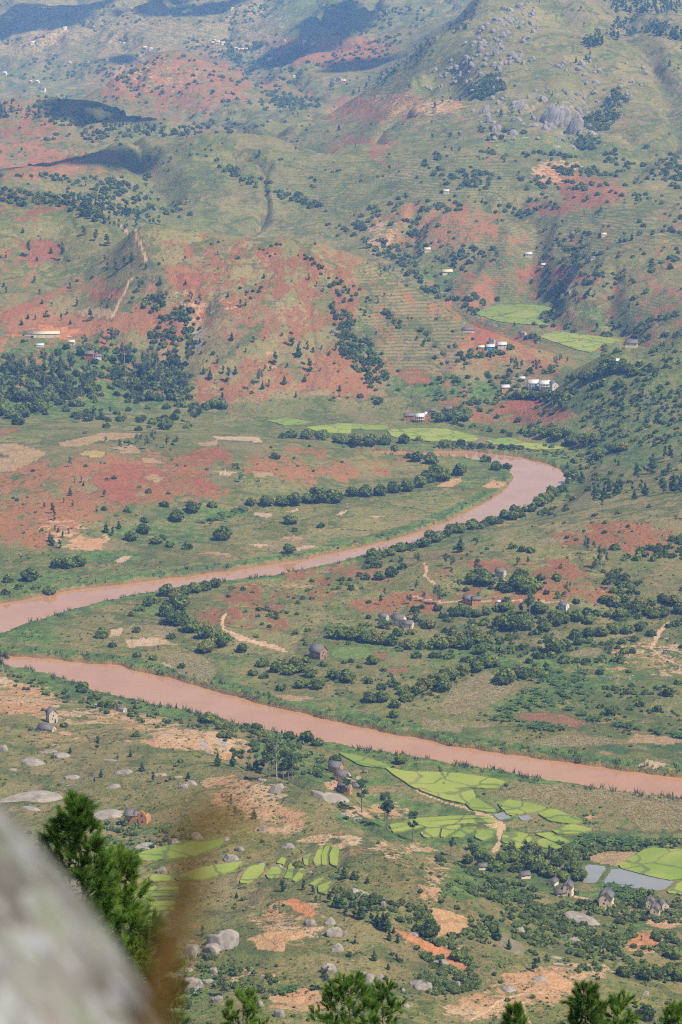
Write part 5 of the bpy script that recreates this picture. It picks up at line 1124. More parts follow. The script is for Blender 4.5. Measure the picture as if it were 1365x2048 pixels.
G('mango', B4, [(880, 430, 44), (905, 350, 60), (1180, 440, 60), (1220, 430, 50)], 'dark trees standing close to the gabled houses')
G('mango', B4, [(1350, 820, 120), (1310, 790, 80), (1330, 720, 90), (1100, 800, 80), (1200, 815, 90), (1260, 815, 80), (1150, 790, 70)], 'big dark trees at the right edge of the near slope')
# --- eucalyptus
G('gum', A1, [(1080, 545, 60, 200)], 'tallest slim eucalyptus above the pine clump')
G('gum', A1, [(12, 125, 40, 110)], 'pale eucalyptus at the left edge by the river')
G('gum', A5, [(470, 100, 20, 48), (413, 70, 10, 30), (573, 95, 22, 60), (600, 72, 24, 52), (655, 90, 16, 50), (687, 80, 16, 46), (535, 75, 8, 40), (550, 65, 10, 30), (505, 90, 10, 34), (275, 165, 24, 40), (665, 110, 12, 22), (610, 90, 12, 20)], 'slim trees standing on the tan plots of the plateau')
G('gum', A5, [(912, 175, 12, 30), (925, 172, 12, 26), (940, 225, 22, 44)], 'twin young eucalyptus on the plateau above the belt')
G('gum', A3, [(765, 802, 62, 100), (745, 790, 40, 70)], 'tall eucalyptus pair at the dome hill foot')
G('gum', A6, [(410, 700, 36, 80), (330, 645, 20, 46), (265, 560, 30, 60), (330, 545, 20, 60), (355, 690, 24, 50), (190, 700, 24, 44), (300, 700, 26, 50), (205, 670, 18, 36), (468, 560, 18, 60), (440, 550, 16, 50), (465, 590, 24, 40), (560, 570, 20, 44)], 'thin eucalyptus scattered on the lower knoll')
G('gum', A6, [(725, 548, 24, 40), (760, 545, 24, 36), (990, 505, 30, 70), (1020, 575, 30, 60), (1050, 560, 40, 90), (1070, 545, 30, 50), (1020, 490, 20, 40), (920, 670, 30, 60), (770, 745, 40, 110), (740, 740, 30, 60), (495, 640, 30, 44), (1105, 600, 26, 40), (1140, 620, 30, 50), (1085, 640, 40, 60)], 'thin grey eucalyptus on the red upper knoll')
G('gum', A6, [(1075, 920, 26, 80), (1110, 915, 16, 30)], 'eucalyptus beside the maize on the right plain')
G('gum', A4, [(790, 600, 26, 60), (715, 600, 30, 60), (870, 580, 20, 50), (850, 600, 24, 46), (700, 570, 30, 40), (740, 580, 26, 40), (890, 560, 20, 40), (920, 560, 20, 30), (810, 570, 16, 30), (640, 160, 24, 50)], 'tall eucalyptus on the spur between the two villages')
G('gum', A4, [(555, 170, 16, 36), (285, 160, 20, 40), (130, 110, 24, 40), (290, 110, 16, 30), (345, 100, 10, 24), (960, 140, 16, 30)], 'thin trees on the red terraces behind the dome')
gum_left = [(random.uniform(0, 370), random.uniform(575, 730), 34, random.uniform(50, 88)) for _ in range(48)]
G('gum', A3, gum_left, 'eucalyptus in the wood below the school')
G('gum', A3, [(random.uniform(480, 740), random.uniform(560, 700), 34, random.uniform(55, 90)) for _ in range(28)], 'eucalyptus in the gully left of the dome hill')
G('gum', A3, [(330, 500, 30, 66), (400, 480, 24, 50), (415, 485, 20, 40), (455, 465, 24, 40), (440, 470, 20, 44), (430, 760, 16, 36), (370, 780, 16, 60), (395, 770, 14, 50), (315, 790, 16, 50), (1035, 590, 20, 30), (1015, 640, 40, 60), (120, 140, 40, 70), (240, 160, 34, 70), (620, 320, 36, 50), (650, 310, 30, 40), (780, 330, 36, 46), (745, 320, 30, 40), (550, 280, 40, 60)], 'grey eucalyptus scattered on the left hill and dome')
G('mango', A3, [(random.uniform(-10, 380), random.uniform(560, 790), random.uniform(40, 66)) for _ in range(20)] + [(random.uniform(-10, 200), random.uniform(740, 800), random.uniform(46, 66)) for _ in range(12)], 'broad dark trees in the wood below the school')
G('mango', A3, [(random.uniform(520, 720), random.uniform(600, 720), random.uniform(40, 66)) for _ in range(14)], 'broad dark trees in the gully left of the dome hill')
# --- pines
G('pine', A1, [(380, 427, 46)], 'bushy green pine between the houses and boulders on the near slope')
G('pine', A1, [(460, 466, 22, 28), (510, 456, 20, 30)], 'pair of tiny pines in the middle of the near slope')
G('pine', A1, [(735, 542, 34, 34)], 'squat pine beside the twin pale boulders')
G('pine', A1, [(600, 552, 22, 36)], 'slim young pine above the ruined house')
G('pine', A1, [(555, 512, 24, 44), (395, 535, 26, 34), (275, 442, 26, 30), (210, 462, 28, 26), (370, 555, 20, 20)], 'dull green bushy pines among the boulders of the near slope')
G('pine', A1, [(920, 687, 26, 40), (900, 630, 20, 30), (893, 665, 14, 24), (993, 695, 34, 40), (780, 560, 12, 18), (868, 608, 12, 16)], 'small conifers around the orange terraces')
G('pine', A1, [(1105, 982, 48, 50)], 'dark bushy pine left of the young pine line')
G('pine', A1, [(1185, 976, 44, 44)], 'second dark bushy pine beside the young pine line')
G('pine', B5, [(745, 340, 30, 46), (755, 375, 26, 40), (776, 362, 12, 22), (820, 375, 40, 70), (845, 395, 40, 70), (870, 400, 40, 70), (890, 425, 36, 60), (930, 440, 46, 70), (960, 450, 46, 80), (1000, 420, 40, 84), (1010, 470, 40, 60), (1035, 480, 36, 66), (1060, 500, 40, 80), (1080, 495, 40, 76), (1090, 550, 26, 50), (1130, 555, 30, 26), (1110, 515, 22, 36), (885, 460, 14, 18), (915, 400, 30, 40)], 'dark young pines in the slanting line on the near slope')
G('pine', B5, [(885, 265, 60, 66), (945, 275, 40, 44), (860, 240, 30, 30), (990, 290, 40, 40), (925, 270, 40, 46)], 'young pines above the line beside the big pale boulder')
G('pine', B5, [(1022, 640, 34, 60), (1120, 638, 28, 30), (1325, 680, 20, 48), (1085, 680, 30, 36), (395, 355, 22, 36), (240, 530, 56, 56), (600, 325, 60, 56), (935, 565, 26, 40), (755, 770, 20, 24)], 'single young pines dotted over the near grass slope')
G('pine', B5, [(175, 862, 66, 96)], 'conical young pine near the bottom beside the leaning slab')
G('pine', B4, [(527, 640, 46, 72)], 'larger of two conical pines on the grey stony patch')
G('pine', B4, [(576, 680, 28, 50)], 'smaller of two conical pines on the grey stony patch')
G('pine', B4, [(690, 780, 66, 78), (712, 740, 30, 32)], 'bushy dark pine above the sandy plot')
G('pine', B4, [(20, 600, 44, 90), (32, 640, 24, 50), (65, 730, 28, 34), (70, 650, 30, 36), (935, 735, 24, 32), (960, 755, 20, 32), (1005, 700, 18, 24), (722, 665, 14, 18), (1180, 640, 20, 24), (265, 775, 28, 54)], 'young pines sprinkled around the orange strip')
G('pine', A5, [(275, 275, 22, 34), (409, 280, 18, 36), (249, 304, 16, 20), (285, 318, 22, 28), (378, 340, 12, 26), (176, 325, 22, 30), (208, 345, 24, 44), (214, 372, 20, 34), (415, 420, 30, 44), (440, 432, 24, 40), (465, 405, 20, 34), (245, 440, 20, 30), (268, 425, 22, 26), (215, 410, 16, 22), (228, 418, 16, 22), (205, 470, 40, 50), (235, 480, 20, 40), (292, 225, 14, 18), (318, 225, 18, 22), (326, 238, 14, 20), (195, 455, 24, 36)], 'small dark pines on the eroded red slope of the plateau')
G('pine', A6, [(500, 495, 46, 70)], 'dark conical tree on the crest of the knoll')
G('pine', A6, [(565, 466, 20, 26)], 'small conifer right of the crest tree on the knoll')
G('pine', A6, [(1190, 218, 40, 70), (1220, 275, 36, 60), (1178, 290, 34, 44), (1022, 302, 24, 36), (1060, 290, 30, 60), (1110, 270, 36, 60), (1125, 250, 34, 70), (1238, 190, 36, 70), (1250, 170, 36, 60), (1310, 195, 40, 50), (1290, 270, 60, 80), (1330, 260, 60, 80), (1360, 260, 50, 70), (1320, 140, 40, 60), (1295, 130, 30, 50), (1052, 318, 40, 40), (1080, 260, 30, 50), (1205, 250, 26, 44)], 'dark pines on the right wooded slope above the knoll')
G('pine', A3, [(505, 75, 26), (420, 100, 52), (375, 80, 42), (330, 60, 42), (135, 245, 32), (300, 337, 32), (355, 392, 46), (240, 392, 26), (275, 407, 20), (165, 327, 22), (275, 267, 26), (437, 307, 20), (420, 337, 22), (395, 332, 20), (625, 252, 36), (725, 252, 22), (850, 137, 18), (485, 180, 36), (455, 200, 40), (515, 160, 40), (25, 285, 26), (155, 290, 24), (85, 410, 26), (110, 385, 22), (140, 390, 22), (180, 375, 16), (262, 370, 22), (200, 130, 26), (410, 160, 24), (25, 150, 24), (90, 50, 24), (145, 160, 20), (420, 180, 30), (570, 190, 20), (585, 330, 20)], 'dark pines scattered on the left hill above the school')
G('pine', A3, [(990, 477, 26), (1075, 562, 46), (1030, 227, 20), (1140, 492, 50), (1165, 532, 50), (1210, 592, 50), (1120, 577, 22), (1155, 692, 22), (1325, 667, 26), (1185, 632, 22), (870, 702, 32), (820, 622, 40), (795, 600, 30), (890, 632, 50), (920, 600, 30), (870, 600, 30), (940, 340, 30), (960, 335, 26), (850, 560, 30), (905, 470, 30), (1140, 240, 14), (1015, 270, 14), (1205, 235, 24), (1260, 280, 24), (1235, 260, 20), (1165, 140, 12), (1190, 150, 12), (1230, 95, 14), (890, 300, 20), (930, 500, 20), (960, 515, 20), (1110, 640, 36), (1025, 660, 30), (1050, 650, 26), (1200, 505, 30), (1285, 530, 20), (1310, 510, 26), (1225, 520, 26), (1170, 490, 22), (1255, 505, 20), (1190, 630, 26), (1250, 590, 16), (780, 480, 20)], 'dark conifers scattered over the dome hill face')
# --- tall pines by the mud village
G('tallpine', A1, [(1125, 545, 80, 115), (1105, 545, 80, 120), (1050, 530, 80, 110), (1140, 540, 60, 100)], 'tall pines with bare trunks left of the mud village')
G('pine', A1, [(850, 492, 70, 60), (910, 494, 72, 60), (970, 512, 80, 60), (1030, 505, 70, 70), (1000, 510, 60, 70)], 'dark bushy pines left of the tall bare trunks')
G('tallpine', A2, [(60, 607, 54, 104)], 'tall pine standing in front of the mud village')
G('tallpine', A2, [(115, 672, 70, 124)], 'tall pine with double trunk right of the white slab')
G('tallpine', A2, [(215, 742, 60, 160), (205, 705, 50, 110)], 'tallest bare trunked pines beside the white slab')
G('tallpine', A2, [(315, 782, 84, 110)], 'broad dark pine in front of the stepped paddies')
G('tallpine', A2, [(463, 842, 64, 78)], 'rounded dark pine left of the dirt road foot')
G('tallpine', A2, [(550, 892, 66, 145)], 'tall umbrella pine at the dirt road foot')
G('tallpine', B4, [(1175, 545, 30, 110)], 'thin dark pole like pine between the gabled houses')
G('mango', A2, [(600, 880, 70), (640, 900, 70), (580, 850, 60), (700, 860, 70), (760, 880, 80), (800, 900, 80), (850, 920, 70), (720, 900, 60), (900, 940, 60), (940, 900, 70), (960, 935, 60), (920, 850, 60), (660, 870, 60), (530, 870, 50), (880, 880, 60), (820, 850, 60)], 'thick trees in the village wood below the dirt road')
G('gum', A2, [(755, 860, 60, 90), (800, 870, 60, 90), (850, 880, 60, 80), (700, 850, 50, 80), (880, 905, 50, 70)], 'grey eucalyptus rising from the village wood')
G('gum', B5, [(806, 772, 56, 110)], 'lone small eucalyptus with dark shadow by the upright slab')
G('gum', B5, [(330, 800, 60, 110)], 'grey feathery tree beside the banana patch near the bottom')
# the largest 300 of a kind stand singly; the remainder joins the distant scatter
REST = []
for kind in NAMES:
    rq = sorted([r for r in REQ if r[1] == kind], key=lambda r: -r[0])
    for i, r in enumerate(rq):
        if i < 300: tree(*r[1:])
        else: REST.append(r)

# ------------------------------------------------------------------ scatter merged into one body per kind
def merge(variants, X, Y, Zz, S_, sq=None):
    k = RNG.integers(0, len(variants), len(X)); Vs, Fs, ls, fs = [], [], [], []; off = 0
    ang = RNG.uniform(0, 6.28, len(X)); bright = RNG.uniform(-.34, .34, len(X))
    for vi, (V, F_, lv, fl) in enumerate(variants):
        idx = np.nonzero(k == vi)[0]
        if not len(idx): continue
        c, s_ = np.cos(ang[idx])[:, None], np.sin(ang[idx])[:, None]; sc = S_[idx][:, None]
        hs = sc * (sq[idx][:, None] if sq is not None else 1)
        P = np.stack([(V[None, :, 0] * c - V[None, :, 1] * s_) * sc + X[idx][:, None], (V[None, :, 0] * s_ + V[None, :, 1] * c) * sc + Y[idx][:, None], V[None, :, 2] * hs + Zz[idx][:, None]], -1)
        m = len(V); Vs.append(P.reshape(-1, 3)); Fs.append((F_[None] + (np.arange(len(idx)) * m)[:, None, None] + off).reshape(-1, 3)); off += m * len(idx)
        ls.append((lv[None] + bright[idx][:, None]).ravel()); fs.append(np.tile(fl, len(idx)))
    return np.concatenate(Vs), np.concatenate(Fs), np.concatenate(ls), np.concatenate(fs)
def scatter_px(n, poly=None, dens=None, seed=0):
    """random sight lines within an outline -> ground points"""
    p = np.array(poly); x = RNG.uniform(p[:, 0].min(), p[:, 0].max(), n * 3); y = RNG.uniform(p[:, 1].min(), p[:, 1].max(), n * 3)
    m = inside(poly, x, y); x, y = x[m][:n], y[m][:n]
    X, Y, Zz, ok = hit(x, y); ok &= (Zz > 1.4)
    return X[ok], Y[ok], Zz[ok], x[ok], y[ok]
def clump(X, Y, sc, seed, thr=.5, soft=.12):
    return RNG.uniform(0, 1, len(X)) < sstep(thr - soft, thr + soft, .5 + .5 * fbm(X / sc, Y / sc, 3, seed))
def not_on(X, Y):
    r = np.clip(np.searchsorted(rowsY, Y) - 1, 0, NR - 2); c = np.clip(((X / (Y + APEX) - tt[0]) / (tt[1] - tt[0])).astype(int), 0, NC - 2)
    ok = owner[r, c] < 50
    for kind, pw, z, lab in PAD3D:
        a = np.array(pw); q = (X > a[:, 0].min() - 2) & (X < a[:, 0].max() + 2) & (Y > a[:, 1].min() - 2) & (Y < a[:, 1].max() + 2)
        if q.any(): 
            k = np.nonzero(q)[0]; ins = inside(pw, X[k], Y[k]) | (edge_dist(pw, X[k], Y[k]) < 1.0); ok[k[ins]] = False
    return ok
lo_m = [mango_variant(.06) for _ in range(5)]; lo_p = [pine_variant(.06)] + [bushy_pine_variant(.08) for _ in range(4)]; lo_g = [gum_variant(.10) for _ in range(3)]; lo_b = [bush_variant(.09) for _ in range(5)]
FULL = [(-40, -40), (1405, -40), (1405, 2080), (-40, 2080)]
# far country: hills behind the dome and the right mountain
FAR = []   # (region, n, clump size, threshold, size range, kind)
def far(kind, n, poly, sc, thr, s0, s1, soft=.12):
    X, Y, Zz, x, y = scatter_px(n, poly); k = clump(X, Y, sc, 100 + len(FAR), thr, soft) & not_on(X, Y)
    FAR.append((kind, X[k], Y[k], Zz[k], RNG.uniform(s0, s1, k.sum())))
BACK = [(-30, 360), (250, 400), (420, 440), (640, 450), (820, 560), (960, 640), (1200, 690), (1400, 640), (1400, 200), (1000, 280), (700, 180), (-30, 190)]
far('m', 1100, BACK, 60, .63, 1.4, 3.0); far('p', 240, BACK, 90, .6, 4, 10)
far('m', 1000, [(640, 440), (760, 400), (1400, 300), (1400, 560), (1200, 640), (900, 580), (760, 500)], 50, .52, 2.2, 4.4)
far('m', 260, [(640, 420), (720, 440), (900, 570), (1000, 600), (960, 640), (860, 590)], 40, .42, 2.6, 4.6)
far('p', 220, [(640, 500), (820, 560), (1000, 670), (1100, 700), (1050, 690), (800, 540)], 40, .45, 4, 8)
far('m', 260, [(960, 600), (1110, 610), (1180, 690), (1250, 640), (1400, 620), (1400, 660), (1200, 720), (1100, 650)], 30, .5, 2.2, 4.2)
far('p', 150, [(100, 400), (180, 400), (320, 450), (260, 470), (150, 430)], 30, .35, 7, 12); far('m', 150, [(430, 320), (560, 370), (660, 420), (600, 420), (440, 340)], 30, .4, 2.5, 5)
# mountain: pines on its crests and gullies
far('p', 260, [(700, 195), (760, 145), (830, 95), (920, 40), (960, 0), (940, 60), (850, 120), (780, 170)], 40, .4, 8, 13)
far('p', 260, [(1160, 90), (1240, 40), (1365, 60), (1400, 90), (1280, 70), (1180, 100)], 40, .4, 8, 13); far('p', 140, [(1200, 0), (1400, 0), (1400, 30), (1230, 30)], 60, .3, 9, 14)
far('p', 260, [(800, 300), (820, 120), (1000, 10), (1400, 30), (1400, 330), (1000, 330)], 70, .66, 6, 11); far('m', 700, [(840, 330), (960, 250), (1200, 290), (1400, 300), (1400, 380), (900, 380)], 40, .52, 2.5, 5)
far('m', 120, [(1000, 140), (1010, 180), (960, 200), (930, 180), (980, 150)], 30, .35, 3, 5); far('m', 200, [(1160, 250), (1230, 180), (1260, 200), (1190, 300), (1150, 300)], 30, .45, 2.5, 5)
# farthest slopes
far('m', 2000, [(-30, 190), (-30, -40), (900, -40), (840, 60), (700, 170), (560, 210), (400, 110), (200, 170)], 110, .54, 3, 6)
far('m', 500, [(-30, 210), (200, 170), (340, 100), (560, 190), (640, 230), (400, 280), (100, 250)], 80, .55, 2.5, 5); far('m', 110, [(540, 195), (640, 195), (640, 215), (560, 225)], 50, .35, 3, 6)
far('p', 220, [(-30, 200), (380, 265), (380, 280), (250, 260), (-30, 230)], 60, .4, 5, 10); far('m', 420, [(-30, 200), (300, 260), (250, 290), (-30, 330)], 60, .5, 2.2, 4.5)
far('m', 500, [(-30, 350), (300, 350), (420, 440), (200, 440), (-30, 400)], 60, .52, 2.2, 4.5); far('m', 300, [(450, 80), (640, 90), (540, 150), (440, 110)], 90, .4, 4, 7)
# dome, left hill, red slope
DOMEP = [(-30, 480), (250, 460), (680, 500), (1100, 710), (1150, 760), (850, 800), (400, 820), (-30, 680)]
far('m', 800, DOMEP, 30, .62, .9, 2.4); far('p', 200, DOMEP, 50, .62, 2, 6); far('m', 260, [(660, 600), (720, 640), (780, 760), (740, 780), (680, 700)], 30, .45, 1.5, 3.2)
far('m', 240, [(600, 500), (720, 580), (800, 640), (780, 660), (680, 600)], 30, .5, 1.4, 2.8)
far('m', 300, [(-20, 690), (380, 700), (420, 830), (300, 850), (-20, 840)], 40, .36, 2.6, 5.4); far('m', 160, [(280, 590), (380, 590), (400, 700), (300, 700)], 30, .42, 2, 4)
far('m', 400, [(850, 770), (1100, 720), (1200, 760), (1160, 900), (900, 850)], 30, .52, 1.4, 3.4)
# right wooded slope
RW = [(1140, 930), (1200, 760), (1280, 690), (1400, 650), (1400, 970), (1230, 1000), (1140, 1030), (1060, 1040)]
far('m', 900, RW, 24, .52, 1.0, 3.0); far('p', 160, RW, 40, .58, 4, 8)
# knoll, right slope, orchards
far('m', 420, [(700, 1120), (1000, 1060), (1400, 980), (1400, 1330), (900, 1340), (600, 1300), (500, 1220)], 30, .55, .9, 2.4)
far('m', 300, [(1200, 1130), (1400, 1060), (1400, 1260), (1240, 1260)], 24, .45, 1.6, 3.4); far('m', 160, [(860, 1230), (1250, 1230), (1250, 1330), (860, 1330)], 24, .45, 1.6, 3.2); far('m', 200, [(700, 1360), (1000, 1330), (1365, 1330), (1365, 1480), (1000, 1430)], 24, .58, 1.2, 2.4)
far('m', 160, [(-20, 860), (560, 880), (840, 940), (500, 1010), (200, 1090), (-20, 1150)], 30, .6, .8, 2.0)
for kind, nm, lab, var, mat in (('m', 'scattered_trees', 'small round trees and bushes sprinkled over the hills and slopes', lo_m, 'mango_leaf'), ('p', 'scattered_pines', 'small dark pines strung along ridges and hillsides', lo_p, 'pine_leaf')):
    L_ = [f for f in FAR if f[0] == kind]; X, Y, Zz, S_ = (np.concatenate([f[i] for f in L_]) for i in (1, 2, 3, 4))
    ex = [r for r in REST if r[1] == ('mango' if kind == 'm' else 'pine')]
    if ex: X = np.concatenate([X, [r[2] for r in ex]]); Y = np.concatenate([Y, [r[3] for r in ex]]); Zz = np.concatenate([Zz, [r[4] for r in ex]]); S_ = np.concatenate([S_, [r[5] for r in ex]])
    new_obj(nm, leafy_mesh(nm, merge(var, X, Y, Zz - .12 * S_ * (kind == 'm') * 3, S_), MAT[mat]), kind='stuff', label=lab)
    print(nm, len(X))
# shrubs of the near slope and the banks
SH = []
def shrubs(n, poly, sc, thr, s0, s1, soft=.15):
    X, Y, Zz, x, y = scatter_px(n, poly); k = clump(X, Y, sc, 300 + len(SH), thr, soft) & not_on(X, Y); SH.append((X[k], Y[k], Zz[k], RNG.uniform(s0, s1, k.sum())))
NEAR = [(-30, 1360), (300, 1420), (560, 1480), (680, 1530), (760, 1660), (900, 1740), (1150, 1830), (1400, 1860), (1400, 2060), (-30, 2060)]
shrubs(6000, NEAR, 14, .53, .18, .65); shrubs(900, NEAR, 26, .62, .6, 1.4); shrubs(1500, [(480, 1200), (900, 1090), (1365, 1000), (1365, 1340), (900, 1340), (600, 1310)], 18, .55, .3, .9); shrubs(1000, [(0, 1060), (500, 1010), (1000, 930), (1000, 960), (560, 1130), (0, 1190)], 18, .58, .3, .9); shrubs(700, [(0, 1220), (420, 1200), (640, 1330), (560, 1400), (300, 1340), (60, 1300)], 14, .58, .25, .8)
shrubs(420, [(-10, 1335), (200, 1385), (420, 1430), (640, 1500), (560, 1500), (300, 1450), (60, 1390)], 14, .4, .7, 2.0); shrubs(200, [(420, 1440), (650, 1500), (640, 1560), (480, 1530)], 12, .4, 1, 2.4)
shrubs(520, [(620, 1760), (760, 1790), (900, 1840), (1010, 1830), (1100, 1880), (1250, 1900), (1200, 1960), (1000, 1890), (850, 1850), (700, 1810)], 12, .46, .5, 1.7)
shrubs(420, [(850, 1830), (930, 1890), (960, 1980), (820, 2000), (860, 1930), (800, 1870)], 12, .48, .5, 1.7); shrubs(700, [(640, 1770), (900, 1830), (1000, 1800), (1120, 1830), (1330, 1880), (1365, 1990), (1240, 1930), (1000, 1900), (840, 1860)], 20, .5, .6, 1.8); shrubs(420, [(960, 1790), (1120, 1800), (1300, 1850), (1400, 1900), (1250, 1910), (1080, 1860)], 12, .47, .6, 1.9)
shrubs(360, [(860, 1710), (1000, 1760), (1160, 1800), (1100, 1830), (940, 1790)], 12, .48, .7, 2.0); shrubs(160, [(180, 1640), (360, 1640), (400, 1690), (300, 1720), (180, 1690)], 10, .4, .6, 1.6); shrubs(160, [(360, 1900), (560, 1930), (540, 2000), (360, 2000)], 10, .42, .5, 1.5)
shrubs(500, [(680, 1500), (1365, 1610), (1365, 1700), (1000, 1640), (760, 1540)], 14, .58, .4, 1.0); shrubs(700, [(1120, 1690), (1365, 1680), (1365, 1710), (1200, 1720), (1040, 1720), (1000, 1690)], 10, .35, .8, 1.8)
shrubs(800, [(600, 1340), (900, 1330), (1365, 1380), (1365, 1540), (1000, 1490), (700, 1430)], 16, .55, .5, 1.2); shrubs(500, [(0, 1190), (500, 1130), (900, 1040), (1030, 960), (900, 1070), (560, 1150), (0, 1215)], 14, .5, .5, 1.3)
shrubs(260, [(1150, 1800), (1365, 1800), (1365, 1850), (1180, 1830)], 8, .35, .7, 1.8)
shrubs(900, [(860, 880), (1130, 900), (1160, 950), (1100, 1010), (1140, 920), (1060, 905), (860, 895)], 12, .5, .5, 1.6)
X, Y, Zz, S_ = (np.concatenate([f[i] for f in SH]) for i in range(4)); print('shrubs', len(X))
# the largest shrubs are individuals
sz = S_ / np.array([mpp(a, b, c) for a, b, c in zip(X, Y, Zz)]); order = np.argsort(-sz); big = order[:200]; rest = order[200:]
ZONE = [('leafy shrub in the scrub along the near river bank', lambda a, b: b < 1500 and b > 1300), ('leafy shrub on the grassy near slope among boulders', lambda a, b: a < 640 and b >= 1500), ('leafy shrub in the gully thickets of the near slope', lambda a, b: a >= 640 and b >= 1780), ('leafy shrub at the edge of the paddies and village wood', lambda a, b: a >= 640 and 1500 <= b < 1780), ('leafy shrub on the banks of the upper river reaches', lambda a, b: b <= 1300)]
for i in big:
    px_, py_, _ = project(X[i], Y[i], Zz[i]); lab = next((l for l, f in ZONE if f(px_, py_)), ZONE[1][0])
    o = new_obj('shrub', random.choice(BUSH), None, 'thing', lab, 'shrub', lab); o.location = (X[i], Y[i], Zz[i] - .1); o.scale = (S_[i] * 1.15,) * 3; o.rotation_euler = (0, 0, random.random() * 6.28)
new_obj('undergrowth', leafy_mesh('undergrowth', merge(lo_b, X[rest], Y[rest], Zz[rest] - .1, S_[rest]), MAT['bush_leaf']), kind='stuff', label='low green shrubs and undergrowth over the near slope and banks')
# grass tussocks, reeds, maize: too many to count
def blades(n, h, w, spread, lean=.25):
    V = []; F_ = []; lv = []
    for i in range(n):
        a = random.random() * 6.28; x, y = random.uniform(-spread, spread), random.uniform(-spread, spread); hh = h * random.uniform(.6, 1.1); c = random.random(); o = len(V)
        dx, dy = math.cos(a) * w, math.sin(a) * w; lx, ly = random.uniform(-lean, lean) * hh, random.uniform(-lean, lean) * hh
        V += [(x - dx, y - dy, 0), (x + dx, y + dy, 0), (x + lx, y + ly, hh)]; F_.append((o, o + 1, o + 2)); lv += [c] * 3
    return np.array(V), np.array(F_), np.array(lv), np.zeros(len(V))
sel = (RIVD > .6) & (RIVD < 8.5) & (GZ > .25) & (RNG.uniform(0, 1, RIVD.shape) < .075 * np.clip((1700 / GY), .6, 1.6)) & (np.abs(GX / GY) < .16)
X, Y = GX[sel] + RNG.uniform(-.5, .5, sel.sum()), GY[sel] + RNG.uniform(-.8, .8, sel.sum()); keep_ = .5 + .5 * fbm(X / 22, Y / 22, 2, 401) > .34; X, Y = X[keep_], Y[keep_]; print('reeds', len(X))
new_obj('reeds', leafy_mesh('reeds', merge([blades(7, 1.0, .09, .35, .5) for _ in range(4)], X, Y, height(X, Y) - .1, RNG.uniform(1.4, 3.6, len(X))), MAT['reed_leaf']), kind='stuff', label='reeds and tall grass fringing both river banks')
PX_, PY_ = [], []
for k, (poly, tint, lab) in enumerate(FIELD):
    if tint != 'maize': continue
    p = np.array(poly); n_ = int(np.clip(.5 * np.ptp(p[:, 0]) * np.ptp(p[:, 1]) * .11, 60, 2000)); a, b, c, x, y = scatter_px(n_, poly); PX_.append(a); PY_.append(b)
X, Y = np.concatenate(PX_), np.concatenate(PY_); print('maize', len(X))
new_obj('maize_stalks', leafy_mesh('maize_stalks', merge([crown([(0, 0, .3, .7, .7, .3)], 8, .20, .6, 0, (.3, 1.0), droop=.45) for _ in range(4)], X, Y, height(X, Y) - .05, RNG.uniform(.8, 1.5, len(X))), MAT['dry_stalk']), kind='stuff', label='dry straw coloured maize stalks in the riverside fields')
X, Y, Zz, x, y = scatter_px(9000, NEAR); k = not_on(X, Y) & clump(X, Y, 20, 501, .45, .2); X, Y, Zz = X[k], Y[k], Zz[k]
new_obj('grass', leafy_mesh('grass', merge([blades(6, 1.0, .12, .5, .6) for _ in range(4)], X, Y, Zz - .05, RNG.uniform(.35, .9, len(X))), MAT['reed_leaf']), kind='stuff', label='tufts of dry green grass over the near hillside')
# banana clumps
def bananas(n, ref, poly, label, s0=3.0, s1=4.6):
    X, Y, Zz, x, y = scatter_px(n, Z(*ref, poly))
    for i_, (_, a, b, c) in enumerate(sorted(zip(x, X, Y, Zz))):
        o = new_obj('banana_plant', random.choice(BANANA), None, 'thing', label + (', ' + ORD[i_] + ' from left' if n <= 50 and i_ < len(ORD) else ''), 'banana plant', label); o.location = (a, b, c - .1); s = random.uniform(s0, s1); o.scale = (s,) * 3; o.rotation_euler = (0, 0, random.random() * 6.28)
bananas(46, A2, [(590, 320), (650, 272), (740, 232), (1010, 205), (1000, 240), (760, 275), (700, 300), (720, 325)], 'banana plant in the long plantation left of the brown fallow plot')
bananas(50, A2, [(870, 255), (1000, 290), (1170, 330), (1380, 372), (1380, 392), (1160, 352), (980, 315)], 'banana plant in the belt running to the right edge')
bananas(40, A2, [(740, 180), (840, 110), (1000, 130), (960, 215), (760, 230)], 'banana plant in the bright green orchard patch above the plantation')
bananas(22, A2, [(740, 335), (800, 325), (910, 350), (880, 370), (780, 350)], 'banana plant in the short row below the fallow plot')
bananas(46, A2, [(880, 800), (960, 760), (1100, 770), (1365, 780), (1365, 812), (1200, 812), (1040, 808), (930, 830)], 'banana plant in the belt above the largest paddy')
bananas(16, B5, [(560, 780), (640, 770), (690, 760), (640, 790), (580, 800)], 'banana plant in the patch below the orange plot near the bottom', 1.8, 2.8)
bananas(30, B4, [(1010, 390), (1120, 400), (1170, 450), (1100, 470), (1040, 420)], 'banana plant between the gabled houses and the blue pond', 2.5, 3.8)
bananas(24, A4, [(360, 680), (480, 640), (560, 640), (540, 690), (400, 710)], 'banana plant in the green hollow left of the small tan house', 3, 5)
bananas(26, A5, [(770, 380), (900, 340), (970, 330), (940, 350), (820, 390)], 'banana plant along the green ditch under the plateau', 3, 4.6)

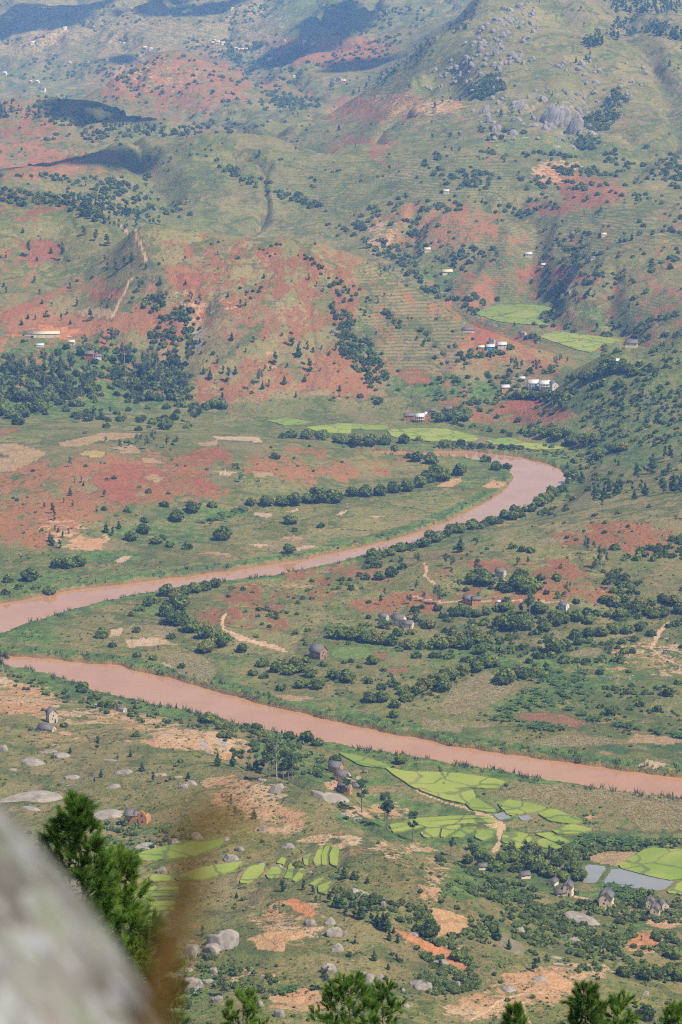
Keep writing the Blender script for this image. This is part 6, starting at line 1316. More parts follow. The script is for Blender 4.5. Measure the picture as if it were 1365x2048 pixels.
# ------------------------------------------------------------------ boulders and slabs
def granite():
    t = NT('granite'); o = t.obj()
    v = t.node('ShaderNodeVectorMath', props={'operation': 'MULTIPLY'}, i0=o, i1=(5., 5., .9))
    n1 = t.noise(1.6, 5, .6, o); n2 = t.noise(1.0, 5, .6, v); n3 = t.noise(9., 4, .6, o); rnd = t.node('ShaderNodeObjectInfo', 5)
    c = t.mix(t.step(n1, .35, .65), (.175, .145, .12), (.32, .275, .23)); c = t.mix(t.math('MULTIPLY', t.step(n2, .5, .68), .75), c, (.10, .085, .082))
    c = t.mix(t.math('MULTIPLY', t.step(n3, .55, .75), .5), c, (.37, .335, .29)); c = t.mix(t.math('MULTIPLY', rnd, .3), c, (.38, .33, .265))
    t.bump(n3, .5, .15); MAT['granite'] = t.fin(c, .9, .2)
granite()
def cliff_granite():
    t = NT('cliff_granite'); o = t.obj(); v = t.node('ShaderNodeVectorMath', props={'operation': 'MULTIPLY'}, i0=o, i1=(9., 9., 1.2))
    n1 = t.noise(1.6, 5, .6, o); n2 = t.noise(1.0, 5, .65, v); c = t.mix(t.step(n2, .36, .62), (.10, .092, .095), (.30, .27, .25)); c = t.mix(t.math('MULTIPLY', t.step(n1, .5, .7), .5), c, (.38, .33, .28)); t.bump(n2, .8, .3); MAT['cliff_granite'] = t.fin(c, .9, .2)
cliff_granite()
def rock_mesh(seed, sub=4, rough=.22, cuts=3, smooth=True, mat='granite'):
    import bmesh
    bm = bmesh.new(); bmesh.ops.create_icosphere(bm, subdivisions=sub, radius=1.0)
    V = np.array([v.co[:] for v in bm.verts]); F_ = np.array([[v.index for v in f.verts] for f in bm.faces]); bm.free()
    a = fbm(V[:, 0] * 1.1 + V[:, 2] * .8 + seed * 7, V[:, 1] * 1.1 - V[:, 2] * .6 + seed * 3, 3, seed); b = fbm(V[:, 0] * 3 + seed, V[:, 1] * 3 + V[:, 2] * 3, 3, seed + 50)
    V = V * (1 + rough * 1.3 * a + rough * .35 * b)[:, None]
    for _ in range(cuts):          # a few broken faces
        d = sph(1)[0]; d[2] = abs(d[2]) * .5; h = V @ d; lim = np.quantile(h, .93 if cuts < 5 else .86); V = V - np.outer(np.maximum(h - lim, 0) * .85, d)
    return mesh_np('boulder', V, F_, MAT[mat], smooth)
ROCKS = [rock_mesh(i + 1, 4, .30, 7) for i in range(7)]
CRAGS = [rock_mesh(i + 31, 4, .42, 9, False, 'cliff_granite') for i in range(6)]
def boulders(ref, pts, base, rocks=None, dk=1.0):
    x0, y0, zf = ref; P = Z(x0, y0, zf, [(p[0], p[1]) for p in pts]); hx, hy, hz, ok = hit([p[0] for p in P], [p[1] for p in P])
    for p, X, Y, Zz, o_ in zip(pts, hx, hy, hz, ok):
        if not o_: continue
        m_ = mpp(X, Y, Zz); w, h = p[2] / zf * m_ * .5, p[3] / zf * m_
        lab = p[4] if len(p) > 4 else base
        o = new_obj('boulder', random.choice(rocks or ROCKS), None, 'thing', lab, 'boulder', None if len(p) > 4 else base)
        tilt = p[5] if len(p) > 5 else random.uniform(-.2, .2)
        if p[2] > 1.9 * p[3]: dep = min(w, h * 1.1) * dk; hz_ = h * .50; zc = Zz - h * .2
        else: dep = w * .85 * dk; hz_ = h * .60; zc = Zz + h * .08
        o.scale = (w * 1.06, dep, max(hz_, .3)); o.location = (X, Y + dep * .7, zc); o.rotation_euler = (random.uniform(-.12, .12), tilt, random.uniform(-.3, .3))
BN = 'smaller grey granite boulder half buried in the near grass slope'
boulders(A1, [(120, 490, 150, 46, 'broad low granite boulder left of the twin slabs below the mud house'), (195, 442, 80, 26, 'first of two low slabs behind the broad boulder'), (245, 458, 90, 34, 'second rounder slab behind the broad boulder'), (50, 510, 40, 16), (12, 435, 44, 34, 'granite boulder cut by the left edge under the houses'), (435, 472, 60, 12), (490, 522, 84, 28, 'pale smooth slab in the middle of the near slope'), (445, 580, 66, 32, 'domed boulder above the ruined house'), (288, 545, 70, 36, 'cracked grey boulder above the striped slab'),
 (130, 630, 280, 70, 'huge dark streaked rock slab at the left edge'), (120, 665, 120, 24), (630, 530, 60, 20), (690, 540, 60, 18), (745, 570, 48, 26, 'grey half of the twin boulders'), (718, 580, 42, 24, 'cream half of the twin boulders'), (560, 548, 30, 10), (415, 700, 190, 62, 'brown streaked rock slab behind the foreground pine'),
 (578, 815, 90, 42, 'jagged boulder group left of the big rice tongue'), (680, 800, 50, 34, 'boulder at the upper edge of the big rice tongue'), (765, 778, 62, 38, 'boulder behind the top of the grass stalk'), (1080, 600, 52, 56, 'tall egg shaped boulder standing on the slope brow', .5), (1025, 550, 46, 18, 'flat pale stone left of the egg boulder'), (1087, 618, 28, 12), (1300, 640, 175, 70, 'great white rock dome in front of the mud village', .35), (1030, 745, 36, 26), (1130, 812, 62, 28, 'pale slab above the stepped paddies', .3), (872, 782, 60, 22), (905, 870, 66, 38, 'leaning boulder right of the grass stalk', .5), (632, 912, 46, 36, 'round boulder standing between rice strips'), (1018, 880, 38, 18), (1087, 890, 38, 16), (935, 825, 44, 26), (1345, 685, 60, 20)], BN)
boulders(B5, [(345, 590, 160, 104, 'greatest rounded boulder beside the orange plot', .2), (285, 610, 90, 60, 'lower shoulder rock of the greatest boulder'), (190, 625, 88, 80, 'rounded standing boulder left of the greatest one'), (195, 780, 120, 70, 'long grey slab leaning downhill near the bottom', .6), (290, 700, 46, 38, 'white faced block by the dark bush'), (268, 742, 56, 28), (960, 350, 112, 46, 'big smooth pale boulder above the pine line', .35), (730, 482, 60, 36, 'whitish block at the end of the orange scar'), (845, 530, 84, 50, 'squared boulder below the orange scar', .3), (820, 480, 60, 44, 'tilted boulder behind the squared one', .6), (857, 598, 62, 44, 'grey boulder alone under the squared one'), (818, 698, 84, 52, 'upright split slab beside the lone eucalyptus', .7), (905, 664, 26, 20), (985, 738, 96, 52, 'pinkish slab right of the upright split slab', .4), (1050, 724, 60, 30), (1252, 772, 152, 62, 'wide dark hump of rock on the lower slope', .25), (1330, 676, 84, 50, 'boulder at the foot of the orange strip', .3), (60, 248, 46, 34, 'lone stone right of the foreground pine'), (370, 196, 74, 36, 'slanting boulder above the long rice paddy', .45), (635, 132, 68, 26), (508, 208, 42, 22), (588, 220, 36, 22), (730, 246, 26, 18), (1200, 526, 62, 22), (1062, 392, 30, 30), (1110, 415, 26, 16), (180, 690, 50, 26), (500, 850, 40, 36, 'grey boulder behind the small foreground pine'), (590, 900, 60, 50), (890, 525, 26, 30), (310, 830, 60, 40)], BN)
boulders(B4, [(570, 876, 90, 44, 'pale flat topped boulder in the scrub near the bottom'), (620, 604, 82, 32, 'boulder on the brow behind the two small pines'), (345, 860, 30, 50, 'narrow standing stone below the orange strip'), (930, 570, 190, 70, 'dark streaked rock face below the gabled houses', .35), (880, 655, 100, 40, 'lower dark rock face in the scrub', .3), (145, 618, 70, 26), (720, 828, 80, 40, 'purple grey rock beside the sandy plot'), (110, 945, 40, 24), (95, 870, 24, 18), (770, 720, 100, 16), (800, 750, 90, 14), (1085, 925, 40, 26), (1200, 890, 40, 26), (405, 810, 18, 24)], BN)
# the mountain
boulders((940, 160, 4.55), [(800, 400, 330, 250, 'great dark overhanging cliff on the rocky mountain', .3), (960, 490, 170, 290, 'steep striped rock face right of the overhang', .35), (440, 270, 110, 160, 'pale rock rib left of the great cliff', .7), (660, 200, 140, 80, 'pale rock cap above the great cliff'), (140, 300, 80, 120, 'leftmost pale rock buttress on the mountain', .5), (175, 390, 60, 110), (790, 420, 60, 60), (730, 430, 50, 60), (825, 430, 50, 80), (400, 500, 100, 70), (510, 530, 110, 50), (620, 540, 60, 40), (1090, 440, 60, 70), (1010, 310, 60, 60), (1120, 510, 110, 90), (390, 380, 40, 70), (540, 170, 50, 70), (600, 110, 40, 50), (450, 380, 90, 70), (250, 600, 110, 50, 'low boulder at the foot of the mountain by the trees'), (780, 610, 120, 50), (920, 610, 140, 60), (430, 60, 70, 50, 'paired boulders high above the great cliff'), (1060, 280, 60, 40), (940, 190, 60, 40), (1050, 160, 50, 40), (850, 110, 40, 50), (1150, 30, 70, 50), (1190, 200, 80, 30), (1290, 220, 60, 40), (30, 290, 50, 40), (560, 310, 30, 40), (300, 250, 60, 30), (620, 380, 40, 80), (1210, 380, 40, 30), (1060, 350, 50, 30)], 'weathered rock outcrop around the cliff of the rocky mountain', CRAGS, .7)
mp = [scatter_px(90, [(960, 60), (1010, 0), (1100, 0), (1080, 60), (1000, 180), (940, 200), (900, 180)]), scatter_px(80, [(960, 100), (1200, 130), (1260, 260), (1150, 290), (960, 280)]), scatter_px(40, [(860, 150), (960, 60), (980, 110), (900, 200), (840, 180)]), scatter_px(30, [(1100, 120), (1300, 130), (1300, 200), (1150, 200)])]
for X, Y, Zz, x, y in mp:
    for i in range(len(X)):
        lab = 'grey boulder in the rock field below the mountain top' if y[i] < 130 else 'grey boulder strewn on the grassy mountain flank'
        o = new_obj('boulder', random.choice(CRAGS), None, 'thing', lab, 'boulder', lab); s = random.uniform(1.5, 5.0) * (1.3 if y[i] < 120 else 1); o.scale = (s * random.uniform(.8, 1.5), s, s * random.uniform(.6, 1.2)); o.location = (X[i], Y[i], Zz[i] + s * .25); o.rotation_euler = (random.uniform(-.3, .3), random.uniform(-.4, .4), random.random() * 6)
# ------------------------------------------------------------------ houses
simple('mud_pink', (.68, .51, .375), (.78, .62, .47), .8); simple('mud_grey', (.48, .37, .27), (.58, .46, .35), .8)
simple('mud_brown', (.27, .15, .09), (.36, .21, .13), 1.0); simple('brick_red', (.34, .12, .065), (.43, .175, .095), 1.2); simple('brick_orange', (.46, .20, .085), (.56, .28, .13), 1.0, c3=(.40, .25, .15)); simple('plaster_white', (.56, .52, .45), (.68, .64, .57), .7); simple('plaster_cream', (.52, .42, .28), (.62, .52, .37), .7)
simple('paint_blue', (.05, .22, .42), (.07, .28, .50), .7); simple('thatch', (.105, .092, .09), (.185, .165, .155), 1.5, bump=.2); simple('tin', (.42, .43, .44), (.54, .54, .54), .6, .5, .4); simple('tile_dark', (.11, .095, .10), (.19, .165, .165), 1.4); simple('roof_cream', (.48, .40, .28), (.58, .50, .37), .8)
simple('opening', (.03, .025, .022), (.055, .045, .04), 1.0); simple('shutter', (.10, .16, .20), (.16, .22, .25), 1.0)
def boxv(x0, x1, y0, y1, z0, z1):
    V = np.array([(x, y, z) for z in (z0, z1) for y in (y0, y1) for x in (x0, x1)], float)
    return V, np.array([(0, 2, 3, 1), (4, 5, 7, 6), (0, 1, 5, 4), (1, 3, 7, 5), (3, 2, 6, 7), (2, 0, 4, 6)])
def slab(a, b, c, d, t):
    V = np.array([a, b, c, d], float); V = np.concatenate([V, V + np.array([0, 0, t])])
    return V, np.array([(3, 2, 1, 0), (4, 5, 6, 7), (0, 1, 5, 4), (1, 2, 6, 5), (2, 3, 7, 6), (3, 0, 4, 7)])
def house(px, py, wpx, kind, yaw, wall, roof, label, side=False, group='houses of the valley', L=1.35, eave=.8, rise=.38, win=True, col=False):
    hx, hy, hz, ok = hit([px], [py])
    x, y, z = float(hx[0]), float(hy[0]), float(hz[0]); m_ = mpp(x, y, z)
    w = wpx * m_
    if side: w, Ln = w / L, w
    else: Ln = w * L
    H_ = eave * w if not side else eave * Ln / L; R_ = rise * w
    root = new_obj('house', None, None, 'thing', label, 'house', group); root.location = (x, y + (Ln if not side else w) * .5, z - .15); root.rotation_euler = (0, 0, math.radians(yaw + (90 if side else 0)))
    a, b = w / 2, Ln / 2
    V = [(-a, -b, -1.2), (a, -b, -1.2), (a, -b, H_), (0, -b, H_ + R_), (-a, -b, H_), (-a, b, -1.2), (a, b, -1.2), (a, b, H_), (0, b, H_ + R_), (-a, b, H_)]
    new_obj('wall', mesh_np('wall', V, [(0, 1, 2, 3, 4), (9, 8, 7, 6, 5), (1, 6, 7, 2), (5, 0, 4, 9)], MAT[wall]), root)
    ov, oe, th = .09 * w, .07 * w, .045 * w
    P = []
    for s in (-1, 1):
        ex, ez = s * (a + ov), H_ - ov * R_ / a
        q = [(ex, -b - oe, ez), (0, -b - oe, H_ + R_), (0, b + oe, H_ + R_), (ex, b + oe, ez)]
        P.append(slab(*(q if s < 0 else q[::-1]), th))
    v, f = join(P); v[:, 2] += .03; new_obj('roof', mesh_np('roof', v, f, MAT[roof]), root)
    big = wpx > 9
    def opening(nm, cx, cz, ww, hh, face, mat):
        t = .05
        if face == 'f': bx = boxv(cx - ww / 2, cx + ww / 2, -b - t, -b + t, cz - hh / 2, cz + hh / 2)
        elif face == 'b': bx = boxv(cx - ww / 2, cx + ww / 2, b - t, b + t, cz - hh / 2, cz + hh / 2)
        elif face == 'l': bx = boxv(-a - t, -a + t, cx - ww / 2, cx + ww / 2, cz - hh / 2, cz + hh / 2)
        else: bx = boxv(a - t, a + t, cx - ww / 2, cx + ww / 2, cz - hh / 2, cz + hh / 2)
        new_obj(nm, mesh_np(nm, *bx, MAT[mat]), root)
    if win:
        ww, hh = .13 * w, .15 * w; tall = H_ > .7 * w
        front_ = 'f'; long_ = ('r' if yaw <= 0 else 'l') if not side else 'l'
        opening('window', 0, H_ * .78, ww, hh, 'f', 'opening')
        if big and tall:
            opening('window', -.12 * w, H_ * .45, ww, hh, 'f', 'opening'); opening('window', 0, H_ + R_ * .35, ww * .6, hh * .6, 'f', 'opening')
        opening('door', .2 * w, H_ * .2, .16 * w, H_ * .4, 'f', 'shutter' if random.random() < .4 else 'opening')
        n_ = 3 if Ln > 1.8 * w else 2
        for fc in ('l', 'r'):
            for i in range(n_):
                cx = -b + Ln * (i + .5) / n_; opening('window', cx, H_ * .72, ww, hh, fc, 'opening')
                if tall and big: opening('window', cx, H_ * .32, ww, hh, fc, 'opening')
    if col:        # veranda on the long side facing the valley
        d = .32 * w; sgn = -1
        n_ = 5
        for i in range(n_):
            cy = -b + Ln * (i + .04) / (n_ - .92); new_obj('column', mesh_np('column', *boxv(-a - d - .1, -a - d + .18, cy - .14, cy + .14, -1.0, H_ * .92), MAT['plaster_white']), root)
        new_obj('balcony', mesh_np('balcony', *boxv(-a - d - .2, -a - .01, -b, b, H_ * .46, H_ * .52), MAT['plaster_white']), root)
        new_obj('porch_roof', mesh_np('porch_roof', *slab((-a - d - .4, b, H_ * .9), (-a - d - .4, -b, H_ * .9), (-a - .02, -b, H_ * 1.02), (-a - .02, b, H_ * 1.02), .08), MAT[roof]), root)
    return root
HV = 'houses of the far villages'
house(1215, 1817, 25, 'g', -14, 'mud_pink', 'thatch', 'tall pink mud house with steep grey thatch facing the camera', L=1.25, eave=.95, rise=.45)
house(1138, 1793, 18, 'g', -16, 'mud_pink', 'thatch', 'tall narrow pink house right of the village wood', L=1.3, eave=1.15, rise=.5)
house(1124, 1792, 26, 's', 18, 'mud_grey', 'thatch', 'low thatched hut in front of the tall narrow pink house', True, eave=.4, rise=.4)
house(1108, 1772, 14, 'g', -30, 'mud_pink', 'thatch', 'small hut half hidden by the village wood', eave=.6)
house(1312, 1838, 18, 'g', -14, 'mud_pink', 'thatch', 'front gabled house of the compound at the right edge', L=1.3, eave=1.1, rise=.5)
house(1302, 1820, 16, 'g', -14, 'mud_pink', 'thatch', 'rear left gabled house of the right edge compound', L=1.2, eave=1.1, rise=.5)
house(1328, 1822, 15, 'g', 20, 'mud_grey', 'thatch', 'rear right wing of the right edge compound', eave=.9, rise=.5)
house(1050, 1758, 20, 's', 20, 'mud_pink', 'thatch', 'house peeking out between trunks of the village wood', True, eave=.6)
house(966, 1740, 18, 's', 10, 'mud_pink', 'thatch', 'roof showing through trees beside the dirt road foot', True, eave=.6)
house(672, 1548, 25, 's', -24, 'brick_orange', 'thatch', 'rear house of the mud village with an orange gable', True, L=1.4, eave=.85, rise=.5)
house(686, 1566, 28, 's', -30, 'mud_grey', 'thatch', 'middle house of the mud village with grey brown gable', True, L=1.5, eave=.85, rise=.5)
house(690, 1586, 26, 's', -16, 'brick_orange', 'thatch', 'front house of the mud village behind the tall pine', True, L=1.5, eave=.7, rise=.45)
house(716, 1580, 22, 's', -10, 'mud_grey', 'thatch', 'low shed right of the front house in the mud village', True, eave=.5, rise=.4)
house(731, 1548, 10, 's', -10, 'brick_orange', 'tile_dark', 'tiny orange hut at the right end of the mud village', True, eave=.7)
house(103, 1446, 18, 'g', 24, 'mud_grey', 'thatch', 'tall mud house on the near left slope above boulders', L=1.25, eave=1.1, rise=.5)
house(93, 1462, 34, 's', -24, 'mud_grey', 'thatch', 'long low slate roofed shed below the tall mud house', True, L=2.0, eave=.3, rise=.4)
house(243, 1424, 17, 's', -30, 'mud_grey', 'thatch', 'hut with only its grey roof clear of the riverside bushes', True, eave=.5)
house(768, 1243, 17, 's', -28, 'plaster_cream', 'thatch', 'small pale house left of the grey roofed pair', True, eave=.85, rise=.45)
house(799, 1252, 24, 's', -28, 'mud_pink', 'thatch', 'larger house of the grey roofed pair in the orchard', True, L=1.4, eave=.85, rise=.5)
house(817, 1257, 20, 's', -18, 'mud_pink', 'thatch', 'smaller front house of the grey roofed pair', True, L=1.5, eave=.75, rise=.45)
house(938, 1209, 20, 's', -34, 'brick_orange', 'thatch', 'left wing of the long brown house on the knoll', True, L=1.4, eave=.85, rise=.45)
house(953, 1211, 18, 's', 4, 'brick_orange', 'thatch', 'right wing of the long brown house on the knoll', True, L=1.5, eave=1.1, rise=.4)
house(1002, 1155, 19, 's', -26, 'plaster_cream', 'thatch', 'small white house between dark trees high on the knoll', True, L=1.4, eave=.9, rise=.45)
house(998, 1207, 8, 's', -10, 'plaster_cream', 'tin', 'tiny pale hut beside the red track', True, eave=.7)
house(1129, 1220, 17, 's', -36, 'plaster_white', 'thatch', 'white house with orange yard right of the track', True, L=1.4, eave=.85, rise=.5)
house(1195, 1213, 8, 's', 0, 'mud_grey', 'thatch', 'little hut hidden near the right end of the red track', True, eave=.7)
house(637, 1318, 28, 's', -40, 'mud_brown', 'thatch', 'brown brick house at the corner of the green meadow', True, L=1.3, eave=.8, rise=.5)
house(385, 1302, 6, 's', 10, 'mud_grey', 'thatch', 'tiny field shelter on the bend', True, eave=.4, win=False)
house(937, 664, 22, 's', 4, 'plaster_cream', 'tile_dark', 'long low dark roofed house above the blue house', True, HV, L=2.2, eave=.5, rise=.4)
house(985, 690, 11, 's', -20, 'mud_grey', 'tile_dark', 'tower like grey house behind the blue house', True, HV, eave=1.3)
house(981, 701, 16, 's', 6, 'paint_blue', 'tin', 'bright blue house with a white tin roof', True, HV, L=1.5, eave=.75, rise=.4)
house(963, 701, 12, 's', 0, 'brick_orange', 'roof_cream', 'small house left of the blue house', True, HV, eave=.8)
house(1004, 699, 18, 's', 8, 'mud_grey', 'tin', 'grey house right of the blue house', True, HV, L=1.5, eave=.85)
house(1046, 675, 13, 's', -26, 'plaster_cream', 'tile_dark', 'tan house alone at the end of the spur', True, HV, eave=1.0)
house(1011, 785, 16, 's', 12, 'brick_orange', 'tin', 'small tan house left of the white veranda houses', True, HV, L=1.4, eave=.95)
house(1067, 778, 21, 's', 4, 'plaster_white', 'tin', 'left white veranda house with columns and tin roof', True, HV, L=1.6, eave=1.05, rise=.35, col=True)
house(1090, 778, 21, 's', 4, 'plaster_white', 'tin', 'middle white veranda house of the row', True, HV, L=1.6, eave=.9, rise=.4, col=True)
house(1109, 780, 13, 'g', 14, 'plaster_white', 'tile_dark', 'white gabled house ending the veranda row', False, HV, eave=1.0)
house(1045, 762, 11, 's', 0, 'plaster_white', 'tin', 'small tin roofed house above the veranda row', True, HV, eave=.7)
house(1026, 762, 9, 's', 0, 'mud_grey', 'tile_dark', 'dim grey hut above the small tan house', True, HV, eave=.6)
house(818, 841, 20, 's', 4, 'brick_red', 'tile_dark', 'long red brick house left of the red veranda house', True, HV, L=1.8, eave=.9)
house(840, 844, 17, 's', 4, 'brick_red', 'tin', 'red brick veranda house with white columns', True, HV, L=1.4, eave=1.05, rise=.35, col=True)
house(854, 843, 12, 'g', 14, 'brick_red', 'tin', 'narrow red gabled house right of the red veranda house', False, HV, eave=1.1)
house(866, 826, 12, 's', 0, 'brick_red', 'tile_dark', 'dark roofed red hut behind the red veranda house', True, HV, eave=.6)
house(897, 821, 18, 's', 0, 'brick_red', 'tile_dark', 'low red house on the orange track above the dark trees', True, HV, L=2, eave=.5)
house(895, 550, 20, 's', 6, 'plaster_cream', 'roof_cream', 'cream house pair in the valley behind the dome', True, HV, L=2.0, eave=.7)
house(1127, 598, 9, 's', -20, 'mud_pink', 'tile_dark', 'lower of two tan towers beside the side valley', True, HV, eave=1.2)
house(1137, 589, 8, 's', -20, 'mud_pink', 'tile_dark', 'upper of two tan towers beside the side valley', True, HV, eave=1.2)
house(1231, 726, 18, 's', -12, 'plaster_white', 'tin', 'white tin roof on the right wooded ridge', True, HV, L=1.8, eave=.5)
house(1244, 728, 10, 's', -12, 'plaster_white', 'tin', 'second smaller tin roof on the right wooded ridge', True, HV, eave=.5)
house(1264, 695, 24, 's', -10, 'mud_pink', 'tile_dark', 'brown house on the crest of the right ridge', True, HV, L=1.7, eave=.7)
for q in [(1058, 515, 13, 'tin', 'plaster_white', 'white roofed hut on the terraces behind the side valley'), (1087, 534, 9, 'tin', 'brick_orange', 'small orange hut below the white roofed terrace hut'), (1145, 472, 11, 'tile_dark', 'brick_red', 'red hut among trees high on the right terraces'), (1208, 474, 10, 'roof_cream', 'plaster_cream', 'cream hut right of the red terrace hut'), (855, 505, 12, 'roof_cream', 'plaster_cream', 'pale hut on the red slope behind the dome'), (893, 388, 11, 'tin', 'plaster_white', 'white hut on the green terraces under the mountain'), (668, 668, 10, 'tile_dark', 'mud_grey', 'grey hut on the dome hill slope'), (1186, 520, 9, 'tile_dark', 'mud_grey', 'grey hut on the red track above the side valley'), (1133, 480, 8, 'tile_dark', 'mud_grey', 'blue grey hut left of the red terrace hut')]:
    house(q[0], q[1], q[2], 's', random.uniform(-15, 15), q[4], q[3], q[5], True, HV, eave=.75)
house(93, 676, 52, 's', 6, 'plaster_cream', 'roof_cream', 'long cream roofed school building on the orange yard', True, HV, L=5.5, eave=.95, rise=.45)
house(57, 672, 16, 's', 6, 'mud_grey', 'tile_dark', 'dark roofed shed at the left end of the school', True, HV, L=1.8, eave=.6)
house(143, 691, 14, 's', -8, 'plaster_cream', 'roof_cream', 'small cream house below the school yard', True, HV, L=1.5, eave=.8)
house(80, 694, 16, 's', 4, 'plaster_white', 'tin', 'shiny tin roof in the trees below the school', True, HV, L=2, eave=.5)
house(179, 721, 18, 's', -8, 'brick_red', 'tile_dark', 'red brick house right of the wood below the school', True, HV, L=1.3, eave=1.0)
house(196, 720, 13, 's', 10, 'plaster_white', 'tile_dark', 'whitewashed house joined right of the red brick one', True, HV, L=1.4, eave=.9)
vill = [(426, 89, 7), (436, 88, 8), (446, 90, 8), (455, 91, 7), (470, 95, 7), (473, 101, 8), (480, 104, 9), (486, 103, 8), (493, 101, 6), (430, 84, 6), (418, 92, 5), (508, 107, 6), (524, 104, 6), (545, 108, 7), (541, 124, 10), (549, 126, 9), (568, 84, 7), (610, 87, 8), (625, 93, 7), (290, 100, 9), (302, 101, 7), (140, 128, 6), (75, 167, 8), (85, 184, 12), (62, 166, 6), (175, 126, 7), (465, 20, 6), (650, 10, 7), (588, 156, 6), (668, 164, 9), (680, 163, 10), (688, 166, 8), (20, 40, 8), (65, 90, 9), (130, 60, 8), (215, 122, 7), (248, 90, 6), (10, 150, 8)]
vill.sort(); cnt = {}
for i, (a, b, c) in enumerate(vill):
    lab = 'tiny pale house of the distant village in the haze' if a > 400 and b < 130 else 'tiny pale farmhouse dotted on the farthest slopes'
    g_ = lab; cnt[lab] = cnt.get(lab, -1) + 1; lab += ', ' + ORD[cnt[lab]] + ' from the left'
    house(a, b, c, 's', random.uniform(-30, 30), random.choice(['plaster_white', 'plaster_white', 'plaster_cream', 'brick_orange']), random.choice(['tin', 'roof_cream', 'tile_dark']), lab, True, g_, eave=.8, win=False)
# ruined brick house
hx, hy, hz, _ = hit([275], [1650]); rx_, ry_, rz_ = float(hx[0]), float(hy[0]), float(hz[0])
ru = new_obj('ruined_house', None, None, 'thing', 'ruined orange brick house with half its grey roof fallen in', 'house'); ru.location = (rx_, ry_ + 2.5, rz_ - .1); ru.rotation_euler = (0, 0, math.radians(-14)); k = 46 * mpp(rx_, ry_, rz_) / 8.0; ru.scale = (k, k, k)
def prism(poly, y0, y1):
    n_ = len(poly); V = [(x, y0, z) for x, z in poly] + [(x, y1, z) for x, z in poly]
    return V, [tuple(range(n_)), tuple(range(2 * n_ - 1, n_ - 1, -1))] + [(i + n_, (i + 1) % n_ + n_, (i + 1) % n_, i) for i in range(n_)]
# front wall in pieces round its gaps, broken tops
for nm, poly, y0, y1 in [('wall', [(-4, -1), (-.6, -1), (-.6, 3.4), (-1.4, 3.7), (-4, 3.7)], -2.2, -1.8), ('wall', [(-.6, -1), (.35, -1), (.35, 2.6), (-.1, 2.9), (-.6, 2.5)], -2.2, -1.8), ('wall', [(.95, -1), (4, -1), (4, 3.4), (3.5, 4.1), (2.9, 4.9), (2.2, 5.4), (1.5, 4.5), (.95, 3.5)], -2.2, -1.8), ('wall', [(.35, 2.2), (.95, 2.3), (.95, 3.1), (.35, 2.7)], -2.2, -1.8), ('wall', [(-4, -1), (4, -1), (4, 2.8), (2.4, 3.2), (1, 2.5), (-1, 3.6), (-4, 3.7)], 1.8, 2.2)]:
    new_obj(nm, mesh_np(nm, *prism(poly, y0, y1), MAT['brick_orange']), ru)
for xx in (-4, 3.6):
    V, F_ = prism([(-1.8, -1), (1.8, -1), (1.8, 3.0 if xx > 0 else 3.7), (.2, 3.9 if xx > 0 else 5.0), (-1.8, 3.6)], 0, .4); V = [(xx + y, x, z) for x, y, z in V]; new_obj('wall', mesh_np('wall', V, [f[::-1] for f in F_], MAT['brick_orange']), ru)
v, f = join([slab((-4.4, -2.7, 3.3), (-.9, -2.6, 3.2), (-1.2, 0, 5.0), (-4.4, 0, 5.2), .2), slab((-4.4, 0, 5.2), (-1.2, 0, 5.0), (-1.4, 2.4, 3.4), (-4.4, 2.5, 3.5), .2), slab((-1.0, -2.3, 3.1), (.5, -2.1, 3.2), (.3, -.2, 4.3), (-1.1, -.1, 4.8), .16)])
new_obj('roof', mesh_np('roof', v, f, MAT['thatch']), ru)
for cx, cz in ((-2.6, 1.4), (-1.6, 3.0), (2.5, 1.6), (2.3, 3.7)): new_obj('window', mesh_np('window', *boxv(cx - .28, cx + .28, -2.26, -2.1, cz - .35, cz + .35), MAT['opening']), ru)

# ------------------------------------------------------------------ people and cattle, a few pixels tall
simple('skin', (.10, .055, .035), (.13, .07, .045), 2); simple('red_cloth', (.42, .05, .04), (.5, .08, .05), 2); simple('dark_cloth', (.04, .04, .06), (.07, .07, .09), 2); simple('hide_white', (.55, .50, .44), (.66, .62, .56), 1); simple('hide_dark', (.05, .04, .035), (.10, .075, .06), 1)
def skin_body(name, verts, edges, radii, mat):
    me = bpy.data.meshes.new(name); me.from_pydata(verts, edges, []); o = bpy.data.objects.new(name, me)
    md = o.modifiers.new('s', 'SKIN'); sk = me.skin_vertices[0] if me.skin_vertices else None
    for i, r in enumerate(radii): me.skin_vertices[0].data[i].radius = (r, r)
    me.skin_vertices[0].data[0].use_root = True
    o.modifiers.new('d', 'SUBSURF').levels = 1; o.modifiers['d'].render_levels = 1; me.materials.append(MAT[mat]); COL.objects.link(o); return o
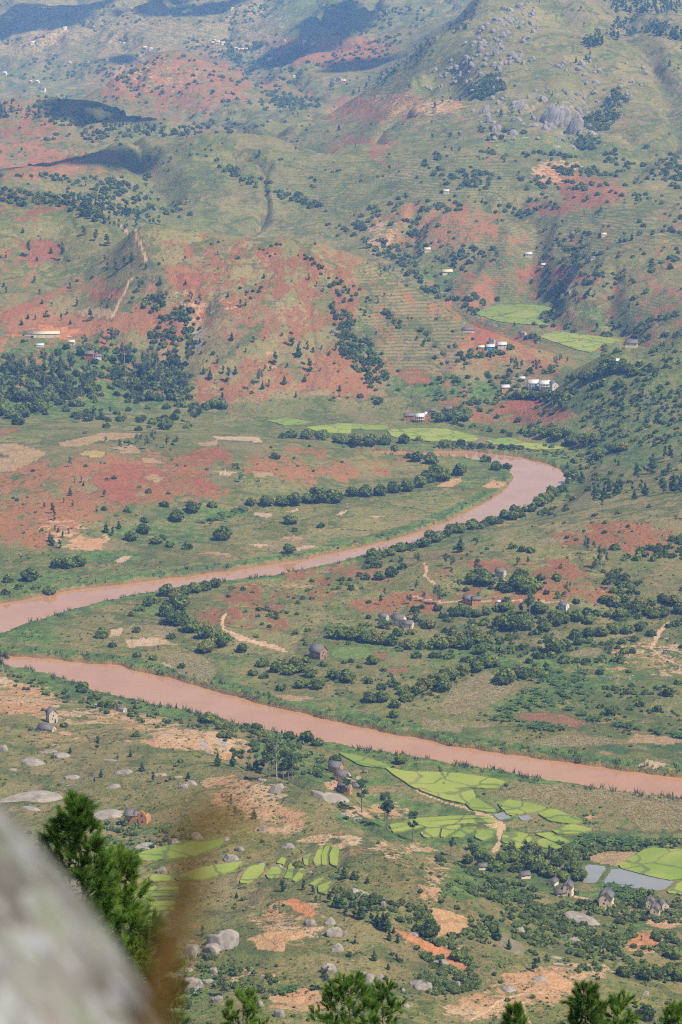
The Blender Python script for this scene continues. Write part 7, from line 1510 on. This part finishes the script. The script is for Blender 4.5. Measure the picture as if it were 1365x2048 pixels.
def person(px, py, mat, label, yaw):
    hx, hy, hz, _ = hit([px], [py]); x, y, z = float(hx[0]), float(hy[0]), float(hz[0])
    V = [(0, 0, .95), (0, 0, 1.15), (0, .02, 1.4), (0, .03, 1.5), (0, .02, 1.62), (0, 0, 1.72), (.19, .02, 1.40), (.27, .05, 1.12), (.26, -.12, .9), (.25, -.2, .82), (-.19, .02, 1.40), (-.27, .05, 1.12), (-.26, -.1, .88), (-.25, -.16, .8), (.1, 0, .88), (.12, -.03, .48), (.12, .02, .06), (.12, -.16, .03), (-.1, 0, .88), (-.12, .08, .5), (-.12, .2, .08), (-.12, .04, .03)]
    E = [(0, 1), (1, 2), (2, 3), (3, 4), (4, 5), (2, 6), (6, 7), (7, 8), (8, 9), (2, 10), (10, 11), (11, 12), (12, 13), (0, 14), (14, 15), (15, 16), (16, 17), (0, 18), (18, 19), (19, 20), (20, 21)]
    R_ = [.16, .15, .15, .06, .1, .09, .07, .05, .04, .04, .07, .05, .04, .04, .1, .07, .045, .04, .1, .07, .045, .04]
    o = skin_body('person', V, E, R_, mat); o.location = (x, y, z); o.rotation_euler = (0, 0, yaw); o['kind'] = 'thing'; o['label'] = label; o['category'] = 'person'
    return o
person(1003, 1617, 'dark_cloth', 'person in dark clothes standing on the bund by the small pond', .4)
person(326, 1279, 'red_cloth', 'person in red bending at the edge of the pale field', 1.2)
def zebu(px, py, mat, label, yaw, group):
    hx, hy, hz, _ = hit([px], [py]); x, y, z = float(hx[0]), float(hy[0]), float(hz[0])
    V = [(0, 0, 1.0), (.45, 0, 1.02), (.62, 0, 1.05), (.85, 0, 1.18), (1.08, 0, 1.2), (1.32, 0, 1.02), (-.55, 0, 1.05), (-.78, 0, 1.1), (-.9, 0, .8), (-.92, 0, .45), (.5, 0, 1.38), (.45, .17, .85), (.46, .17, .42), (.46, .17, .05), (.45, -.17, .85), (.5, -.17, .42), (.48, -.17, .05), (-.6, .18, .85), (-.5, .18, .62), (-.68, .18, .42), (-.64, .18, .05), (-.6, -.18, .85), (-.5, -.18, .62), (-.68, -.18, .42), (-.64, -.18, .05), (1.02, .16, 1.42), (1.02, -.16, 1.42)]
    E = [(0, 1), (1, 2), (2, 3), (3, 4), (4, 5), (0, 6), (6, 7), (7, 8), (8, 9), (1, 10), (1, 11), (11, 12), (12, 13), (1, 14), (14, 15), (15, 16), (6, 17), (17, 18), (18, 19), (19, 20), (6, 21), (21, 22), (22, 23), (23, 24), (4, 25), (4, 26)]
    R_ = [.30, .31, .26, .17, .15, .08, .26, .16, .03, .03, .12, .11, .07, .06, .11, .07, .06, .13, .10, .07, .06, .13, .10, .07, .06, .025, .025]
    o = skin_body('zebu', V, E, R_, mat); o.location = (x, y, z); o.scale = (1.15,) * 3; o.rotation_euler = (0, 0, yaw); o['kind'] = 'thing'; o['label'] = label; o['category'] = 'cow'; o['group'] = group
for q in [(137, 675, 'hide_white', 'white cow left of another in the school yard', .2), (142, 676, 'hide_white', 'white cow right of another in the school yard', 2.8), (1330, 1305, 'hide_dark', 'dark cow grazing on the pale slope by the path at the right edge', .3), (1337, 1306, 'hide_dark', 'second dark cow close behind the first near the right edge path', 3.4), (1351, 1288, 'hide_dark', 'dark cow uphill of the two near the right edge path', 1.0), (243, 888, 'hide_white', 'white cow under the slim tree on the plateau', .5), (256, 892, 'hide_white', 'white cow on the tan plot right of the slim tree', 3.0), (271, 886, 'hide_dark', 'dark cow on the tan plateau plot', 1.8)]: zebu(*q, 'grazing cattle')

# ------------------------------------------------------------------ foreground: pines, lichened boulder, grass stalk
def near_pine(px, py, Y, rad, label, dens=1.0, lean=0.0, frac=.45):
    tx, ty, tz = (float(v_) for v_ in at_depth(px, py, Y)); gz = float(height(tx, ty)[0]); H_ = tz - gz
    root = new_obj('pine_tree', None, None, 'thing', label, 'pine', 'pines just below the viewpoint'); root.location = (tx, ty, gz)
    tp = [(lean * .3 * (1 - (t - .5) ** 2), 0, H_ * t) for t in (-.02, .25, .5, .75, .9, .985)]; tp[-1] = (0, 0, H_ * .985)
    new_obj('trunk', mesh_np('trunk', *limb(tp, [.16, .13, .10, .06, .035, .012], 8), MAT['bark'], True), root)
    V, F_, lv = [], [], []; br = []
    def tuft(p, d, L_, n_):
        d = d / np.linalg.norm(d); a = np.cross(d, [.3, .5, .8]); a /= np.linalg.norm(a); b = np.cross(d, a)
        th = RNG.uniform(0, 2 * np.pi, n_); sp = np.abs(RNG.normal(0, .42, n_)) + .06; off = RNG.uniform(-.10, .05, n_)[:, None] * d * (L_ / .2)
        dd = d[None] * np.cos(sp)[:, None] + (a[None] * np.cos(th)[:, None] + b[None] * np.sin(th)[:, None]) * np.sin(sp)[:, None]
        st = p[None] + off; en = st + dd * L_ * RNG.uniform(.75, 1.1, n_)[:, None]; w = np.cross(dd, RNG.normal(size=(n_, 3))); w /= np.linalg.norm(w, axis=1, keepdims=True); w *= .0062
        o = sum(len(v_) for v_ in V); V.append(np.stack([st - w, st + w, en], 1).reshape(-1, 3)); F_.append((np.arange(n_ * 3) + o).reshape(-1, 3)); c = RNG.uniform(-.25, 1); lv.append(np.repeat(np.clip(c * .8 + RNG.uniform(0, .3, n_), -.3, 1.1), 3))  # random tone per tuft paints some needles as lit, others as shaded
    nb = int(40 * dens * max(1, rad))
    for i in range(nb):
        t = (i + .5) / nb; zb = H_ - (.1 + (H_ * frac) * t ** 1.1); rr = rad * min(1, .22 + 1.25 * t ** .75) * random.uniform(.65, 1.1); a = i * 2.399 + random.uniform(-.4, .4)
        up_ = .55 * rr * random.uniform(.4, 1.0); e = np.array([rr * math.cos(a), rr * math.sin(a), zb + up_]); s_ = np.array([0, 0, zb]); mid = (s_ + e) / 2 - np.array([0, 0, .1 * rr])
        br.append(limb([tuple(s_), tuple(mid), tuple(e)], [.022, .014, .006], 5)); dirv = (e - mid) / np.linalg.norm(e - mid)
        tuft(e, dirv + np.array([0, 0, 1.1]), .22, 140)
        for k in range(int(5 + 7 * rr)):
            q = random.uniform(.35, 1.0); p = s_ * (1 - q) ** 2 + 2 * mid * q * (1 - q) + e * q * q; sd = RNG.normal(size=3) * .5 + dirv * .5 + np.array([0, 0, .75]); sd /= np.linalg.norm(sd)
            l_ = random.uniform(.12, .38) * (0.6 + .4 * rr); tuft(p + sd * l_, sd, .20, 100)
    tuft(np.array([0, 0, H_]), np.array([0, 0, 1.0]), .2, 80)
    v, f = join(br); new_obj('branches', mesh_np('branches', v, f, MAT['bark'], True), root)
    Vn, Fn, ln = np.concatenate(V), np.concatenate(F_), np.concatenate(lv); new_obj('crown', leafy_mesh('crown', (Vn, Fn, ln, np.zeros(len(Vn))), MAT['needle']), root); return len(Fn)
tri = 0
tri += near_pine(150, 1616, 42, .80, 'lush long needled pine directly behind the foreground boulder', 1.6, .5, .34)
tri += near_pine(232, 1712, 43, .62, 'lower right leader of the pine behind the foreground boulder', 1.4, .3, .30)
tri += near_pine(292, 1852, 44, .62, 'pine top partly veiled by the blurred grass stalk', 1.2, .2, .25)
tri += near_pine(698, 1962, 66, 1.3, 'taller dark pine top at the bottom centre', 1.0, .2, .3)
tri += near_pine(766, 1974, 68, .85, 'paler sparse pine top right beside the bottom centre one', .9, .1, .3)
tri += near_pine(486, 1994, 72, 1.0, 'pine top at the bottom left of centre', .9, .1, .25)
tri += near_pine(1172, 1978, 58, .75, 'upright shooted pine at the bottom right', 1.1, .1, .3)
tri += near_pine(1236, 2004, 60, .8, 'lower bushy pine right of the upright shooted one', 1.0, .1, .3)
tri += near_pine(1030, 2018, 60, .5, 'small pine tip between the bottom pines', 1.0, 0, .3)
tri += near_pine(1352, 2018, 62, .6, 'pine tip in the bottom right corner', 1.0, 0, .3)
print('near pine tris', tri)
def lichen():
    t = NT('lichen_granite'); o = t.pos()
    v = t.node('ShaderNodeMapping', 0, Vector=o, Rotation=(0., math.radians(50), 0.), Scale=(1., 1., .6))
    n1 = t.noise(7., 5, .6, v); n2 = t.noise(28., 4, .62, v, seed=1); n3 = t.noise(24., 4, .6, v, seed=2); n4 = t.noise(6., 3, .5, v, seed=4); n5 = t.noise(120., 3, .6, o)
    c = t.mix(t.step(n1, .38, .62), (.07, .06, .05), (.165, .15, .13)); c = t.mix(t.math('MULTIPLY', t.step(n2, .51, .55), .9), c, (.26, .26, .25)); c = t.mix(t.math('MULTIPLY', t.step(n3, .53, .57), .75), c, (.175, .185, .125))
    c = t.mix(t.math('MULTIPLY', t.step(n2, .34, .42), -1.0), c, c); c = t.mix(t.math('MULTIPLY', t.math('SUBTRACT', 1., t.step(n3, .33, .43)), .8), c, (.075, .07, .07)); c = t.mix(t.math('MULTIPLY', t.step(n4, .60, .72), .55), c, (.22, .145, .105)); c = t.mix(t.math('MULTIPLY', t.step(n5, .6, .7), .5), c, (.12, .11, .10))
    t.bump(n2, .5, .01); MAT['lichen_granite'] = t.fin(c, .9, .2)
lichen()
import bmesh
bm = bmesh.new(); bmesh.ops.create_icosphere(bm, subdivisions=6, radius=1.0); V = np.array([v_.co[:] for v_ in bm.verts]); F_ = np.array([[v_.index for v_ in f_.verts] for f_ in bm.faces]); bm.free()
V *= (1 + .03 * fbm(V[:, 0] * 2 + V[:, 2], V[:, 1] * 2 - V[:, 2], 3, 5) + .015 * fbm(V[:, 0] * 9 + V[:, 2] * 5, V[:, 1] * 9, 3, 6))[:, None]
bo = new_obj('boulder', mesh_np('boulder', V, F_, MAT['lichen_granite'], True), None, 'thing', 'lichen covered pale granite boulder out of focus at the bottom left', 'boulder')
bo.scale = (.83, .83, .83); bo.location = (-.897, 2.04, CAM_Z - 1.362)
# grass stalk close to the lens
simple('dry_grass', (.20, .105, .035), (.28, .155, .055), 40.)
def q3(px, py, Y): return np.array([float(v_) for v_ in at_depth(px, py, Y)])
YS = .82
gs = new_obj('grass_stalk', None, None, 'thing', 'brown dry grass stalk with seed head blurred close to the lens', 'grass stalk')
pts = [np.array([q3(300, 3100, YS)[0] + .01, YS, float(height(-.1, YS)[0]) - .05]), q3(300, 3100, YS), q3(268, 2400, YS), q3(285, 2150, YS), q3(312, 2000, YS), q3(338, 1900, YS), q3(362, 1820, YS), q3(376, 1760, YS), q3(388, 1690, YS), q3(410, 1650, YS)]
new_obj('stem', mesh_np('stem', *limb(pts, [.004, .004, .004, .0045, .0052, .006, .0068, .0064, .0036, .0014], 8), MAT['dry_grass'], True), gs)
def blade(p, name):
    V = []; n_ = len(p)
    for i, a in enumerate(p):
        w = .0048 * math.sin(math.pi * min(.95, .15 + .8 * i / (n_ - 1))); V += [a + np.array([-w, 0, 0]), a + np.array([0, .0015, 0]), a + np.array([w, 0, 0])]
    F_ = []
    for i in range(n_ - 1):
        for j in (0, 1): F_.append((i * 3 + j, i * 3 + j + 1, (i + 1) * 3 + j + 1, (i + 1) * 3 + j))
    new_obj(name, mesh_np(name, np.array(V), np.array(F_), MAT['dry_grass'], True), gs)
blade([q3(285, 2150, YS), q3(292, 2000, YS - .02), q3(310, 1920, YS - .03), q3(330, 1870, YS - .03)], 'leaf'); blade([q3(362, 1830, YS), q3(385, 1770, YS - .02), q3(398, 1720, YS - .03)], 'leaf')
sv = []
for i in range(46):
    t = random.random(); s_ = q3(392 + 20 * t, 1690 - 60 * t, YS); e = q3(400 + random.gauss(25, 60), 1640 + random.gauss(0, 32), YS + random.uniform(-.03, .03)); sv.append(limb([tuple(s_), tuple((s_ + e) / 2 + np.array([0, 0, .002])), tuple(e)], [.0004, .0005, .0009], 4))
v, f = join(sv); new_obj('seed_head', mesh_np('seed_head', v, f, MAT['dry_grass'], True), gs)
gs.location = Vector(pts[0])
for ch in list(gs.children): ch.location = -Vector(pts[0])

# ------------------------------------------------------------------ clouds overhead, out of frame: their shade lies on the far hills
simple('cloud_white', (.80, .80, .80), (.86, .86, .86), .003, 1.0, 0)
cv, cf, off = [], [], 0
import bmesh
bm = bmesh.new(); bmesh.ops.create_icosphere(bm, subdivisions=3, radius=1.0); IV = np.array([v_.co[:] for v_ in bm.verts]); IF = np.array([[v_.index for v_ in f_.verts] for f_ in bm.faces]); bm.free()
CLH = 2800.0
for cx, cy, rx_, half in [(205, 318, 130, 125), (235, 240, 150, 85), (650, 62, 90, 260), (735, 132, 66, 70), (90, 20, 150, 220), (250, 117, 34, 80), (330, 10, 90, 120), (600, 100, 60, 120), (430, 20, 60, 90)]:
    X, Y, Zz, ok = hit([cx], [cy]); m_ = mpp(X[0], Y[0], Zz[0])
    for i in range(16):
        a = random.random() * 6.28; r = math.sqrt(random.random()) * .8; gx = X[0] + math.cos(a) * r * rx_ * m_; gy = Y[0] + math.sin(a) * r * half; gz = Zz[0]
        s = random.uniform(.22, .42); k_ = (CLH - gz) / SUN_DIR.z; c = np.array([gx + SUN_DIR.x * k_, gy + SUN_DIR.y * k_, CLH + random.uniform(0, 40)])
        P = IV * (1 + .18 * fbm(IV[:, 0] * 2 + i, IV[:, 1] * 2 + IV[:, 2], 3, i))[:, None] * np.array([s * rx_ * m_, s * half * 1.1, 45]); P[:, 2] = np.where(P[:, 2] < 0, P[:, 2] * .35, P[:, 2]); cv.append(P + c); cf.append(IF + off); off += len(IV)
new_obj('clouds', mesh_np('clouds', np.concatenate(cv), np.concatenate(cf), MAT['cloud_white'], True), kind='stuff', label='fair weather clouds above the far hills casting their shade')
print('objects', len(bpy.data.objects))

# ------------------------------------------------------------------ say which one: look-alikes are told apart by the nearest landmark
LAND = {'the ruined brick house': (275, 1640), 'the tall mud house': (103, 1440), 'the egg shaped boulder': (552, 1575), 'the white rock dome': (670, 1600), 'the mud village': (690, 1560), 'the big rice tongue': (365, 1690), 'the curved row of paddies': (580, 1745), 'the greatest boulder': (440, 1890), 'the orange scar': (590, 1815), 'the line of young pines': (740, 1840), 'the big pale boulder': (720, 1785), 'the sandy seedling plot': (900, 1840), 'the slanting orange strip': (860, 1890), 'the two conical pines': (1005, 1885), 'the flat topped boulder': (1015, 1975), 'the dark hump of rock': (850, 1975), 'the lone small eucalyptus': (655, 1970), 'the tall pink house': (1215, 1810), 'the narrow pink house': (1140, 1785), 'the right edge compound': (1315, 1830), 'the streaked rock face': (1175, 1845), 'the bottom right sandy plot': (1110, 1965), 'the dense dark round tree': (1290, 2020), 'the dirt road': (985, 1650), 'the village wood': (1040, 1750), 'the largest paddy': (1300, 1735), 'the small pond': (1005, 1630), 'the pale river cliff': (420, 1480), 'the tall bare trunked pines': (560, 1540), 'the orange terraces': (500, 1610), 'the foreground pine': (230, 1780), 'the striped rock slab': (210, 1630), 'the huge dark slab': (60, 1590), 'the stone between rice strips': (325, 1735), 'the standing slab': (660, 1980), 'the leaning grey slab': (390, 1970), 'the lone riverside tree': (164, 1365),
 'the great overhanging cliff': (1107, 230), 'the striped rock face': (1150, 250), 'the pale rock rib': (1037, 205), 'the mountain top': (1030, 20), 'the leftmost pale buttress': (970, 225), 'the mountain crest pines': (1200, 70), 'the rock field': (990, 110)}
def where(x, y, z):
    px, py, _ = project(x, y, z); k = min(LAND, key=lambda n_: math.hypot(LAND[n_][0] - px, (LAND[n_][1] - py) * 1.4)); dx, dy = px - LAND[k][0], py - LAND[k][1]
    return ('right of ' if dx > 0 else 'left of ') + k if abs(dx) > abs(dy) * 1.2 else ('below ' if dy > 0 else 'above ') + k, math.hypot(dx, dy)
byl = {}
for o in bpy.data.objects:
    if o.parent is None and o.get('label') and o.name.split('.')[0] in ('shrub', 'boulder') and o.get('group'): byl.setdefault((o.name.split('.')[0], where(*o.location)[0]), []).append(o)
for (nm, w), lst in byl.items():
    lst.sort(key=lambda o: where(*o.location)[1])
    for i, o in enumerate(lst): o['label'] = (ORD[i] + ' nearest ' if len(lst) > 1 and i else 'nearest ' if len(lst) > 1 else '') + ('leafy green shrub ' if nm == 'shrub' else 'grey granite boulder ') + w
